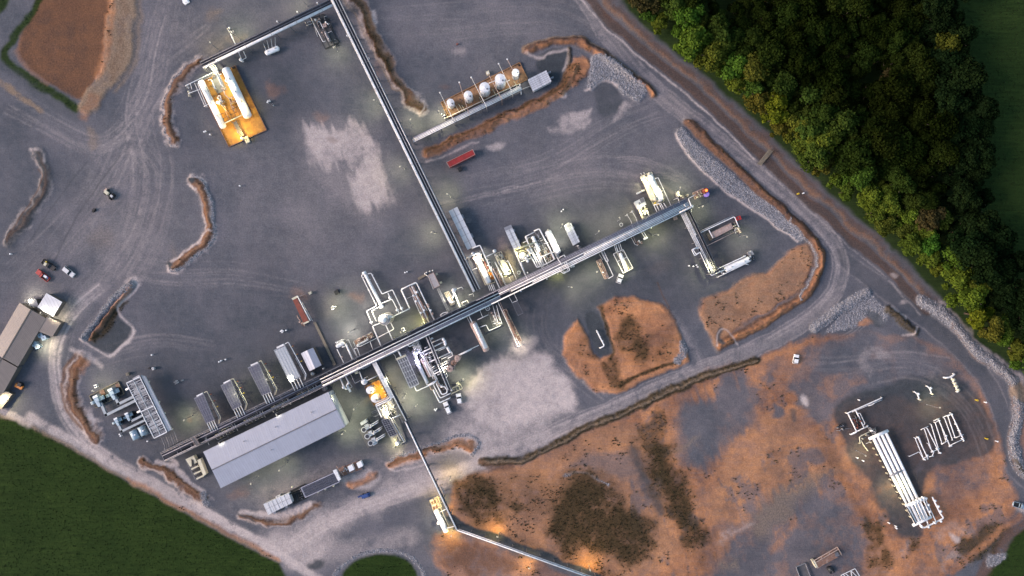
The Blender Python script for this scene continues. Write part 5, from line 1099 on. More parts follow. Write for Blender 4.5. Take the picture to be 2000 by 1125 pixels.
# piping between rack and hall
for k, (x, y, lab) in enumerate(((430, 845, 'lowest left'), (486, 817, 'second'), (540, 791, 'third'), (590, 766, 'highest right'))):
    b = T('suction_piping', 'cream pipe bends between the main rack and the hall wall, %s of four bunches' % lab, 'piping', G(x, y), 'pipe bunches against the hall'); u = (.8995, -.437); v = (.437, .8995)
    def o(a, c_): return (x + a * u[0] + c_ * v[0], y + a * u[1] + c_ * v[1])
    for j in range(6):
        a = -16 + j * 7; PI(b, G, [o(a, -8), o(a, 2 + (j % 3) * 2), o(a + 5, 2 + (j % 3) * 2), o(a + 5, 10)], 3.4 + .3 * (j % 3), .11, (w, 'cream_paint', ins)[j % 3], 0, drop=(0, 1))
    PI(b, G, [o(-12, 0), o(20, 0)], 4.2, .12, 'cream_paint', 0); PI(b, G, [o(-30, -6), o(-30, 12)], 5.4, .1, w, 0); PI(b, G, [o(0, -3), o(24, -3), o(24, 5)], 4.6, .1, ins, 0); VALVE(b, G, *o(2, 5), 3.6, .4); VALVE(b, G, *o(14, 4), 3.6, .35, 'cream_paint')
b = T('coil_drum', 'small round hose drum at the top corner of the grey hall', 'drum', n2(915, 1000)); q = n2(915, 1000, 2); m = MB(); m.lathe((q.x, q.y, .05), (0, 0, 1), [(0, .8), (2, .8), (2, .5), (1.6, .5), (1.6, .15), (2.1, .1)], 16); m.build('drum', 'insulation', b)
m = MB(); m.lathe((q.x, q.y, 2.05), (0, 0, 1), [(0, .82), (.06, .82)], 16); m.build('rim', 'grey_steel', b)
b = T('orange_catwalk', 'short orange lit crossover stair over the dark left part of the main rack', 'crossover', n1(1200, 500)); PR(b, n1, [(1040, 410), (1150, 360), (1290, 590), (1180, 640)], 7.5, 7.6, 'grating', 'deck'); RAIL(b, n1, [(1040, 410), (1180, 640)], 7.6, 'pink_steel'); RAIL(b, n1, [(1150, 360), (1290, 590)], 7.6, 'pink_steel')
for p in ((1050, 412), (1150, 368), (1285, 585), (1182, 632)): q = n1(*p, 7.5); m = MB(); m.box((q.x, q.y), .1, .1, 0, 7.5); m.build('leg', 'grey_steel', b)
b = T('generator', 'beige generator set with open bays left of the grey hall', 'generator', zJ(125, 690)); c = [(50, 632), (115, 600), (210, 760), (130, 795)]
SKID(b, zJ, c, .4); PR(b, zJ, [(50, 632), (112, 602), (140, 655), (85, 690)], .4, 2.8, 'cream_paint', 'enclosure'); PR(b, zJ, [(95, 630), (110, 640), (118, 680), (98, 690)], 2.82, 2.95, 'black_steel', 'radiator_grille'); PR(b, zJ, [(140, 640), (165, 625), (212, 745), (190, 765)], .4, 2.6, 'cream_paint', 'side_box')
for k in range(5): x, y = 92 + k * 10, 705 + k * 19; PR(b, zJ, [(x, y), (x + 55, y - 26), (x + 60, y - 16), (x + 5, y + 10)], .4, 2.2, ('cream_paint', 'black_steel')[k % 2], 'panel')
# black switch yard
b = T('switch_yard', 'black cable skid between the white box cabin and the striped cooler', 'switch yard', zJ(900, 920)); c = [(868, 880), (985, 825), (1010, 930), (900, 985)]; SKID(b, zJ, c, .5, 'dark_steel', 'black_steel')
CLUTTER(b, zJ, c, 14, 2.2, 31, ('dark_steel', 'grey_steel', 'black_steel'), (.06, .12)); PI(b, zJ, [(900, 900), (1090, 830)], 1.2, .12, 'dark_steel', 0); PI(b, zJ, [(870, 900), (1080, 790)], 1.4, .1, 'dark_steel', 0); BOXEQ(b, zJ, [(755, 925), (790, 908), (795, 922), (762, 940)], 0, 1.8, 'insulation')
b = T('striped_cooler', 'white framed cooler with dark slats at the lower edge of the plant', 'air cooler', zJ(1110, 820)); c = [(955, 855), (1215, 735), (1262, 805), (990, 928)]
c = [(955, 855), (1222, 735), (1258, 808), (990, 930)]; GRID(b, zJ, c, 34, 1, 4.2, 'pipe_grey', .05, None, 'coil', 1.0, .28, 4, 4); PR(b, zJ, [(1205, 720), (1232, 710), (1268, 790), (1248, 802)], 3.6, 4.4, 'white_paint', 'header_box')
for x, y in ((1095, 885), (1150, 862), (1215, 835), (890, 845)): VALVE(b, zJ, x, y, 2, .4, 'cream_paint')
b = T('pump_bench', 'dark red and white pump bench right of the striped cooler', 'pump skid', zJ(1330, 720)); c = [(1240, 700), (1400, 640), (1440, 710), (1275, 770)]; SKID(b, zJ, c, .4, 'grey_steel', 'rusty_steel')
for k, x in enumerate((1335, 1405)): PR(b, zJ, [(x - 15, 690 - k * 28), (x + 20, 672 - k * 28), (x + 38, 712 - k * 28), (x + 2, 730 - k * 28)], .4, 2.4, 'tank_white', 'pump_housing')
PI(b, zJ, [(1230, 680), (1290, 760), (1275, 720)], 2, .1, 'pink_steel', 0); CLUTTER(b, zJ, [(1240, 690), (1310, 665), (1335, 715), (1265, 750)], 8, 1.8, 33, ('rusty_steel', 'pink_steel', 'white_paint'))

# ================================================================ SOUTH OF THE MAIN RACK
b = T('tank_pad', 'small bright orange bund holding two round white tanks', 'bund', G(733, 765)); BUND(b, [(712, 755), (740, 742), (759, 778), (730, 793)], 'rust_liner', .5, .2, rim='rusty_steel')
for k in range(5):
    x, y = 742 + k * 3.2, 752 + k * 6.5; PI(b, G, [(x, y), (x + 9, y - 4)], 1.4, .12, ('pink_steel', 'white_paint')[k % 2], 0, drop=(1, 1)); VALVE(b, G, x + 3, y - 1, 1.3, .35, 'pink_steel')
for x, y, lab in ((722.5, 762, 'upper of the two round white tanks in the small orange bund'), (732, 778.5, 'lower of the two round white tanks in the small orange bund')):
    t_ = T('storage_tank', lab, 'tank', G(x, y), 'round tanks in the orange bund'); TANK(t_, G, x, y, 1.45, 5.0)
b = T('knockout_drum', 'fat white upright drum between the rack and the small orange bund', 'drum', n8(150, 100)); VES(b, n8, (118, 135), (185, 85), 1.1, 3.4, 'tank_white', 'shell', 2, 1); PI(b, n8, [(85, -30), (130, 90)], 4.2, .2, w, 0); PI(b, n8, [(165, 105), (335, 25)], 4.0, .18, w, 8); PI(b, n8, [(0, 80), (22, 130), (140, 70)], 2.6, .09, ins, 8, drop=(1, 0)); PI(b, n8, [(150, 60), (195, 38), (205, 60)], 3, .08, ins, 0)
b = T('meter_pipes', 'white twin pipe legs ending in a short thick header below the rack', 'piping', n2(1450, 850)); PI(b, n2, [(1290, 700), (1400, 960), (1440, 1000), (1500, 990)], 3.4, .28, w, 0, drop=(0, 0)); PI(b, n2, [(1410, 640), (1520, 850), (1450, 900), (1500, 990)], 3.2, .24, w, 0); PI(b, n2, [(1470, 900), (1560, 1070)], 2.4, .45, w, 0, name='header', n=12); PI(b, n2, [(1530, 850), (1600, 940), (1540, 980)], 2.2, .14, ins, 0, drop=(0, 1)); PI(b, n2, [(1545, 600), (1665, 860), (1830, 780)], 3, .09, ins, 0); VALVE(b, n2, 1400, 950, 3.4, .6, w); VALVE(b, n2, 1520, 850, 3.2, .5, w); PR(b, n2, [(1640, 570), (1720, 535), (1760, 610), (1675, 640)], 2.4, 2.5, 'cream_paint', 'platform')
PI(b, zM, [(300, 525), (355, 530), (435, 490), (440, 470)], 4.6, .16, w, 0); PI(b, zM, [(355, 510), (365, 540), (450, 500)], 4.6, .12, ins, 0)
# small lit compressor skid with three fans
b = T('booster_skid', 'brightly lit booster skid with blue grid cooler beneath the small orange bund', 'skid', n8(520, 700)); c = [(310, 430), (530, 340), (735, 930), (575, 1030)]
SKID(b, n8, c, .4, 'grey_steel', 'concrete'); PI(b, n8, [(310, 430), (390, 600)], 3.0, .25, w, 6, drop=(1, 1)); PI(b, n8, [(345, 420), (420, 590)], 2.6, .15, w, 0); PI(b, n8, [(450, 560), (650, 920)], 3.2, .2, 'cream_paint', 8, drop=(0, 1)); PI(b, n8, [(500, 590), (700, 940)], 3.2, .17, w, 8); PI(b, n8, [(540, 600), (720, 930), (640, 960)], 2.6, .17, 'cream_paint', 8, drop=(0, 1)); PI(b, n8, [(540, 610), (645, 565)], 3, .25, w, 0, drop=(1, 0), n=8)
VES(b, n8, (400, 480), (480, 640), .9, 2.6, 'cream_paint', 'separator'); PR(b, n8, [(390, 450), (450, 425), (500, 560), (440, 590)], .4, 2.0, 'cream_paint', 'housing')
CLUTTER(b, n8, [(330, 440), (470, 380), (560, 600), (420, 640)], 22, 3.2, 41, ('white_paint', 'cream_paint', 'cream_paint', 'grey_steel')); CLUTTER(b, n8, [(460, 400), (560, 370), (600, 560), (540, 590)], 8, 2, 42, ('grey_steel', 'dark_steel', 'cream_paint')); CLUTTER(b, n8, [(530, 900), (650, 850), (690, 960), (590, 1010)], 10, 2.2, 43, ('white_paint', 'cream_paint'))
q = n8(610, 950, 2); m = MB(); m.capsule((q.x, q.y, .5), (q.x, q.y, 3.4), .8, 16); m.build('surge_bottle', 'tank_white', b, True)
GRID(b, n8, [(388, 640), (505, 870), (600, 830), (480, 615)], 9, 3, 4.6, 'galvanised', .1, 3, 'coil', .9, .2, 3, 2)
b = T('exhaust_fans', 'three pale grey fan stacks on a dark slab beside the lit booster skid', 'fan bank', n8(200, 820)); PR(b, n8, [(70, 760), (240, 700), (330, 960), (200, 1020)], .02, .3, 'pad_dark', 'slab')
for k in range(3):
    x, y = 145 + k * 46, 770 + k * 92; q = n8(x, y, 3); m = MB(); m.lathe((q.x, q.y, .3), (0, 0, 1), [(0, .95), (2.6, .95), (2.6, 1.05), (2.8, 1.05)], 18); s = m.build('fan_stack', 'insulation', b); m = MB(); m.lathe((q.x, q.y, 3.11), (0, 0, 1), [(0, .78), (.04, .78)], 18); m.build('fan_mouth', 'coil', s)
    PR(b, n8, [(x + 5, y - 60), (x + 55, y - 85), (x + 85, y - 25), (x + 40, y + 5)], .3, 2.6, 'insulation', 'silencer'); PI(b, n8, [(x + 30, y - 5), (x + 60, y - 20)], 2.8, .22, w, 0, name='outlet')
    for j in (0, 26): PI(b, n8, [(x + 85, y - 60 + j), (x + 100, y - 70 + j), (x + 190, y - 125 + j)], 2.2, .2, w, 0, name='duct_pipe', drop=(1, 1)); VALVE(b, n8, x + 100, y - 70 + j, 2.1, .45)
PR(b, n8, [(92, 675), (175, 622), (195, 665), (110, 712)], .05, 2.4, 'insulation', 'air_filter'); PR(b, n8, [(275, 990), (330, 960), (320, 925), (260, 960)], .05, 2, 'insulation', 'air_filter')
b = T('lube_rack', 'thin dark pipe frame left of the lit booster skid', 'frame', n8(290, 540)); PI(b, n8, [(245, 530), (310, 500), (345, 570), (300, 590)], 2, .08, 'galvanised', 4, drop=(1, 1)); PI(b, n8, [(260, 545), (320, 520)], 1.6, .08, 'galvanised', 0, drop=(1, 1)); PI(b, n8, [(280, 590), (350, 560)], 1.6, .08, 'galvanised', 0, drop=(1, 1))
# grid cooler and the large process block
b = T('grid_cooler', 'long cooler with a fine square grid top left of the purple lit process block', 'air cooler', zM(838, 568)); GRID(b, zM, [(722, 432), (862, 740), (955, 695), (818, 393)], 24, 4, 5.0, 'insulation', .11, 4, 'coil', 1.0, .24, 5, 3)
PR(b, zM, [(716, 430), (812, 388), (822, 405), (726, 448)], 4.4, 5.3, 'cream_paint', 'header_box'); PI(b, zM, [(735, 345), (768, 405)], 5.2, .3, w, 0); PI(b, zM, [(908, 718), (930, 770), (1110, 690), (1140, 660)], 4.4, .22, w, 8, drop=(1, 0)); PI(b, zM, [(680, 375), (705, 400), (720, 450)], 4.4, .1, ins, 0)
b = T('process_block', 'dense white process block with long exchangers south of the main rack', 'process block', n6(330, 480))
PR(b, n6, [(85, 200), (190, 150), (500, 840), (400, 900)], .02, .2, 'pad_dark', 'slab')
for a_, b_, r, mt, z in (((125, 330), (300, 720), .55, 'white_paint', 3.2), ((215, 400), (330, 640), .5, 'pink_steel', 3.0), ((255, 440), (350, 630), .4, 'insulation', 3.4), ((290, 430), (375, 640), .4, 'pink_steel', 3.2)): VES(b, n6, a_, b_, r, z, mt, 'exchanger')
for a_, b_, r in (((130, 420), (290, 740), .12), ((145, 425), (300, 740), .1), ((165, 270), (410, 680), .12), ((185, 280), (420, 670), .12), ((235, 320), (430, 670), .1), ((100, 210), (150, 330), .16), ((115, 200), (165, 320), .16), ((135, 195), (190, 330), .14), ((150, 180), (215, 330), .14), ((165, 180), (225, 300), .12)): PI(b, n6, [a_, b_], 4.2, r, w, 9)
PI(b, n6, [(300, 745), (415, 680)], 4.4, .2, w, 0); PI(b, n6, [(0, 240), (40, 225), (65, 245), (110, 220)], 5.4, .2, w, 0)
for k, (pts, r) in enumerate((([(370, 800), (455, 970), (585, 910)], .25), ([(375, 740), (465, 910), (590, 850)], .2), ([(410, 720), (485, 865), (545, 845), (555, 810), (515, 755), (470, 770)], .26), ([(320, 740), (345, 805), (370, 795)], .2), ([(430, 700), (455, 755), (480, 750)], .3), ([(385, 640), (460, 760)], .25), ([(400, 650), (480, 770)], .2))): PI(b, n6, pts, 2.6 + .2 * (k % 3), r, ('white_paint', 'pink_steel')[k % 2 if k > 2 else 0], 6, drop=(1, 1))
CLUTTER(b, n6, [(190, 330), (330, 300), (430, 640), (330, 720)], 26, 3.6, 51, ('white_paint', 'pink_steel', 'insulation', 'rusty_steel')); CLUTTER(b, n6, [(400, 690), (520, 720), (600, 860), (470, 900)], 14, 2.4, 52, ('white_paint', 'rusty_steel', 'grey_steel', 'pink_steel')); CLUTTER(b, n6, [(95, 190), (190, 150), (230, 290), (110, 330)], 14, 3.6, 53, ('white_paint', 'insulation'))
q = n6(135, 320, 5); m = MB(); m.lathe((q.x, q.y, .2), (0, 0, 1), [(0, .7), (4.6, .7), (5.0, .3)], 16); m.build('column', 'insulation', b, True); m = MB(); m.lathe((q.x, q.y, 4.0), (0, 0, 1), [(0, 1.4), (.08, 1.4)], 16); m.build('column_platform', 'grating', b)
b = T('pipe_gantry', 'dark gantry running down through the rungs of the process block', 'gantry', n6(420, 430))
RACKRUN(b, (790 + 290 / 6.615, 640 + 100 / 6.615), (790 + 580 / 6.615, 640 + 800 / 6.615), 3.4, 5.2, [(2.6, .12, w), (-2.8, .14, ins), (1.2, .09, gs)], [(-.6, 2.2, 'tray_deck')], bay=26)
b = T('finned_headers', 'ladder of pale parallel headers on the right of the process block', 'headers', n6(400, 400))
for k, (a_, c_, r) in enumerate((((350, 195), (500, 130), .22), ((210, 330), (500, 185), .24), ((320, 330), (530, 240), .24), ((260, 265), (300, 245), .15), ((250, 300), (310, 275), .15), ((305, 170), (370, 135), .2), ((320, 155), (360, 125), .15), ((270, 345), (330, 315), .14), ((310, 390), (360, 370), .14), ((310, 450), (610, 315), .24), ((320, 415), (350, 400), .14), ((350, 520), (400, 490), .2), ((360, 540), (420, 510), .2), ((375, 570), (430, 540), .22), ((380, 600), (560, 515), .24), ((425, 612), (470, 590), .25), ((470, 470), (590, 410), .16), ((480, 490), (590, 440), .16), ((500, 520), (560, 490), .16), ((440, 300), (560, 245), .14), ((470, 410), (610, 345), .2))): PI(b, n6, [a_, c_], 3.6 + .25 * (k % 3), r, 'white_paint' if k % 4 else 'insulation', 8)
PI(b, n6, [(500, 185), (530, 210), (530, 240)], 3.8, .24, w, 0); PI(b, n6, [(610, 315), (625, 365), (560, 395)], 3.8, .22, w, 0); PI(b, n6, [(500, 130), (525, 170), (540, 215)], 3.8, .3, ins, 0); PI(b, n6, [(560, 245), (585, 300), (600, 330)], 3.6, .3, ins, 0)
for x, y in ((505, 150), (525, 175), (530, 210), (565, 265), (578, 290), (590, 310)): VALVE(b, n6, x, y, 3.8, .6, 'white_paint')
PI(b, n6, [(505, 670), (540, 650), (560, 620), (540, 590)], 2.8, .14, w, 0, drop=(1, 1)); PI(b, n6, [(505, 670), (570, 800)], 3, .14, w, 6)
b = T('heater_tower', 'brown round topped heater with a lobed platform right of the process block', 'heater', n6(620, 480))
for x, y, r, z in ((585, 530, 1.25, 8), (685, 395, 1.2, 7), (635, 455, 1.1, 6.6)): q = n6(x, y, z); m = MB(); m.lathe((q.x, q.y, .1), (0, 0, 1), [(0, r * .9), (z - .6, r * .9), (z - .6, r), (z - .1, r), (z, r * .55), (z, r * .3), (z - .4, r * .25)], 20); m.build('heater_shell', 'rusty_steel' if r < 1.2 else 'pink_steel', b)
PR(b, n6, [(570, 470), (590, 390), (650, 350), (705, 370), (710, 410), (660, 470), (650, 530), (600, 560)], 6.0, 6.1, 'grating', 'platform'); RAIL(b, n6, [(570, 470), (590, 390), (650, 350), (705, 370), (710, 410), (660, 470), (650, 530), (600, 560)], 6.1, 'pink_steel')
for dy in (0, 12): PI(b, n6, [(700, 352 + dy), (870, 268 + dy)], 6.2, .14, w, 10)
for x, y in ((640, 510), (650, 490), (670, 430), (690, 430)): VALVE(b, n6, x, y, 6.5, .35, 'pink_steel')
b = T('sample_skid', 'cream framed skid with a hoop beside the lower end of the process block', 'skid', n6(650, 790)); SKID(b, n6, [(590, 800), (700, 750), (720, 800), (620, 850)], .5, 'cream_paint'); BOXEQ(b, n6, [(665, 715), (700, 700), (712, 735), (678, 752)], .3, 2.4, 'cream_paint'); PI(b, n6, [(600, 790), (720, 725), (750, 785), (600, 860)], 2.4, .12, 'cream_paint', 6, drop=(1, 1)); CLUTTER(b, n6, [(590, 790), (660, 760), (680, 820), (610, 850)], 9, 1.8, 55)
# vessel and exchanger south of rack, middle
b = T('surge_vessel', 'pinkish white long vessel hanging south of the main rack', 'vessel', zO(342, 970)); VES(b, zO, (288, 872), (392, 1078), 1.3, 2.6, 'pink_steel', 'shell', 3, 1); VES(b, zO, (300, 880), (385, 1060), 1.05, 3.05, 'insulation', 'jacket', 0, 3); PI(b, zO, [(265, 828), (290, 880)], 4, .17, w, 0); PI(b, zO, [(250, 835), (275, 885)], 3.6, .1, ins, 0); PI(b, zO, [(340, 912), (385, 895), (405, 935), (485, 900)], 2.6, .16, w, 6, drop=(0, 1)); PI(b, zO, [(325, 860), (400, 825)], 2.6, .14, w, 6); PI(b, zO, [(340, 790), (360, 840)], 3.6, .1, w, 0); PI(b, zO, [(195, 1100), (335, 1035)], 5.6, .14, w, 10)
b = T('regulator_skid', 'small square pipe cluster between the pinkish vessel and the rusty exchanger', 'skid', zO(440, 855)); c = [(400, 810), (460, 790), (495, 890), (435, 910)]; SKID(b, zO, c, .4, 'grey_steel', 'pad_dark'); CLUTTER(b, zO, c, 16, 2.2, 61, ('white_paint', 'white_paint', 'pink_steel')); q = zO(395, 782, 2); m = MB(); m.ring((q.x, q.y, 1.5), .8, .3, 14); m.box((q.x, q.y), .2, .2, 0, 1.6); m.build('hose_reel', 'insulation', b)
for x in (430, 455): PI(b, zO, [(x, 760), (x + 20, 830), (x + 40, 890)], 3.0, .13, w, 6)
b = T('rusty_exchanger', 'orange rusty slim exchanger skid with white outer loop south of the rack', 'exchanger', zO(562, 905)); c = [(498, 795), (600, 1020), (630, 1005), (522, 785)]; SKID(b, zO, c, .6, 'pink_steel', 'rusty_steel'); VES(b, zO, (520, 810), (605, 1000), .5, 1.7, 'rusty_steel', 'exchanger'); CLUTTER(b, zO, c, 14, 1.8, 62, ('rusty_steel', 'pink_steel', 'cream_paint', 'orange_paint')); PI(b, zO, [(465, 735), (605, 1045), (620, 1035), (590, 985)], 3.0, .13, w, 7); PI(b, zO, [(478, 735), (550, 900)], 2.8, .1, 'pink_steel', 7)
b = T('grating_platform', 'flat grey mesh platform hung below the main rack', 'platform', zO(595, 780)); c = [(562, 742), (603, 832), (640, 815), (597, 728)]; GRID(b, zO, c, 12, 5, 3.5, 'grey_steel', .05, None, 'grating', .3, .12, 2); PI(b, zO, [(538, 695), (565, 745)], 3.8, .1, ins, 0); PI(b, zO, [(577, 680), (600, 728), (565, 742)], 3.6, .09, w, 0)
b = T('pump_box', 'pair of small white loops straddling the main rack in the middle right', 'piping', zP(800, 690)); PI(b, zP, [(745, 720), (790, 755), (860, 720), (820, 625), (735, 660)], 7.6, .16, w, 0); PI(b, zP, [(760, 700), (800, 740), (840, 715)], 7.4, .12, ins, 0); PI(b, zP, [(745, 580), (800, 550), (810, 575)], 7.4, .12, w, 0); PI(b, zP, [(720, 580), (775, 665)], 7.8, .14, w, 0); PI(b, zP, [(800, 640), (840, 715)], 7.8, .12, w, 0)
for x, y in ((800, 745), (770, 700), (875, 680), (900, 675)): VALVE(b, zP, x, y, 1, .5)

# ================================================================ NORTH OF THE MAIN RACK, WEST TO EAST
b = T('valve_cluster', 'bright white valve cluster with two thick legs left of the pink exchanger bench', 'valve station', zK(700, 870))
VES(b, zK, (655, 885), (745, 840), .75, 3.0, 'tank_white', 'header'); CLUTTER(b, zK, [(640, 820), (740, 790), (770, 860), (670, 900)], 14, 3.6, 71, ('white_paint', 'insulation')); PI(b, zK, [(760, 850), (838, 1025)], 4.6, .32, w, 0, name='pipe', n=10); PI(b, zK, [(665, 910), (740, 1062)], 4.4, .16, w, 0); PI(b, zK, [(770, 815), (790, 805), (870, 985)], 3.8, .1, ins, 0); PI(b, zK, [(720, 890), (760, 875)], 3.4, .2, w, 0); VALVE(b, zK, 725, 995, 3, .4, 'pink_steel')
PI(b, zK, [(850, 910), (885, 895), (918, 985)], 4.2, .13, w, 0); PI(b, zK, [(850, 915), (890, 1000)], 4.0, .13, w, 0)
b = T('exchanger_bench', 'pinkish pipe bench with a small drum lying along the north side of the rack', 'exchanger', zK(980, 790)); c = [(848, 820), (1050, 715), (1080, 775), (880, 885)]; SKID(b, zK, c, .5, 'grey_steel', 'rusty_steel'); VES(b, zK, (890, 870), (1010, 805), .45, 1.8, 'insulation', 'drum'); CLUTTER(b, zK, c, 26, 1.9, 72, ('white_paint', 'pink_steel', 'pink_steel', 'cream_paint', 'insulation'), (.06, .13), (.05, .22)); PI(b, zK, [(880, 880), (920, 880), (1110, 785)], 3, .14, w, 6); PI(b, zK, [(845, 830), (870, 895)], 2.4, .08, ins, 0); PI(b, zK, [(1030, 835), (1060, 915)], 4, .1, w, 0)
q = zK(895, 868, 2.4); m = MB(); m.lathe((q.x, q.y, .3), (0, 0, 1), [(0, .5), (2.4, .5), (2.8, .2)], 14); m.build('filter_pot', 'tank_white', b, True)
# inlet line heater loop
b = T('metering_loop', 'tall white pipe loop with a thick slanting header above the bright tower', 'piping', zK(1050, 300)); PI(b, zK, [(965, 70), (1155, 440)], 2.6, .62, w, 9, name='header', n=14)
for t in (.0, 1.0):
    q = [zK(965 + 190 * t - 14, 70 + 370 * t + 10, 2.6), zK(965 + 190 * t + 14, 70 + 370 * t - 4, 2.6)]; m = MB(); d = (zK(1155, 440, 2.6) - zK(965, 70, 2.6)).normalized(); m.lathe((q[0] + q[1]) / 2 - d * .5, d, [(0, .85), (1.0, .85)], 14); m.build('end_flange', 'white_paint', b, True)
PI(b, zK, [(965, 85), (933, 100), (1100, 435), (990, 490), (1050, 640)], 2.4, .18, w, 7); PI(b, zK, [(1000, 85), (1040, 75), (1160, 305), (1275, 258), (1385, 490)], 2.4, .2, w, 7); PI(b, zK, [(1145, 410), (1270, 360), (1345, 510)], 2.4, .18, w, 7); PI(b, zK, [(1225, 295), (1255, 365)], 2.4, .2, w, 0); PI(b, zK, [(1140, 440), (1045, 490), (1100, 610)], 2.4, .18, w, 7)
PI(b, zK, [(1265, 560), (1462, 465)], 2.6, .24, w, 7); PI(b, zK, [(1462, 465), (1368, 258), (1450, 215), (1530, 190)], 2.8, .2, w, 7)
for x, y in ((1045, 615), (1330, 480), (1378, 460), (1250, 345)): VALVE(b, zK, x, y, 2.6, .6, w)
for x, y in ((1030, 145), (1085, 260), (1145, 370), (1060, 95), (1110, 195), (960, 125), (1025, 265), (1095, 405)): VALVE(b, zK, x, y, 1.4, .22)
b = T('slug_tower', 'brilliant white column with a round railed platform, brightest object north of the rack', 'column', zK(1185, 585))
q0 = zK(1170, 590, 12); m = MB(); m.lathe((q0.x, q0.y, .1), (0, 0, 1), [(0, 1.2), (11.4, 1.2), (11.9, .8), (12.1, .2)], 24); m.build('column_shell', 'tank_white', b, True)
for zz, r in ((8.0, 2.2), (11.0, 1.8)): m = MB(); m.lathe((q0.x, q0.y, zz), (0, 0, 1), [(0, r), (.1, r)], 24); m.build('ring_platform', 'galvanised', b); m = MB(); m.ring((q0.x, q0.y, zz + 1.1), r, .07); m.ring((q0.x, q0.y, zz + .6), r, .05); m.build('guard_rail', 'cream_paint', b)
m = MB(); q = zK(1215, 570, 3); m.lathe((q.x, q.y, .15), (0, 0, 1), [(0, 2.3), (.25, 2.3)], 26); m.build('foundation', 'concrete', b); PI(b, zK, [(1060, 655), (1130, 630), (1170, 600)], 6, .22, w, 0, drop=(1, 0)); PI(b, zK, [(1200, 610), (1235, 560), (1215, 540)], 9, .3, w, 0); PI(b, zK, [(1190, 560), (1250, 545), (1265, 560)], 6, .3, w, 0, drop=(0, 1)); VALVE(b, zK, 1240, 555, 5, .9, w); VALVE(b, zK, 1225, 590, 4, .8, w); VALVE(b, zK, 1200, 545, 5, .8, 'cream_paint')
PI(b, zK, [(1055, 655), (1148, 875)], 5.4, .24, w, 12); PI(b, zK, [(1195, 635), (1280, 815)], 5.4, .2, w, 12); PI(b, zK, [(1255, 620), (1290, 690), (1120, 780)], 3.0, .17, w, 7)
b = T('hose_reel', 'round grey hose reel on a stand beside the rack below the bright tower', 'hose reel', zL(670, 835)); q = zL(670, 832, 1.4); m = MB(); m.ring((q.x, q.y, 1.4), .62, .22, 16); m.build('reel', 'insulation', b); m = MB(); m.bar((q.x, q.y, 0), (q.x, q.y, 1.4), .25, .25); m.bar((q.x - .6, q.y, 1.3), (q.x + .6, q.y, 1.3), .12, .1); m.build('stand', 'grey_steel', b)
b = T('filter_separators', 'row of slanted parallel white exchangers right of the bright tower', 'exchanger', zL(860, 500)); SKID(b, zL, [(735, 300), (800, 270), (1060, 700), (940, 760)], .4, 'grey_steel', 'pad_dark')
for a_, b_, r, mt in (((745, 300), (945, 700), .3, 'pink_steel'), ((770, 290), (965, 700), .26, 'white_paint'), ((790, 300), (940, 600), .22, 'pink_steel'), ((835, 390), (980, 660), .25, 'rusty_steel'), ((790, 440), (935, 770), .1, 'white_paint')): PI(b, zL, [a_, b_], 2.4, r, mt, 8, name='exchanger_tube', n=8)
PI(b, zL, [(650, 345), (740, 300), (825, 260), (840, 275), (1050, 715)], 3.4, .24, w, 9); PI(b, zL, [(650, 345), (752, 575)], 3.0, .2, w, 7); PI(b, zL, [(965, 700), (990, 750)], 2.8, .2, 'cream_paint', 0); PI(b, zL, [(900, 640), (940, 760)], 2.8, .12, 'pink_steel', 0); PI(b, zL, [(720, 455), (790, 425)], 1.8, .09, ins, 0)
for x, y in ((975, 530), (985, 555), (1010, 600), (1035, 640), (890, 630), (930, 600), (830, 490), (800, 420), (840, 380)): VALVE(b, zL, x, y, 2.8, .5, ('white_paint', 'pink_steel')[x % 2])
CLUTTER(b, zL, [(760, 300), (830, 290), (1000, 680), (940, 700)], 16, 2.6, 73, ('pink_steel', 'white_paint', 'rusty_steel'), (.06, .12), (.05, .2))
b = T('fan_house', 'small slatted cooler with two cream lamps above the rack, left of the straight rack', 'air cooler', zL(1045, 235)); GRID(b, zL, [(975, 175), (1050, 330), (1118, 298), (1040, 142)], 14, 1, 3.6, 'pink_steel', .1, None, 'insulation', .9, .25, 3, 2); PR(b, zL, [(845, 205), (940, 155), (952, 178), (860, 232)], .1, .7, 'timber', 'side_deck'); PI(b, zL, [(940, 160), (980, 190), (1040, 345)], 1.6, .12, ins, 0)
for x, y in ((1078, 160), (1128, 262)): PR(b, zL, [(x - 13, y - 8), (x + 8, y - 16), (x + 17, y + 6), (x - 6, y + 14)], 0.05, 2.0, 'cream_paint', 'motor_box')
for x, y in ((960, 140), (1000, 125), (1035, 115), (940, 155)): VALVE(b, zL, x, y, .8, .35)
for dx in (0, 12, 22): PI(b, zL, [(1085 + dx, 335 - dx * .4), (1215 + dx, 620 - dx * .5)], 1.4, .07, ins, 8)
b = T('dosing_pump', 'white angular pump with a brown tray, left of the foot of the straight rack', 'pump', zL(1290, 450)); SKID(b, zL, [(1175, 390), (1225, 368), (1300, 520), (1255, 545)], .4, 'cream_paint', 'rusty_steel'); PI(b, zL, [(1220, 440), (1250, 510), (1300, 490)], 2, .42, w, 0, n=8, name='pump_casing'); PI(b, zL, [(1290, 360), (1370, 575)], 4.2, .32, w, 0); PI(b, zL, [(1280, 380), (1300, 400), (1275, 450)], 3.2, .26, w, 0, drop=(0, 1)); VALVE(b, zL, 1292, 355, 4, .9, w); PI(b, zL, [(1300, 350), (1385, 315), (1400, 340)], 3.4, .12, w, 7, drop=(0, 1)); VALVE(b, zL, 1235, 470, 2.2, .6, w); VALVE(b, zL, 1310, 345, 3.6, .5, w)
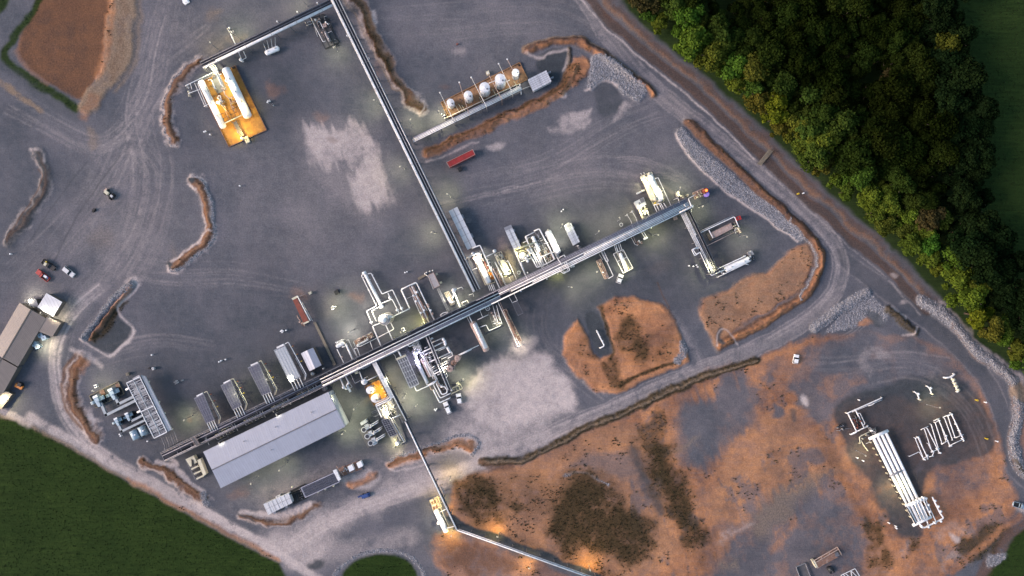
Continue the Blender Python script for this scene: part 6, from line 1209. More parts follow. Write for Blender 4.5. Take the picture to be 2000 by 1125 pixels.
b = T('loop_header', 'low oval loop of white pipe touching the north side of the rack', 'piping', n3(1420, 160)); PI(b, n3, [(1345, 180), (1400, 130), (1500, 105), (1510, 130), (1400, 190), (1360, 200)], 4, .14, w, 7); PI(b, zO, [(215, 745), (255, 725), (268, 750)], 3, .15, w, 0, drop=(1, 1)); PI(b, zO, [(265, 690), (295, 680), (300, 700)], 2, .12, ins, 0)
# ---- centre skids
b = T('white_heat_exchanger', 'brilliant white long exchanger with rusty end box right of the straight rack', 'exchanger', n4(640, 450)); c = [(480, 250), (660, 650), (800, 610), (620, 190)]; SKID(b, n4, c, .5, 'cream_paint', 'grating')
VES(b, n4, (560, 300), (715, 630), 1.15, 2.6, 'tank_white', 'shell', 2, 3); BOXEQ(b, n4, [(480, 245), (590, 200), (625, 290), (520, 335)], .5, 2.6, 'pink_steel', 'end_box'); PI(b, n4, [(350, 275), (470, 215), (560, 180), (600, 205)], 4.2, .26, w, 0); PI(b, n4, [(465, 110), (580, 65), (660, 240), (870, 695)], 4.0, .22, w, 9); PI(b, n4, [(460, 120), (570, 80)], 3.6, .14, ins, 0); VES(b, n4, (470, 210), (560, 180), .45, 3.6, 'insulation', 'strainer', 1, 1); PI(b, n4, [(660, 240), (800, 175)], 3.6, .17, w, 7); VALVE(b, n4, 795, 155, 3.2, .8, ins); VALVE(b, n4, 480, 190, 3.8, .7, ins)
for a_, c_, r, mt in (((640, 300), (700, 420), .25, 'rust_red'), ((720, 470), (755, 560), .35, 'orange_paint'), ((745, 470), (785, 560), .3, 'orange_paint'), ((600, 240), (640, 300), .2, 'insulation')): PI(b, n4, [a_, c_], 1.8, r, mt, 0, drop=(1, 1), name='rusty_pipe')
PI(b, n4, [(450, 440), (540, 400)], 2.4, .1, w, 7); CLUTTER(b, n4, [(610, 230), (700, 210), (810, 590), (740, 610)], 20, 2.6, 81, ('white_paint', 'rusty_steel', 'insulation', 'cream_paint'))
for x in (700, 725, 755, 780): PI(b, n4, [(x - 10, 640), (x + 30, 735)], 3.8, .14 if x % 2 else .1, w, 0)
b = T('pipe_bundle', 'two long bare pipes lying between the white exchanger and the cream skid', 'piping', n4(880, 480)); PI(b, n4, [(800, 310), (965, 660)], 3, .26, ins, 9); PI(b, n4, [(770, 400), (900, 660)], 2.6, .26, 'pink_steel', 9); PI(b, n4, [(810, 400), (935, 670)], 2.6, .2, 'rusty_steel', 9); PI(b, n4, [(745, 330), (790, 430)], 2, .15, 'grey_steel', 0); CLUTTER(b, n4, [(790, 420), (860, 400), (940, 640), (870, 660)], 8, 2, 82, ('rusty_steel', 'grey_steel', 'pink_steel'))
b = T('regeneration_skid', 'cream boxed skid with dark dots beside the two bare pipes', 'skid', n4(930, 340)); c = [(790, 200), (890, 160), (1055, 490), (945, 535)]; SKID(b, n4, c, .5, 'cream_paint', 'grating'); PR(b, n4, [(880, 300), (940, 275), (1040, 480), (970, 510)], .5, 2.2, 'cream_paint', 'housing'); CLUTTER(b, n4, [(790, 200), (900, 170), (960, 300), (860, 340)], 16, 2.4, 83, ('cream_paint', 'insulation', 'white_paint')); CLUTTER(b, n4, [(890, 300), (960, 280), (1050, 480), (960, 520)], 14, 2.9, 84, ('cream_paint', 'grey_steel', 'dark_steel')); PI(b, n4, [(970, 305), (990, 290), (1120, 570)], 3, .15, w, 8, drop=(1, 0)); PI(b, n4, [(850, 310), (950, 500)], 2.6, .13, w, 8); PI(b, n4, [(1005, 530), (1040, 600)], 3.4, .16, 'cream_paint', 0); PI(b, n4, [(815, 200), (840, 290), (880, 280)], 2.6, .16, 'cream_paint', 0)
b = T('hose_reel', 'round grey hose reel beside the rack right of the cream boxed skid', 'hose reel', n4(1148, 468)); q = n4(1148, 468, 1.4); m = MB(); m.ring((q.x, q.y, 1.4), .62, .22, 16); m.build('reel', 'insulation', b); m = MB(); m.bar((q.x, q.y, 0), (q.x, q.y, 1.4), .25, .25); m.bar((q.x - .6, q.y, 1.3), (q.x + .6, q.y, 1.3), .12, .1); m.build('stand', 'grey_steel', b)
# crowded block
b = T('refrigeration_block', 'crowded white pipe block with a yellow lit dome right of the slim white cabin', 'process block', zP(500, 480)); PR(b, zP, [(360, 350), (520, 270), (700, 600), (520, 690)], .02, .15, 'pad_dark', 'slab')
q = zP(345, 560, 5); m = MB(); m.lathe((q.x, q.y, .1), (0, 0, 1), [(0, 1.5), (4.0, 1.5), (4.8, 1.0), (5.1, .3)], 22); m.build('dome_vessel', 'tank_white', b, True); m = MB(); m.ring((q.x, q.y, 4.2), 2.0, .12, 20); m.ring((q.x, q.y, 5.2), 2.0, .07, 20); m.build('ring_rail', 'cream_paint', b)
for a_, b_, r in (((450, 345), (530, 510), .62),): VES(b, zP, a_, b_, r, 4.2, 'tank_white', 'receiver')
PI(b, zP, [(250, 500), (260, 490), (495, 410)], 5.0, .3, 'cream_paint', 0, n=8); PI(b, zP, [(250, 500), (400, 830)], 5.6, .2, w, 10); PI(b, zP, [(380, 790), (320, 630), (440, 580)], 4.4, .22, w, 0); PI(b, zP, [(265, 500), (300, 580)], 4.4, .2, 'cream_paint', 0)
PI(b, zP, [(465, 290), (525, 262), (700, 600)], 4.6, .26, w, 9); PI(b, zP, [(370, 350), (430, 320), (470, 300)], 4.0, .18, w, 0); PI(b, zP, [(370, 350), (440, 500), (560, 700)], 4.0, .22, w, 8); PI(b, zP, [(385, 350), (400, 390), (350, 415)], 3.4, .15, w, 0, drop=(0, 1))
for dx in (0, 18, 44, 62): PI(b, zP, [(420 + dx, 480 - dx * .3), (515 + dx, 680 - dx * .35)], 3.6, .2, w if dx != 18 else ins, 9)
PI(b, zP, [(520, 590), (555, 570), (655, 525), (690, 600), (600, 650), (500, 690), (410, 530)], 3.8, .2, w, 9); PI(b, zP, [(520, 590), (570, 690)], 3.8, .2, w, 0); PI(b, zP, [(590, 340), (615, 335), (740, 620)], 3.4, .13, w, 9); PI(b, zP, [(580, 430), (620, 415)], 3.6, .14, w, 0); PI(b, zP, [(540, 400), (620, 560)], 3.0, .14, ins, 9); PI(b, zP, [(480, 300), (525, 380), (520, 300)], 3.4, .2, 'grey_steel', 0, drop=(1, 1)); PI(b, zP, [(570, 570), (620, 670)], 3.4, .16, w, 0); PI(b, zP, [(655, 530), (740, 500)], 3, .14, w, 0)
CLUTTER(b, zP, [(380, 340), (520, 280), (600, 440), (460, 500)], 24, 3.8, 91, ('white_paint', 'insulation', 'grey_steel')); CLUTTER(b, zP, [(470, 500), (600, 450), (690, 600), (540, 680)], 22, 3, 92, ('white_paint', 'rusty_steel', 'pink_steel', 'cream_paint')); CLUTTER(b, zP, [(360, 480), (430, 460), (450, 580), (380, 600)], 14, 4.4, 93, ('white_paint', 'cream_paint'))
for x, y in ((400, 500), (420, 520), (400, 560), (380, 590), (395, 620)): VALVE(b, zP, x, y, 4.2, .6, w)
b = T('accumulator_vessel', 'smooth bright white bullet vessel at the right side of the crowded block', 'vessel', zP(675, 405)); VES(b, zP, (612, 280), (738, 540), 1.3, 2.7, 'tank_white', 'shell', 3, 1); RAIL(b, zP, [(600, 330), (650, 430)], 3.6, 'galvanised'); VALVE(b, zP, 620, 280, 3.4, .5, 'cream_paint'); CLUTTER(b, zP, [(680, 480), (740, 460), (760, 540), (720, 560)], 6, 3.2, 94)
for x in (700, 715, 730): PI(b, zP, [(x - 20, 500), (x + 20, 590)], 3, .15, w, 0)
b = T('cabin_piping', 'dark pipe stubs joining the short white cabin to the rack', 'piping', zP(960, 470)); CLUTTER(b, zP, [(915, 450), (970, 425), (1000, 480), (950, 500)], 9, 2.4, 95, ('grey_steel', 'galvanised', 'insulation'))
# south of rack, right
b = T('brown_pump_skid', 'narrow brown pump skid with white loop south of the right half of the rack', 'pump skid', zQ(275, 960)); c = [(208, 890), (250, 870), (325, 1040), (285, 1055)]; SKID(b, zQ, c, .5, 'pink_steel', 'rusty_steel'); CLUTTER(b, zQ, c, 16, 1.8, 96, ('pink_steel', 'rusty_steel', 'white_paint'), (.06, .14), (.05, .3)); PI(b, zQ, [(245, 770), (310, 905), (365, 1025), (320, 1050)], 3, .14, w, 7); PI(b, zQ, [(262, 765), (320, 890), (300, 895), (245, 790)], 3.2, .16, w, 7); PI(b, zQ, [(232, 820), (270, 880)], 2.6, .1, ins, 0)
b = T('framed_exchanger', 'white exchanger inside a pale open frame south of the right half of the rack', 'exchanger', zQ(455, 890)); c = [(365, 825), (455, 785), (545, 955), (455, 1000)]; SKID(b, zQ, c, .5, 'cream_paint', 'grating'); VES(b, zQ, (425, 815), (490, 985), .7, 2.4, 'tank_white', 'shell'); 
for u0, v0, u1, v1 in ((0, 0, 1, 0), (1, 0, 1, 1), (1, 1, 0, 1), (0, 1, 0, 0), (0, .4, 1, .4)): m = MB(); m.bar(zQ(*quadp(c, u0, v0), 3.4), zQ(*quadp(c, u1, v1), 3.4), .16, .16); m.build('top_frame', 'white_paint', b)
STRUTS(b, zQ, c, .5, 3.4, 3, .14, 'white_paint', 'post')
for dx in (0, 14, 36, 52): PI(b, zQ, [(365 + dx, 720 - dx * .3), (395 + dx, 810 - dx * .3)], 4, .15, ('white_paint', 'insulation')[dx % 4 == 0], 0)
CLUTTER(b, zQ, [(450, 960), (500, 940), (540, 960), (470, 1000)], 5, 1.8, 97, ('yellow_paint', 'cream_paint'))
b = T('level_bridle', 'small white valve with legs under the right part of the rack', 'valve station', zQ(650, 670)); PI(b, zQ, [(615, 610), (655, 680)], 2.8, .15, w, 0); PI(b, zQ, [(635, 605), (670, 670)], 2.8, .15, w, 0); VES(b, zQ, (640, 690), (680, 672), .45, 1.6, 'tank_white', 'pot', 1, 1); PI(b, zQ, [(520, 660), (565, 740), (590, 745)], 2.4, .1, ins, 0, drop=(0, 1)); PI(b, zQ, [(540, 640), (570, 720)], 2.2, .1, 'pink_steel', 0); CLUTTER(b, zQ, [(545, 720), (625, 690), (640, 740), (570, 755)], 8, 1.4, 98, ('pink_steel', 'white_paint', 'rusty_steel'))
# NE vessels
b = T('dehydration_skid', 'pair of cream lit fat vessels side by side at the north east of the rack', 'vessel skid', zQ(720, 230)); c = [(615, 115), (715, 75), (830, 340), (735, 385)]; SKID(b, zQ, c, .5, 'cream_paint', 'concrete'); VES(b, zQ, (640, 115), (735, 335), 1.15, 2.4, 'cream_paint', 'left_vessel', 2, 2); VES(b, zQ, (695, 95), (805, 345), 1.15, 2.5, 'tank_white', 'right_vessel', 2, 3); PI(b, zQ, [(690, 130), (765, 310)], 3.6, .14, w, 0); PI(b, zQ, [(750, 135), (775, 125), (908, 415)], 3.4, .13, w, 8, drop=(1, 0)); PI(b, zQ, [(775, 200), (830, 320)], 3, .12, w, 0)
for dx in (0, 22, 50, 90): PI(b, zQ, [(735 + dx, 375 - dx * .2), (765 + dx, 440 - dx * .4)], 3.8, .15, w, 0)
PI(b, zQ, [(735, 375), (800, 360), (860, 475)], 4, .14, w, 0); BOXEQ(b, zQ, [(612, 118), (652, 100), (662, 140), (628, 155)], 2.4, 3.5, 'cream_paint', 'end_cover'); VALVE(b, zQ, 745, 325, 3.6, .9, 'cream_paint'); VALVE(b, zQ, 690, 95, 3.8, .7, 'cream_paint'); CLUTTER(b, zQ, [(700, 320), (810, 290), (840, 360), (740, 390)], 14, 3, 101, ('cream_paint', 'white_paint', 'yellow_paint')); PI(b, zQ, [(625, 100), (620, 85)], 2, .14, ins, 0, drop=(0, 1)); PI(b, zQ, [(655, 95), (645, 78)], 2, .14, ins, 0, drop=(0, 1))
b = T('side_drum', 'short slim drum with piping left of the cream lit vessels', 'vessel', zQ(620, 255)); VES(b, zQ, (575, 275), (655, 240), .35, 1.8, 'insulation', 'shell', 1, 1); CLUTTER(b, zQ, [(600, 240), (640, 225), (655, 265), (620, 275)], 7, 1.6, 102, ('cream_paint', 'grey_steel'))
b = T('filter_cabin', 'small grey and cream cabin with a fan top next to the cream vessels', 'cabin', zQ(625, 395)); BOXEQ(b, zQ, [(560, 350), (640, 310), (665, 370), (595, 415)], .1, 3.0, 'insulation', 'cabinet'); PR(b, zQ, [(605, 325), (640, 310), (655, 345), (622, 362)], 3.02, 3.1, 'grey_steel', 'grille'); PI(b, zQ, [(600, 415), (640, 510)], 2.8, .45, 'cream_paint', 0, name='duct', n=10); CLUTTER(b, zQ, [(600, 400), (670, 370), (690, 450), (640, 480)], 14, 2.4, 103, ('cream_paint', 'white_paint')); PI(b, zQ, [(665, 420), (730, 550)], 4, .12, w, 0)
for k, (x, y) in enumerate(((490, 465), (535, 435))): 
    b = T('vent_riser', 'thin dark vent riser bent over the rack, %s of the pair' % ('left', 'right')[k], 'vent', zQ(x, y), 'thin vent risers'); PI(b, zQ, [(x, y), (x + 35, y + 55), (x + 60, y + 130), (x + 85, y + 180)], 5.5, .09, ins, 0, drop=(1, 0)); PI(b, zQ, [(x - 12, y + 14), (x + 8, y + 4)], 5, .08, ins, 0); VALVE(b, zQ, x, y, 4, .3)
b = T('hose_reel', 'round grey hose reel beside the right part of the rack near the vent risers', 'hose reel', zQ(437, 557)); q = zQ(437, 557, 1.4); m = MB(); m.ring((q.x, q.y, 1.4), .62, .22, 16); m.build('reel', 'insulation', b); m = MB(); m.bar((q.x, q.y, 0), (q.x, q.y, 1.4), .25, .25); m.bar((q.x - .6, q.y, 1.3), (q.x + .6, q.y, 1.3), .12, .1); m.build('stand', 'grey_steel', b)
b = T('burner_unit', 'burner skid with glowing orange top beyond the right end of the main rack', 'burner', zR(470, 190)); c = [(370, 190), (480, 140), (510, 205), (395, 250)]; SKID(b, zR, c, .5, 'pink_steel', 'rusty_steel'); CLUTTER(b, zR, c, 22, 2.4, 104, ('pink_steel', 'rusty_steel', 'cream_paint')); q = zR(510, 162, 5); m = MB(); m.lathe((q.x, q.y, .1), (0, 0, 1), [(0, 1.0), (4.4, .9), (5, .75), (5, .6), (4.6, .55)], 18); m.build('burner_stack', 'rust_red', b); m = MB(); m.lathe((q.x, q.y, 4.75), (0, 0, 1), [(0, .52), (.12, .45)], 16); m.build('flame', 'flame_core', b)
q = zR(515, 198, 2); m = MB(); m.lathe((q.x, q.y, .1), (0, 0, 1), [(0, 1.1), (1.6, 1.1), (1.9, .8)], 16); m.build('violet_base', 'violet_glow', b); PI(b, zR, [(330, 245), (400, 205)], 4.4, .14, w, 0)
b = T('end_piping', 'pipe loop closing the right end of the main rack', 'piping', zR(330, 280)); PI(b, zR, [(205, 245), (225, 235), (240, 290)], 5.5, .11, w, 0, drop=(1, 0)); PI(b, zR, [(330, 245), (362, 325), (240, 385)], 7, .18, w, 0); PI(b, zR, [(290, 300), (305, 330)], 7, .14, w, 0); VALVE(b, zR, 360, 325, 5, .6, w); BOXEQ(b, zR, [(205, 185), (235, 172), (250, 212), (222, 225)], .1, 2.6, 'cream_paint'); CLUTTER(b, zR, [(215, 225), (330, 185), (350, 220), (250, 260)], 14, 2.6, 105, ('pink_steel', 'cream_paint', 'grey_steel')); CLUTTER(b, zR, [(300, 350), (350, 330), (370, 370), (330, 390)], 7, 2.6, 106, ('dark_steel', 'galvanised'))
b = T('junction_box', 'small square tan box on a gravel spot below the right end of the rack', 'box', zR(200, 440)); BOXEQ(b, zR, [(180, 430), (215, 420), (222, 450), (190, 460)], .02, 1.2, 'pink_steel')
# two eastern skids
b = T('pink_cooler', 'pinkish topped cooler skid inside a rectangular white pipe loop', 'cooler skid', zR(670, 560)); SKID(b, zR, [(515, 600), (800, 460), (845, 540), (560, 670)], .4, 'grey_steel', 'pad_dark'); PR(b, zR, [(560, 585), (755, 490), (780, 540), (585, 640)], .4, 2.8, 'pink_steel', 'cooler_box'); PR(b, zR, [(590, 585), (745, 510), (760, 538), (605, 615)], 2.8, 2.95, 'tank_white' if 0 else 'pink_steel', 'top_panel'); PR(b, zR, [(515, 595), (545, 580), (580, 645), (555, 668)], .05, .9, 'timber', 'step')
PI(b, zR, [(395, 610), (440, 590), (790, 425), (835, 530)], 3.6, .2, w, 8); PI(b, zR, [(430, 580), (780, 412)], 3.4, .12, ins, 8); PI(b, zR, [(445, 750), (530, 710), (830, 560)], 3, .16, 'pink_steel', 8); PI(b, zR, [(535, 560), (575, 640)], 3.4, .2, w, 0); PI(b, zR, [(820, 535), (850, 585)], 3, .3, 'cream_paint', 0); CLUTTER(b, zR, [(755, 470), (830, 440), (860, 590), (800, 600)], 16, 3, 107, ('white_paint', 'cream_paint', 'dark_steel', 'pink_steel')); BOXEQ(b, zR, [(808, 430), (848, 415), (860, 450), (822, 465)], .3, 3, 'red_paint')
b = T('glycol_vessel', 'clean white vessel framed by white pipes at the lower right of the plant', 'vessel', zR(815, 910)); SKID(b, zR, [(690, 940), (900, 835), (925, 890), (710, 985)], .4, 'grey_steel', 'pad_dark'); VES(b, zR, (690, 955), (945, 845), 1.15, 2.2, 'tank_white', 'shell', 3, 2); PI(b, zR, [(540, 985), (905, 815)], 3.2, .2, w, 8, drop=(0, 1)); PI(b, zR, [(550, 1000), (565, 1012), (700, 950)], 3.4, .2, w, 8); PI(b, zR, [(625, 1028), (900, 895), (930, 905)], 2.6, .15, w, 8, drop=(1, 0)); CLUTTER(b, zR, [(905, 760), (965, 760), (1000, 850), (930, 890)], 20, 2.8, 108, ('grey_steel', 'insulation', 'dark_steel', 'galvanised')); BOXEQ(b, zR, [(925, 780), (965, 765), (985, 800), (940, 820)], .3, 2.4, 'galvanised'); CLUTTER(b, zR, [(610, 960), (690, 930), (710, 1000), (640, 1030)], 8, 2, 109, ('grey_steel', 'white_paint', 'dark_steel'))

# ================================================================ PIPELINE SKID AT THE BOTTOM
b = T('pig_receiver_vessel', 'lone bright white vessel beside the overhead pipe at the bottom of the yard', 'vessel', zV(330, 470)); VES(b, zV, (282, 380), (370, 560), 1.05, 2.0, 'tank_white', 'shell', 2, 1); PI(b, zV, [(320, 400), (370, 375), (375, 350)], 3.6, .17, w, 0); PI(b, zV, [(375, 525), (435, 510), (460, 545)], 3.2, .17, w, 0); PI(b, zV, [(290, 295), (385, 510)], 2, .1, 'cream_paint', 6); SKID(b, zV, [(240, 305), (300, 280), (330, 360), (265, 390)], .3, 'cream_paint', 'rusty_steel')
for x, y in ((250, 310), (268, 345)): PR(b, zV, [(x - 15, y), (x + 12, y - 10), (x + 18, y + 4), (x - 9, y + 14)], .3, 1.6, 'cream_paint', 'pump_motor'); PI(b, zV, [(x + 10, y - 3), (x + 70, y - 25)], 1.8, .08, 'cream_paint', 0)
VALVE(b, zV, 305, 480, 2, .6, w); b = T('ladder_rack', 'short grey ladder frame hanging on the overhead pipe above the lone vessel', 'frame', zV(335, 228)); PI(b, zV, [(318, 200), (345, 250)], 3, .14, 'galvanised', 0, drop=(1, 1)); PI(b, zV, [(330, 197), (352, 240)], 3, .14, 'galvanised', 0, drop=(1, 1)); PR(b, zV, [(322, 205), (330, 200), (350, 240), (342, 246)], 2.9, 3, 'grating', 'deck')

# ================================================================ EAST YARD
b = T('slug_catcher', 'bank of four huge parallel white pipes on the dark eastern pad', 'slug catcher', zU(490, 740))
for k in range(4):
    x0, y0, x1, y1 = 332 + k * 24.5, 487 - k * 11.5, 590 + k * 22, 1008 - k * 11; m = MB(); A_, B_ = zU(x0, y0, 3.0), zU(x1, y1, 1.4); m.tube([A_, B_], .62, 14); m.build('storage_pipe', 'tank_white', b, True)
    for t in (.12, .3, .5, .7, .9):
        q = A_.lerp(B_, t); m = MB(); m.box((q.x, q.y), .18, .6, 0, q.z - .5, R(25.9)); m.build('support', 'concrete', b)
for a_, c_, r, z in (((303, 492), (420, 440), .62, 3.2), ((570, 1020), (685, 965), .6, 1.5)): PI(b, zU, [a_, c_], z, r, 'tank_white', 0, name='manifold', n=14)
PI(b, zU, [(430, 720), (505, 685)], 3.2, .35, 'galvanised', 0, name='tie_beam'); PI(b, zU, [(525, 900), (640, 850)], 2.8, .4, w, 0, name='manifold', n=10); PI(b, zU, [(550, 900), (645, 860), (640, 880)], 2.2, .3, w, 0)
for k in range(4): x, y = 575 + k * 18, 875 - k * 9; PI(b, zU, [(x, y), (x + 52, y + 115)], 2.4, .24, w, 0); VALVE(b, zU, x, y, 3, .6, w)
m = MB(); m.bar(zU(325, 515, 2.2), zU(590, 1010, 2.2), .5, .08); m.build('side_walkway', 'dark_steel', b)
for k in range(13): x, y = 322 + k * 20.3, 512 + k * 38; PR(b, zU, [(x - 9, y), (x - 3, y - 3), (x, y + 3), (x - 6, y + 6)], .02, 1.6, 'cream_paint', 'walkway_lamp')
b = T('outlet_loop', 'white curved outlet pipes wrapping the lower right end of the big pipe bank', 'piping', zU(690, 950)); PI(b, zU, [(690, 845), (735, 940), (760, 975), (640, 1035), (610, 1010)], 1.6, .3, w, 9, n=10); PI(b, zU, [(610, 855), (640, 845), (715, 1000)], 1.8, .2, w, 9); PI(b, zU, [(640, 900), (665, 940), (640, 905)], 1.8, .14, w, 0); PI(b, zU, [(655, 985), (665, 1015)], 1.5, .25, w, 0); PI(b, zU, [(600, 870), (650, 850), (665, 920), (680, 935)], 2.0, .2, w, 0)
for x, y in ((700, 865), (720, 900), (735, 930), (660, 890), (670, 930), (700, 1000), (660, 1025), (735, 990), (620, 1025), (645, 850)): VALVE(b, zU, x, y, 1.6, .5, w)
b = T('inlet_manifold', 'thin white pipe frame with dark valves at the upper left of the eastern pad', 'manifold', zU(240, 350)); PI(b, zU, [(170, 335), (385, 240)], 1.6, .24, w, 8, drop=(1, 1)); PI(b, zU, [(200, 328), (360, 262), (385, 252)], 1.4, .12, ins, 8); PI(b, zU, [(175, 335), (230, 450), (195, 465)], 1.5, .25, w, 8, drop=(0, 1)); PI(b, zU, [(222, 315), (275, 425)], 1.6, .24, w, 8); PI(b, zU, [(235, 335), (250, 335), (280, 400), (270, 405)], 1.6, .14, w, 0); PI(b, zU, [(195, 462), (300, 412)], 1.5, .22, w, 8, drop=(0, 1)); PI(b, zU, [(250, 520), (245, 480), (260, 470), (345, 430)], 1.6, .2, 'cream_paint', 8, drop=(1, 0)); PI(b, zU, [(255, 500), (275, 535), (300, 565)], 1.4, .2, 'cream_paint', 8, drop=(0, 1)); PI(b, zU, [(300, 290), (320, 285), (350, 265)], 2, .12, w, 0); PI(b, zU, [(285, 520), (325, 505)], 1.2, .1, ins, 0)
CLUTTER(b, zU, [(185, 350), (250, 330), (270, 420), (220, 440)], 26, 1.8, 111, ('black_steel', 'dark_steel', 'grey_steel', 'rust_red')); CLUTTER(b, zU, [(290, 420), (345, 410), (355, 460), (320, 470)], 12, 2, 112, ('white_paint', 'insulation', 'grey_steel')); CLUTTER(b, zU, [(240, 450), (330, 430), (320, 470), (260, 500)], 8, 1.6, 113, ('grey_steel', 'cream_paint'))
b = T('scrap_valves', 'heap of grey valve parts left of the thin white pipe frame', 'valve station', zU(125, 425)); CLUTTER(b, zU, [(95, 430), (140, 385), (165, 430), (120, 455)], 12, 1.2, 114, ('grey_steel', 'galvanised', 'dark_steel')); PI(b, zU, [(155, 430), (205, 425)], .8, .09, 'grey_steel', 0)
for k, (x, y) in enumerate(((585, 205), (660, 170))):
    b = T('pipe_riser', 'short curved white riser on the eastern pad, %s of the pair' % ('left', 'right')[k], 'riser', zU(x, y), 'short curved risers'); PI(b, zU, [(x, y), (x + 14, y + 12), (x + 26, y + 44)], 1.4, .26, w, 0, drop=(1, 1), n=8); VALVE(b, zU, x + 14, y + 10, 1.4, .5, w); VALVE(b, zU, x + 26, y + 46, 1, .4, 'cream_paint'); PI(b, zU, [(x + 24, y + 62), (x + 48, y + 58)], .6, .1, 'grey_steel', 0)
b = T('pig_launcher', 'T shaped white pipe at the top right of the eastern pad', 'launcher', zU(830, 150)); PI(b, zU, [(770, 118), (800, 115), (828, 96)], 1.6, .36, w, 0, drop=(1, 1), n=8); PI(b, zU, [(802, 108), (822, 150), (848, 205)], 1.6, .3, w, 6, drop=(0, 1), n=8)
for x, y in ((812, 128), (822, 150), (830, 168), (840, 190)): VALVE(b, zU, x, y, 1.7, .6, 'cream_paint')
b = T('meter_run_bank', 'stepped bank of slim white meter runs right of the big pipe bank', 'meter bank', zU(730, 470))
for a_, c_, r in (((805, 335), (885, 505), .25), ((785, 352), (830, 485), .2), ((812, 345), (862, 470), .12), ((765, 365), (815, 500), .18), ((728, 372), (800, 540), .22), ((708, 392), (750, 520), .18), ((740, 395), (775, 510), .12), ((683, 402), (730, 560), .18), ((658, 425), (735, 580), .22), ((642, 430), (690, 575), .16), ((665, 520), (690, 570), .15), ((602, 480), (665, 615), .22), ((585, 485), (640, 620), .18), ((612, 485), (655, 600), .1)): PI(b, zU, [a_, c_], 1.3, r, w, 8, drop=(1, 1))
for a_, c_ in (((755, 360), (810, 335)), ((697, 382), (735, 365)), ((620, 435), (665, 415)), ((585, 490), (610, 475)), ((830, 485), (880, 465)), ((745, 525), (790, 500)), ((800, 530), (885, 490)), ((690, 570), (735, 550)), ((635, 610), (665, 598)), ((785, 352), (810, 340)), ((708, 392), (730, 380)), ((670, 600), (700, 595)), ((690, 595), (700, 570))): PI(b, zU, [a_, c_], 1.35, .16, w, 0)
PI(b, zU, [(550, 598), (610, 570), (640, 620)], 1.2, .13, w, 8, drop=(1, 1))
for x, y in ((805, 340), (850, 440), (870, 490), (800, 530), (770, 490), (728, 378), (735, 575), (690, 565), (640, 615), (600, 482), (830, 400), (770, 470), (715, 550), (655, 590)): VALVE(b, zU, x, y, 1.3, .38, w)
b = T('white_riser', 'white L shaped pipe alone on the dark pad in the middle of the soil island', 'pipe', zS(400, 530)); PI(b, zS, [(370, 458), (395, 510), (432, 580), (428, 590), (398, 605)], 1.2, .26, w, 6, drop=(1, 1), n=8)
for x, y in ((375, 470), (395, 510), (415, 545)): VALVE(b, zS, x, y, 1.2, .4, w)
# bottom skids
b = T('skid_frame_tank', 'brown topped tank skid with a pink ladder frame near the bottom edge', 'skid', zX(460, 950)); c = [(350, 985), (540, 875), (575, 925), (385, 1038)]; SKID(b, zX, c, .4, 'pink_steel', 'rusty_steel'); PR(b, zX, [(372, 1000), (520, 920), (545, 955), (395, 1035)], .4, 2.6, 'rusty_steel', 'tank_body'); m = MB()
for u0, v0, u1, v1 in ((0, 0, 1, 0), (0, .3, 1, .3), (0, 0, 0, 1), (1, 0, 1, 1), (.33, 0, .33, .3), (.66, 0, .66, .3)): m.bar(zX(*quadp(c, u0, v0), 2.6), zX(*quadp(c, u1, v1), 2.6), .25, .2)
m.build('top_frame', 'pink_steel', b); BOXEQ(b, zX, [(520, 925), (545, 915), (555, 940), (530, 950)], .4, 2.8, 'grey_steel'); PR(b, zX, [(348, 985), (365, 978), (390, 1030), (375, 1038)], .4, 2.7, 'cream_paint', 'end_plate'); PI(b, zX, [(540, 870), (578, 940)], 2.8, .1, 'pink_steel', 0)
b = T('empty_frame', 'black framed empty pit cut by the bottom edge', 'frame', zX(275, 1060)); PR(b, zX, [(222, 1030), (288, 1003), (330, 1110), (262, 1140)], .02, .25, 'pad_dark', 'floor'); m = MB(); cc = [(218, 1028), (290, 998), (335, 1115), (260, 1145)]
for i in range(4): m.bar(zX(*cc[i], .8), zX(*cc[(i + 1) % 4], .8), .15, .8)
m.build('frame', 'galvanised', b)
b = T('machinery', 'small black machine between the bottom skids', 'machine', zX(492, 1055)); q = zX(488, 1050, 1.5); m = MB(); m.lathe((q.x, q.y, .1), (0, 0, 1), [(0, 1.0), (1.2, 1.0), (1.6, .6), (2.0, .3)], 14); m.build('housing', 'dark_steel', b, True); PR(b, zX, [(480, 1060), (515, 1045), (525, 1070), (490, 1085)], .05, 1.2, 'black_steel', 'base'); CLUTTER(b, zX, [(475, 1050), (500, 1045), (510, 1075), (485, 1080)], 4, 1.8, 115, ('dark_steel', 'grey_steel'))
b = T('trestle_frame', 'white zigzag trestle frame at the bottom edge', 'frame', zX(640, 1080)); c = [(570, 1095), (680, 1042), (715, 1100), (600, 1150)]; m = MB()
for u0, v0, u1, v1 in ((0, 0, 1, 0), (1, 0, 1, 1), (1, 1, 0, 1), (0, 1, 0, 0), (.3, 0, .5, 1), (.5, 1, .7, 0), (.7, 0, .85, 1), (.15, 0, .3, 1)): m.bar(zX(*quadp(c, u0, v0), 1.2), zX(*quadp(c, u1, v1), 1.2), .22, .2)
m.build('frame', 'white_paint', b); STRUTS(b, zX, c, 0, 1.1, 3, .15)
b = T('brown_plate_stack', 'stack of dark panels next to the left cooler of the hall row', 'stack', zH(395, 365)); BOXEQ(b, zH, [(382, 358), (402, 352), (408, 372), (388, 378)], .02, 1.4, 'timber'); PI(b, zH, [(395, 375), (408, 415)], 1, .08, 'grey_steel', 0)
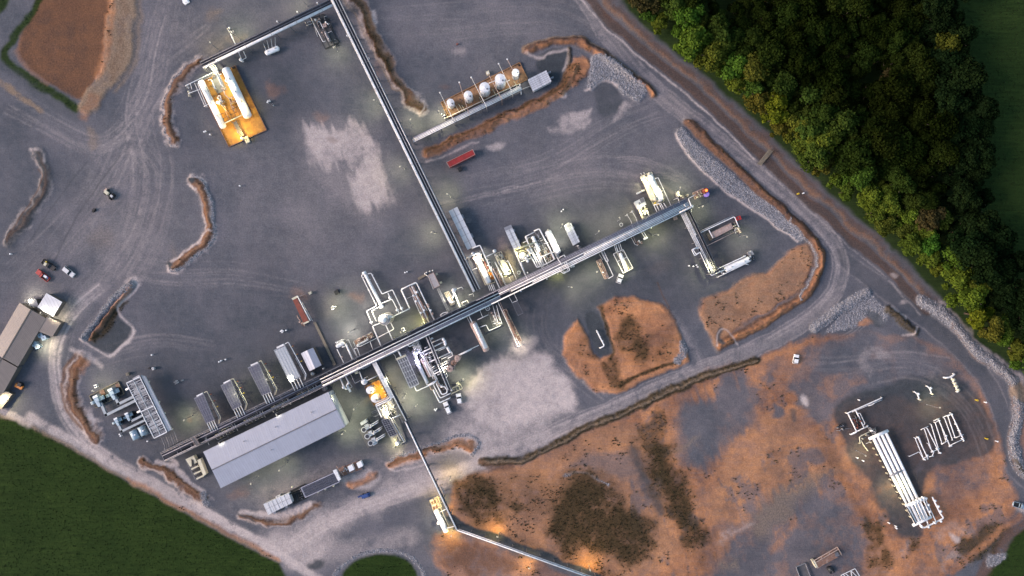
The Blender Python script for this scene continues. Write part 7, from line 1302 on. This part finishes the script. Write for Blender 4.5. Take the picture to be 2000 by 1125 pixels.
b = T('bin', 'small pale bin north of the large striped cooler', 'bin', zH(594, 320)); BOXEQ(b, zH, [(585, 316), (600, 310), (606, 328), (592, 334)], .02, 1.5, 'insulation'); PR(b, zH, [(556, 316), (570, 312), (576, 322), (562, 326)], .02, .5, 'black_steel', 'pallet')
for k, (x, y, f, lab) in enumerate(((655, 285, zK, 'black tank box alone on the gravel north of the walkway'), (452, 1038, zD, 'black crate just below the red shipping container'))):
    b = T('black_box', lab, 'box', f(x, y)); s = 1 if k == 0 else .65; BOXEQ(b, f, [(x - 25 * s, y - 5 * s), (x + 12 * s, y - 30 * s), (x + 32 * s, y + 8 * s), (x - 5 * s, y + 32 * s)], .05, 1.5, 'black_steel', 'box', 'dark_steel')

# ================================================================ VEHICLES
def VEH(name, label, cat, px, py, ang, col, kind='pickup', L_=5.8, W_=2.0, group=None):
    root = T(name, label, cat, G(px, py)); a = R(ang); ca, sa = math.cos(a), math.sin(a); b0 = G(px, py)
    def o(x, y): return (b0.x + x * ca - y * sa, b0.y + x * sa + y * ca)
    def slab(m, x0, x1, w0, z0, z1, w1=None, x2=None, x3=None):
        w1 = w1 or w0; x2 = x0 if x2 is None else x2; x3 = x1 if x3 is None else x3
        m.add([(*o(x, y), z0) for x, y in ((x0, -w0), (x1, -w0), (x1, w0), (x0, w0))] + [(*o(x, y), z1) for x, y in ((x2, -w1), (x3, -w1), (x3, w1), (x2, w1))], [(3, 2, 1, 0), (4, 5, 6, 7), (0, 1, 5, 4), (1, 2, 6, 5), (2, 3, 7, 6), (3, 0, 4, 7)])
    h = L_ / 2; w_ = W_ / 2
    m = MB(); slab(m, -h, h, w_, .4, .85); slab(m, h * .30, h, w_, .85, 1.08, w_ * .92, h * .30, h * .96)
    if kind == 'pickup':
        for s in (-1, 1): m.add([(*o(x, y), z) for z in (.85, 1.15) for x, y in ((-h, s * w_), (-h * .18, s * w_), (-h * .18, s * (w_ - .12)), (-h, s * (w_ - .12)))], [(0, 1, 2, 3), (4, 5, 6, 7), (0, 4, 5, 1), (1, 5, 6, 2), (2, 6, 7, 3), (3, 7, 4, 0)])
        slab(m, -h, -h + .1, w_, .85, 1.15)
        slab(m, -h * .16, h * .34, w_, .85, 1.12)
    else: slab(m, -h * .96, h * .32, w_, .85, 1.1)
    body = m.build('body', col, root)
    x0, x1 = (-h * .16, h * .34) if kind == 'pickup' else (-h * .92, h * .36)
    m = MB(); slab(m, x0, x1, w_ * .95, 1.12, 1.62, w_ * .80, x0 + .25, x1 - .55); m.build('window_band', 'glass_dark', root); m = MB(); slab(m, x0 + .25, x1 - .6, w_ * .80, 1.625, 1.75, w_ * .74); m.build('cab_roof', col, root)
    if kind == 'pickup': m = MB(); slab(m, -h + .12, -h * .2, w_ - .14, .86, .9); m.build('bed_liner', 'black_steel', root)
    for x in (-h * .62, h * .62):
        for s in (-1, 1):
            c_ = o(x, s * (w_ - .02)); d_ = Vector((-sa, ca, 0)) * s; m = MB(); m.lathe((c_[0] - d_.x * .2, c_[1] - d_.y * .2, .38), d_, [(0, .38), (.25, .38)], 14); wh = m.build('wheel', 'rubber', root, True); m = MB(); m.lathe((c_[0] + d_.x * .055, c_[1] + d_.y * .055, .38), d_, [(0, .2), (.02, .2)], 10); m.build('rim', 'galvanised', wh)
    for s in (-1, 1): m = MB(); c_ = o(h - .02, s * w_ * .7); m.box(c_, .06, .2, .65, .85, a); m.build('headlight', 'tank_white', root); m = MB(); c_ = o(-h + .02, s * w_ * .8); m.box(c_, .05, .12, .65, .85, a); m.build('tail_light', 'red_paint', root); m = MB(); c_ = o(x1 - .55, s * (w_ + .12)); m.box(c_, .1, .1, 1.0, 1.2, a); m.build('door_mirror', col, root)
    return root
VEH('pickup_truck', 'bright red pickup truck parked beside the ditch line on the left', 'pickup', 86, 538, 142, 'red_paint')
b = T('toolbox', 'white and blue cargo lying in the red pickup bed', 'cargo', zF(368, 1040)); m = MB(); q = zF(368, 1040); m.box((q.x, q.y), .7, .4, .95, 1.35, R(150)); m.build('white_crate', 'tank_white', b); m = MB(); q = zF(385, 1050); m.box((q.x, q.y), .3, .35, .95, 1.3, R(150)); m.build('blue_can', 'blue_paint', b)
VEH('suv', 'silver white estate car next to the red pickup', 'car', 136.5, 531, -38, 'insulation', 'suv', 5.2)
VEH('pickup_truck', 'black pickup with a yellow lit bed behind the red pickup', 'pickup', 98, 518, -35, 'black_steel')
b = T('light_load', 'pale yellow load in the bed of the black pickup', 'cargo', zF(372, 945)); m = MB(); q = zF(370, 945); m.box((q.x, q.y), .6, .5, .95, 1.5, R(60)); m.build('sack', 'cream_paint', b); m = MB(); m.box((q.x + .3, q.y + .9), .3, .3, .95, 1.4, R(20)); m.build('bucket', 'yellow_paint', b)
b = T('tractor', 'dark utility tractor with a white hood out on the open gravel', 'tractor', zF(862, 400)); q = zF(862, 400); a = R(-40); m = MB(); m.box((q.x, q.y), 2.3, .8, .5, 1.1, a); m.build('chassis', 'black_steel', b); m = MB(); c_ = zF(850, 388); m.box((c_.x, c_.y), .9, .6, 1.1, 2.0, a); m.build('cab', 'cream_paint', b); m = MB(); c_ = zF(838, 366); m.box((c_.x, c_.y), .4, .7, .4, 1.4, a); m.build('bucket', 'pink_steel', b); m = MB(); c_ = zF(885, 415); m.box((c_.x, c_.y), .5, .4, 1.1, 1.5, a); m.build('seat', 'insulation', b)
for x, y, r in ((-1.5, 1, .55), (-1.5, -1, .55), (1.4, 1.05, .75), (1.4, -1.05, .75)): m = MB(); c_ = (q.x + x * math.cos(a) - y * math.sin(a), q.y + x * math.sin(a) + y * math.cos(a)); d_ = Vector((-math.sin(a), math.cos(a), 0)); m.lathe((c_[0] - d_.x * .2, c_[1] - d_.y * .2, r), d_, [(0, r), (.4, r)], 14); m.build('wheel', 'rubber', b, True)
b = T('scrap_heap', 'small dark heap of parts near the tractor', 'heap', zF(742, 522)); m = MB()
q = zF(742, 522)
for k in range(6): m.box((q.x + random.uniform(-.9, .9), q.y + random.uniform(-.7, .7)), random.uniform(.2, .5), random.uniform(.15, .4), 0, random.uniform(.3, .9), random.uniform(0, 3))
m.build('parts', 'black_steel', b); m = MB(); m.box((q.x + .2, q.y + .2), .3, .2, .0, 1.1, .5); m.build('drum', 'dark_steel', b)
b = T('loader', 'small orange loader parked by the corner building on the left', 'loader', zG(152, 840)); q = zG(150, 840); a = R(-25); m = MB(); m.box((q.x, q.y), 1.5, .7, .5, 1.3, a); m.build('body', 'orange_paint', b); m = MB(); c_ = zG(165, 825); m.box((c_.x, c_.y), .7, .7, .5, 2.1, a); m.build('cab', 'black_steel', b); m = MB(); c_ = zG(135, 830); m.box((c_.x, c_.y), .35, .9, .2, .9, a); m.build('bucket', 'orange_paint', b)
for x, y in ((-.9, .8), (-.9, -.8), (1.0, .8), (1.0, -.8)): m = MB(); c_ = (q.x + x * math.cos(a) - y * math.sin(a), q.y + x * math.sin(a) + y * math.cos(a)); m.lathe((c_[0], c_[1] - .2, .5), (0, 1, 0), [(0, .5), (.35, .5)], 12); m.build('wheel', 'rubber', b, True)
VEH('van', 'white van alone on the orange soil north of the big pipe bank', 'van', 1553, 701, 80, 'tank_white', 'suv', 3.6, 2.0)
VEH('van', 'white van parked south of the framed exchanger', 'van', 1210, 544.5, 70, 'tank_white', 'suv', 3.6, 2.0)
VEH('van', 'white van near the pinkish vessel south of the process block', 'van', 897, 778, 100, 'tank_white', 'suv', 4.0, 2.0)
VEH('pickup_truck', 'pale blue pickup on the road at the far right edge', 'pickup', 1990, 986.5, -15, 'pale_blue')
VEH('box_trailer', 'long white trailer truck below the lower end of the process block', 'truck', 874, 796, 113, 'tank_white', 'suv', 4.8, 1.9)
b = T('blue_machine', 'small blue machine standing on the pale road below the short berm', 'machine', zJ(1455, 950)); q = G(715, 967); a = R(20); m = MB(); m.box((q.x, q.y), 1.7, .7, .3, 1.1, a); m.build('body', 'blue_paint', b); m = MB(); m.box((q.x + .6, q.y + .3), .5, .5, 1.1, 1.7, a); m.build('engine', 'blue_paint', b); m = MB(); m.box((q.x - 1.2, q.y - .7), .5, .4, .2, .9, a); m.build('bucket', 'galvanised', b)
for x, y in ((-.9, .8), (-.9, -.8), (1.0, .8), (1.0, -.8)): m = MB(); c_ = (q.x + x * math.cos(a) - y * math.sin(a), q.y + x * math.sin(a) + y * math.cos(a)); m.lathe((c_[0], c_[1] - .15, .35), (0, 1, 0), [(0, .35), (.3, .35)], 12); m.build('wheel', 'rubber', b, True)
b = T('blue_tarp', 'blue crate beside the small blue machine', 'crate', G(702, 970)); BOXEQ(b, G, RECT(702, 970, 6, 3), .02, .8, 'blue_paint', 'crate', 'dark_steel')
b = T('tarpaulin', 'white sheet of cover cut by the top edge of the yard', 'tarpaulin', zA(1450, 10)); PR(b, zA, [(1420, -10), (1460, -20), (1482, 14), (1445, 38), (1428, 22)], .05, .5, 'tank_white', 'sheet'); PR(b, zA, [(1438, -5), (1458, -8), (1468, 12), (1445, 20)], .5, .8, 'tank_white', 'fold')

# ---- small repeated yard furniture
def post(name, label, cat, px, py, group, mat, r=.16, h=1.2, cap=None):
    b = T(name, label, cat, G(px, py), group); q = G(px, py); z = hgt(px, py); m = MB(); m.lathe((q.x, q.y, z), (0, 0, 1), [(0, r), (h, r), (h + .1, r * .5)], 10); m.build('post', mat, b); m = MB(); m.lathe((q.x, q.y, z + h + .1), (0, 0, 1), [(0, r * 1.4), (.12, r * 1.4)], 10); m.build('cap', cap or mat, b); return b
BOL = [zK(x, y) for x, y in ((612, 455), (622, 440), (638, 445), (636, 465), (620, 470), (655, 442), (55, 712), (68, 702), (82, 708), (75, 722), (114, 702))]
PXY = [(x, y) for x, y in ((540 + 612 / 5.625, 520 + 455 / 5.625),)]
seeds = [(zf, pts) for zf, pts in ((ZF(540, 520, 5.625), [(612, 455), (624, 440), (638, 447), (636, 466), (620, 472), (655, 442), (56, 712), (68, 702), (82, 710), (72, 724), (114, 702), (1415, 70), (1438, 62)]),
    (ZF(300, 80, 4.6875), [(1050, 568), (1066, 555), (1098, 590), (472, 838), (486, 832), (526, 862)]), (ZF(150, 640, 4.0178), [(152, 450), (164, 446), (170, 460), (158, 466), (778, 425), (790, 416), (798, 428), (786, 437), (834, 412), (348, 832), (356, 845), (598, 212), (565, 886)]),
    (ZF(340, 650, 4.5), [(405, 252), (422, 243), (461, 232), (18, 432), (30, 422), (38, 434), (26, 444), (80, 416)]), (ZF(1120, 320, 4.6875), [(1052, 934), (1092, 938), (1120, 928), (1132, 944), (706, 588), (470, 700)]),
    (ZF(640, 620, 5.357), [(1122, 958), (1132, 968), (1142, 952)]), (ZF(500, 0, 4.8925), [(125, 972), (138, 968), (168, 1008), (402, 124), (210, 215), (592, 38), (876, 350), (1082, 566)]), (ZF(1600, 700, 3.125), [(225, 604), (262, 622), (236, 252), (418, 1000), (463, 1032), (460, 1020)]),
    (ZF(960, 400, 5.625), [(765, 75), (785, 55), (606, 816), (395, 746), (322, 950)]), (ZF(0, 280, 4), [(1880, 335), (95, 865)]))]
for k, (zf, pts) in enumerate(seeds):
    for x, y in pts:
        v = zf(x, y); px, py = 1000 + v.x / MPP, 562.5 - v.y / MPP; post('guard_post', 'small white guard post standing on the gravel among the plant', 'guard post', px, py, 'small white guard posts', 'tank_white', .2, 1.2)
for x, y in ((1557, 379), (1905, 781), (1924, 856)): post('marker_post', 'yellow pipeline marker post standing at the edge of the eastern road', 'marker post', x, y, 'yellow marker posts', 'yellow_paint', .28, 1.3)
for x, y in ((1567, 378), (1922, 785), (1944, 861)): post('marker_post', 'white pipeline marker post paired with a yellow one by the eastern road', 'marker post', x, y, 'white marker posts', 'tank_white', .22, 1.3)
b = T('soil_machine', 'dark red valve post by the shipping yard at the top', 'valve', zD(432, 105)); q = zD(432, 105); m = MB(); m.box((q.x, q.y), .15, .3, 0, .9, .3); m.build('post', 'rust_red', b); VALVE(b, zD, 440, 100, .8, .25, 'rust_red')

# ================================================================ FLOODLIGHTS (all of them lit in the photograph)
W_ = (1, .95, .55); Y_ = (1, .72, .22); C_ = (1, .93, .70)
for px, py, lab, h, aim, pw, col in (
    (428, 98, 'floodlight post above the left end of the top rack', 8, (-15, -18), 1500, Y_), (470, 78, 'second floodlight post along the top rack', 8, (0, -20), 900, W_),
    (412, 140, 'floodlight above the piping at the head of the twin vessels', 7, (10, 10), 1300, W_), (452, 172, 'floodlight beside the fat right vessel', 6, (4, 2), 2000, W_), (430, 205, 'floodlight between the twin vessels', 6, (4, 6), 2200, Y_), (478, 268, 'floodlight at the lower edge of the orange pad', 7, (-8, -16), 4200, Y_), (484, 205, 'floodlight at the right edge of the orange pad', 8, (4, 10), 1400, Y_),
    (600, 12, 'floodlight post at the top of the frame above the rack', 9, (-40, -10), 700, W_), (660, 100, 'floodlight near the dark machinery skid', 7, (0, 10), 500, W_), (741, 205, 'floodlight half way down the straight rack', 8, (-20, 0), 800, W_), (805, 245, 'floodlight at the join of the tank row rack', 8, (12, -18), 900, W_), (790, 330, 'floodlight on the lower half of the straight rack', 8, (-20, 10), 500, W_),
    (858, 222, 'floodlight at the left corner of the brown tank bund', 7, (8, 10), 900, W_), (880, 385, 'floodlight above the long narrow white cabin', 8, (-10, -4), 700, W_), (850, 455, 'floodlight left of the straight rack near the long cabin', 8, (-14, 6), 800, W_), (1012, 160, 'floodlight above the tallest round tank', 9, (-16, 4), 700, C_),
    (655, 600, 'floodlight on the open gravel right of the rusty shelter', 9, (14, 0), 1300, W_), (757, 612, 'floodlight right beside the bright white tower', 13, (-10, 8), 3400, C_), (735, 606, 'floodlight left of the bright white tower', 9, (4, 8), 1300, C_), (830, 632, 'low floodlight where the slanted exchangers meet the rack', 4, (-9, -3), 500, (1, .9, .25)), (790, 650, 'floodlight below the bright white tower', 8, (-6, -12), 900, W_),
    (886, 575, 'floodlight above the white angular pump', 7, (-2, 2), 900, C_), (905, 596, 'floodlight at the foot of the straight rack', 7, (0, -8), 600, W_), (942, 520, 'floodlight beside the brilliant white exchanger', 6, (3, 6), 2200, C_), (930, 500, 'floodlight at the upper end of the white exchanger', 6, (3, 4), 900, C_), (985, 535, 'floodlight beside the cream boxed skid', 6, (4, -4), 1100, W_),
    (1010, 492, 'floodlight at the yellow lit dome of the crowded block', 7, (6, 4), 2600, (1, .85, .3)), (1052, 505, 'floodlight in the middle of the crowded block', 7, (-2, -6), 1500, C_), (1088, 480, 'floodlight right of the white bullet vessel', 7, (-6, -4), 1300, C_), (1095, 445, 'floodlight between bullet vessel and short cabin', 8, (2, -10), 800, W_), (1090, 532, 'low floodlight under the rack below the bullet vessel', 4, (-2, 4), 420, (1, .92, .3)),
    (1163, 458, 'floodlight above the right half of the rack', 9, (6, -12), 500, W_), (1206, 432, 'floodlight near the vent risers', 9, (-10, -12), 600, W_), (1255, 352, 'floodlight at the head of the cream lit vessels', 6, (8, 8), 1700, W_), (1290, 375, 'floodlight right of the cream lit vessels', 6, (-10, 6), 1500, W_), (1252, 420, 'floodlight beside the fan topped cabin', 6, (0, -3), 800, W_), (1320, 375, 'floodlight left of the burner', 8, (0, -10), 900, W_), (1365, 405, 'floodlight below the burner', 8, (-6, 6), 800, W_), (1275, 460, 'floodlight south of the rack near the small white valve', 8, (4, 2), 900, (1, .95, .45)),
    (1223, 530, 'floodlight by the framed exchanger', 6, (-6, -8), 700, W_), (1165, 530, 'floodlight by the narrow brown pump skid', 7, (-8, 6), 700, W_), (1385, 520, 'floodlight at the lower end of the turning pipe stub', 8, (-6, 6), 900, W_), (1445, 462, 'floodlight by the red box of the pink cooler', 8, (6, 10), 600, W_),
    (376, 812, 'floodlight below the leftmost tall cooler', 7, (-4, 6), 900, W_), (478, 766, 'floodlight between the second and third tall coolers', 11, (0, -4), 420, W_), (538, 738, 'floodlight between the third and fourth tall coolers', 11, (0, -2), 330, W_), (580, 738, 'floodlight at the lower corner of the palest tall cooler', 7, (-6, 0), 450, C_), (446, 853, 'low floodlight on the hall wall, left one', 10.6, (3, 4), 60, C_), (554, 799, 'low floodlight on the hall wall, right one', 10.6, (3, 4), 60, C_), (655, 768, 'floodlight off the upper right corner of the hall', 8, (8, 8), 1500, W_), (674, 842, 'floodlight at the lower right corner of the hall', 8, (10, -6), 1300, W_), (432, 884, 'floodlight at the beige generator left of the hall', 5, (-60, 0), 900, W_), (560, 905, 'floodlight below the hall', 9, (-6, 14), 900, W_), (505, 930, 'second floodlight below the hall', 9, (0, 10), 500, W_),
    (755, 795, 'floodlight at the head of the lit booster skid', 6, (6, 4), 3000, C_), (776, 868, 'floodlight at the foot of the lit booster skid', 5, (-2, 0), 1400, (1, .92, .45)), (738, 755, 'floodlight over the small orange bund', 7, (2, 8), 1300, Y_), (792, 770, 'floodlight right of the narrow rack', 8, (14, 6), 1200, W_), (760, 735, 'floodlight near the top of the narrow rack', 8, (10, 4), 800, W_), (815, 790, 'floodlight on the open ground below the grid cooler', 8, (4, -6), 1100, W_),
    (812, 690, 'floodlight within the process block', 7, (4, 8), 900, (.72, .68, 1)), (905, 740, 'floodlight right of the process block', 7, (2, -2), 1100, W_), (872, 722, 'floodlight at the heater tower', 7, (-4, -8), 900, C_), (690, 645, 'floodlight above the bright valve cluster', 6, (-6, 4), 1100, C_), (700, 790, 'floodlight left of the small orange bund', 8, (-4, 14), 900, W_),
    (970, 630, 'floodlight over the square pipe cluster', 7, (2, 8), 600, W_), (1110, 560, 'floodlight south of the middle of the rack', 8, (30, 10), 700, W_), (1020, 672, 'floodlight at the end of the rusty exchanger', 7, (-14, -6), 700, C_),
    (64, 590, 'bright lamp at the porch of the workshop', 5, (3, -6), 1800, C_), (93, 613, 'lamp shining on the edge of the square white roof', 5, (3, -6), 260, C_), (112, 622, 'lamp at the lit gable beside the square white roof', 6, (8, -6), 1500, (1, .9, .6)), (84, 674, 'bright lamp on the right side of the workshop', 5, (10, 6), 2600, (1, .93, .62)), (8, 775, 'bright lamp at the corner building on the left edge', 6, (14, 14), 1395, (1, .88, .5)),
    (868, 1012, 'lamp above the lone white vessel by the overhead pipe', 6, (-6, 0), 1500, C_), (885, 1036, 'orange lamp at the foot of the lone white vessel', 5, (-6, 10), 1300, (1, .66, .16)), (862, 975, 'lamp by the pump set of the lone vessel', 6, (-4, 4), 700, Y_), (975, 1040, 'first orange lamp along the pipeline, north side', 6, (-10, -4), 700, (1, .66, .16)), (1036, 1100, 'orange lamp along the pipeline, south side', 6, (-8, -2), 700, (1, .66, .16)), (1150, 1104, 'last orange lamp along the pipeline near the bottom edge', 7, (-4, -12), 1100, (1, .66, .16)),
    (1742, 945, 'floodlight left of the big pipe bank', 8, (4, 10), 1100, (1, .95, .55)), (1810, 790, 'floodlight in the middle of the eastern pad', 8, (10, 0), 600, W_), (1672, 880, 'floodlight by the inlet of the big pipe bank', 7, (6, 6), 600, W_), (200, 760, 'floodlight above the timber bund', 8, (10, -10), 500, W_), (880, 930, 'floodlight on the road south of the overhead pipe', 8, (6, -6), 700, Y_)):
    LAMP(px, py, lab, h, aim, pw, col)

# ================================================================ THE WOODLAND
def tree_mesh(seed, R_=4.6, Ht=11.0, lobes=16, leaves=230):
    r_ = np.random.default_rng(seed); V = []; F = []; A = []; k0 = 0
    for L_ in range(lobes):
        if L_ == 0: c = np.array([0, 0, Ht * .86]); rad = R_ * .42
        else:
            a = L_ * 2.399 + r_.uniform(-.4, .4); d = R_ * math.sqrt(L_ / lobes) * r_.uniform(.55, 1.12); c = np.array([d * math.cos(a), d * math.sin(a), Ht * (.88 - .38 * (d / R_) ** 2) + r_.uniform(-2.0, 1.2)]); rad = R_ * r_.uniform(.16, .46)
        tone = r_.uniform(.1, .8); n = int(leaves * (rad / (R_ * .33)) ** 2)
        u = r_.normal(size=(n, 3)); u /= np.linalg.norm(u, axis=1)[:, None]; u[:, 2] = np.where(u[:, 2] < -.35, -u[:, 2], u[:, 2])
        p = c + u * rad * r_.uniform(.5, 1.25, (n, 1)) * np.array([1, 1, .8]); nn = u + r_.normal(size=(n, 3)) * .55; nn /= np.linalg.norm(nn, axis=1)[:, None]
        t = np.cross(nn, r_.normal(size=(n, 3))); t /= np.linalg.norm(t, axis=1)[:, None]; b_ = np.cross(nn, t); s = r_.uniform(.16, .38, (n, 1)); tn = np.clip(tone * .6 + .2 + r_.uniform(-.4, .4, n) , 0, 1)
        for sx, sy in ((-1, -.6), (.7, -1), (1, .6), (-.6, 1)): V.append(p + t * s * sx + b_ * s * sy)
        A.append((k0, n, tn)); k0 += n
    # regroup vertices lobe by lobe
    P_ = []; LF = []; i = 0
    for (k, n, tn) in A:
        q = np.stack(V[i:i + 4], 1).reshape(-1, 3); P_.append(q); LF.append(np.repeat(tn, 4)); i += 4
    P_ = np.concatenate(P_); LF = np.concatenate(LF); nf_ = len(P_) // 4
    me = bpy.data.meshes.new('crown'); me.vertices.add(len(P_)); me.vertices.foreach_set("co", P_.astype(np.float32).ravel()); me.loops.add(nf_ * 4); me.loops.foreach_set("vertex_index", np.arange(nf_ * 4, dtype=np.int32)); me.polygons.add(nf_); me.polygons.foreach_set("loop_start", np.arange(0, nf_ * 4, 4, dtype=np.int32)); me.update(calc_edges=True)
    t = me.attributes.new('leaf', 'FLOAT', 'POINT'); t.data.foreach_set("value", LF.astype(np.float32)); me.materials.append(MATS['foliage'])
    m = MB(); m.lathe((0, 0, 0), (0, 0, 1), [(0, .34), (.6, .24), (Ht * .45, .17), (Ht * .8, .07)], 7)
    for k in range(6): a = k * 1.05 + seed; m.tube([(0, 0, Ht * (.35 + .06 * k)), (R_ * .35 * math.cos(a), R_ * .35 * math.sin(a), Ht * (.5 + .05 * k)), (R_ * .75 * math.cos(a), R_ * .75 * math.sin(a), Ht * (.62 + .03 * k))], .08, 5)
    tm = bpy.data.meshes.new('trunk'); tm.from_pydata([tuple(v) for v in m.v], [], m.f); tm.materials.append(MATS['bark'])
    return me, tm
PROTO = [tree_mesh(s, R_=r_, Ht=h_, lobes=l_) for s, r_, h_, l_ in ((1, 4.6, 11, 17), (2, 5.2, 12.5, 20), (3, 4.0, 9.5, 13), (4, 4.8, 13, 18), (5, 3.4, 8, 11), (6, 5.4, 11.5, 22))]
EDGE = [(1180,-60),(1215,8),(1262,58),(1340,118),(1452,214),(1516,280),(1612,372),(1692,440),(1772,512),(1852,585),(1885,640),(1940,690),(2000,730),(2060,770)]
FAR = [(1845,-60),(1850,140),(1893,240),(1900,320),(1912,400),(1935,450),(1965,540),(2060,640)]
def inside(x, y, poly_):
    c = False; n = len(poly_)
    for i in range(n):
        (ax, ay), (bx, by) = poly_[i], poly_[(i + 1) % n]
        if (ay > y) != (by > y) and x < (bx - ax) * (y - ay) / (by - ay) + ax: c = not c
    return c
WOOD = EDGE + FAR[::-1]
def edist(x, y, pl):
    best = 1e9
    for (ax, ay), (bx, by) in zip(pl, pl[1:]):
        vx, vy = bx - ax, by - ay; t = max(0, min(1, ((x - ax) * vx + (y - ay) * vy) / (vx * vx + vy * vy))); best = min(best, math.hypot(x - ax - t * vx, y - ay - t * vy))
    return best
rt = random.Random(99); placed = []; CL = [(rt.uniform(1200, 2000), rt.uniform(0, 720), rt.uniform(18, 34)) for _ in range(16)]
tries = 0
while len(placed) < 282 and tries < 60000:
    tries += 1; x, y = rt.uniform(1180, 2050), rt.uniform(-40, 760)
    if not inside(x, y, WOOD): continue
    e = edist(x, y, EDGE); 
    if e < 13: continue
    if any(math.hypot(x - cx, y - cy) < r_ for cx, cy, r_ in CL) and e > 60: continue
    md = rt.uniform(22, 33)
    if any(math.hypot(x - a, y - b_) < md for a, b_, *_ in placed): continue
    placed.append((x, y, e))
LABS = {'edge': 'mid green bushy tree in the front row along the ditch track', 'yellow': 'yellow green tree brighter than its neighbours at the woodland front', 'deep': 'dark green tree in the inner part of the wood', 'far': 'very dark tree on the far side of the wood by the black field', 'brown': 'olive brown thinning tree inside the wood'}
YEL = ((1490, 240), (1505, 215), (1890, 620), (1812, 115), (1815, 10), (1225, 25))
BRN = ((1735, 160), (1785, 425), (1880, 610), (1640, 120), (1260, 10))
for i, (x, y, e) in enumerate(placed):  # leaf colours darken away from the edge: vignette shading painted in
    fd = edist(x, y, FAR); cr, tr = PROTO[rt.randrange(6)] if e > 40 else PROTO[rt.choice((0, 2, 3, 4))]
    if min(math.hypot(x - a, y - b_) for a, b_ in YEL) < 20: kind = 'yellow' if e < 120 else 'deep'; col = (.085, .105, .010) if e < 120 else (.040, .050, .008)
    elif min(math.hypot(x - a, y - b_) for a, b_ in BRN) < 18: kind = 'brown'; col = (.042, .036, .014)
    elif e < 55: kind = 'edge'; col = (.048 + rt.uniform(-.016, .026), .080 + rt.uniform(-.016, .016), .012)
    elif fd < 70 or x > 1830: kind = 'far'; col = (.007, .015, .005)  # far crowns darkest, the vignette put into their colour
    else: kind = 'deep'; k = rt.uniform(.55, 1.15) * (1.0 if e < 100 else .5); col = (.026 * k, .042 * k, .008 * k)  # inner crowns dimmed further in by the same painted shading
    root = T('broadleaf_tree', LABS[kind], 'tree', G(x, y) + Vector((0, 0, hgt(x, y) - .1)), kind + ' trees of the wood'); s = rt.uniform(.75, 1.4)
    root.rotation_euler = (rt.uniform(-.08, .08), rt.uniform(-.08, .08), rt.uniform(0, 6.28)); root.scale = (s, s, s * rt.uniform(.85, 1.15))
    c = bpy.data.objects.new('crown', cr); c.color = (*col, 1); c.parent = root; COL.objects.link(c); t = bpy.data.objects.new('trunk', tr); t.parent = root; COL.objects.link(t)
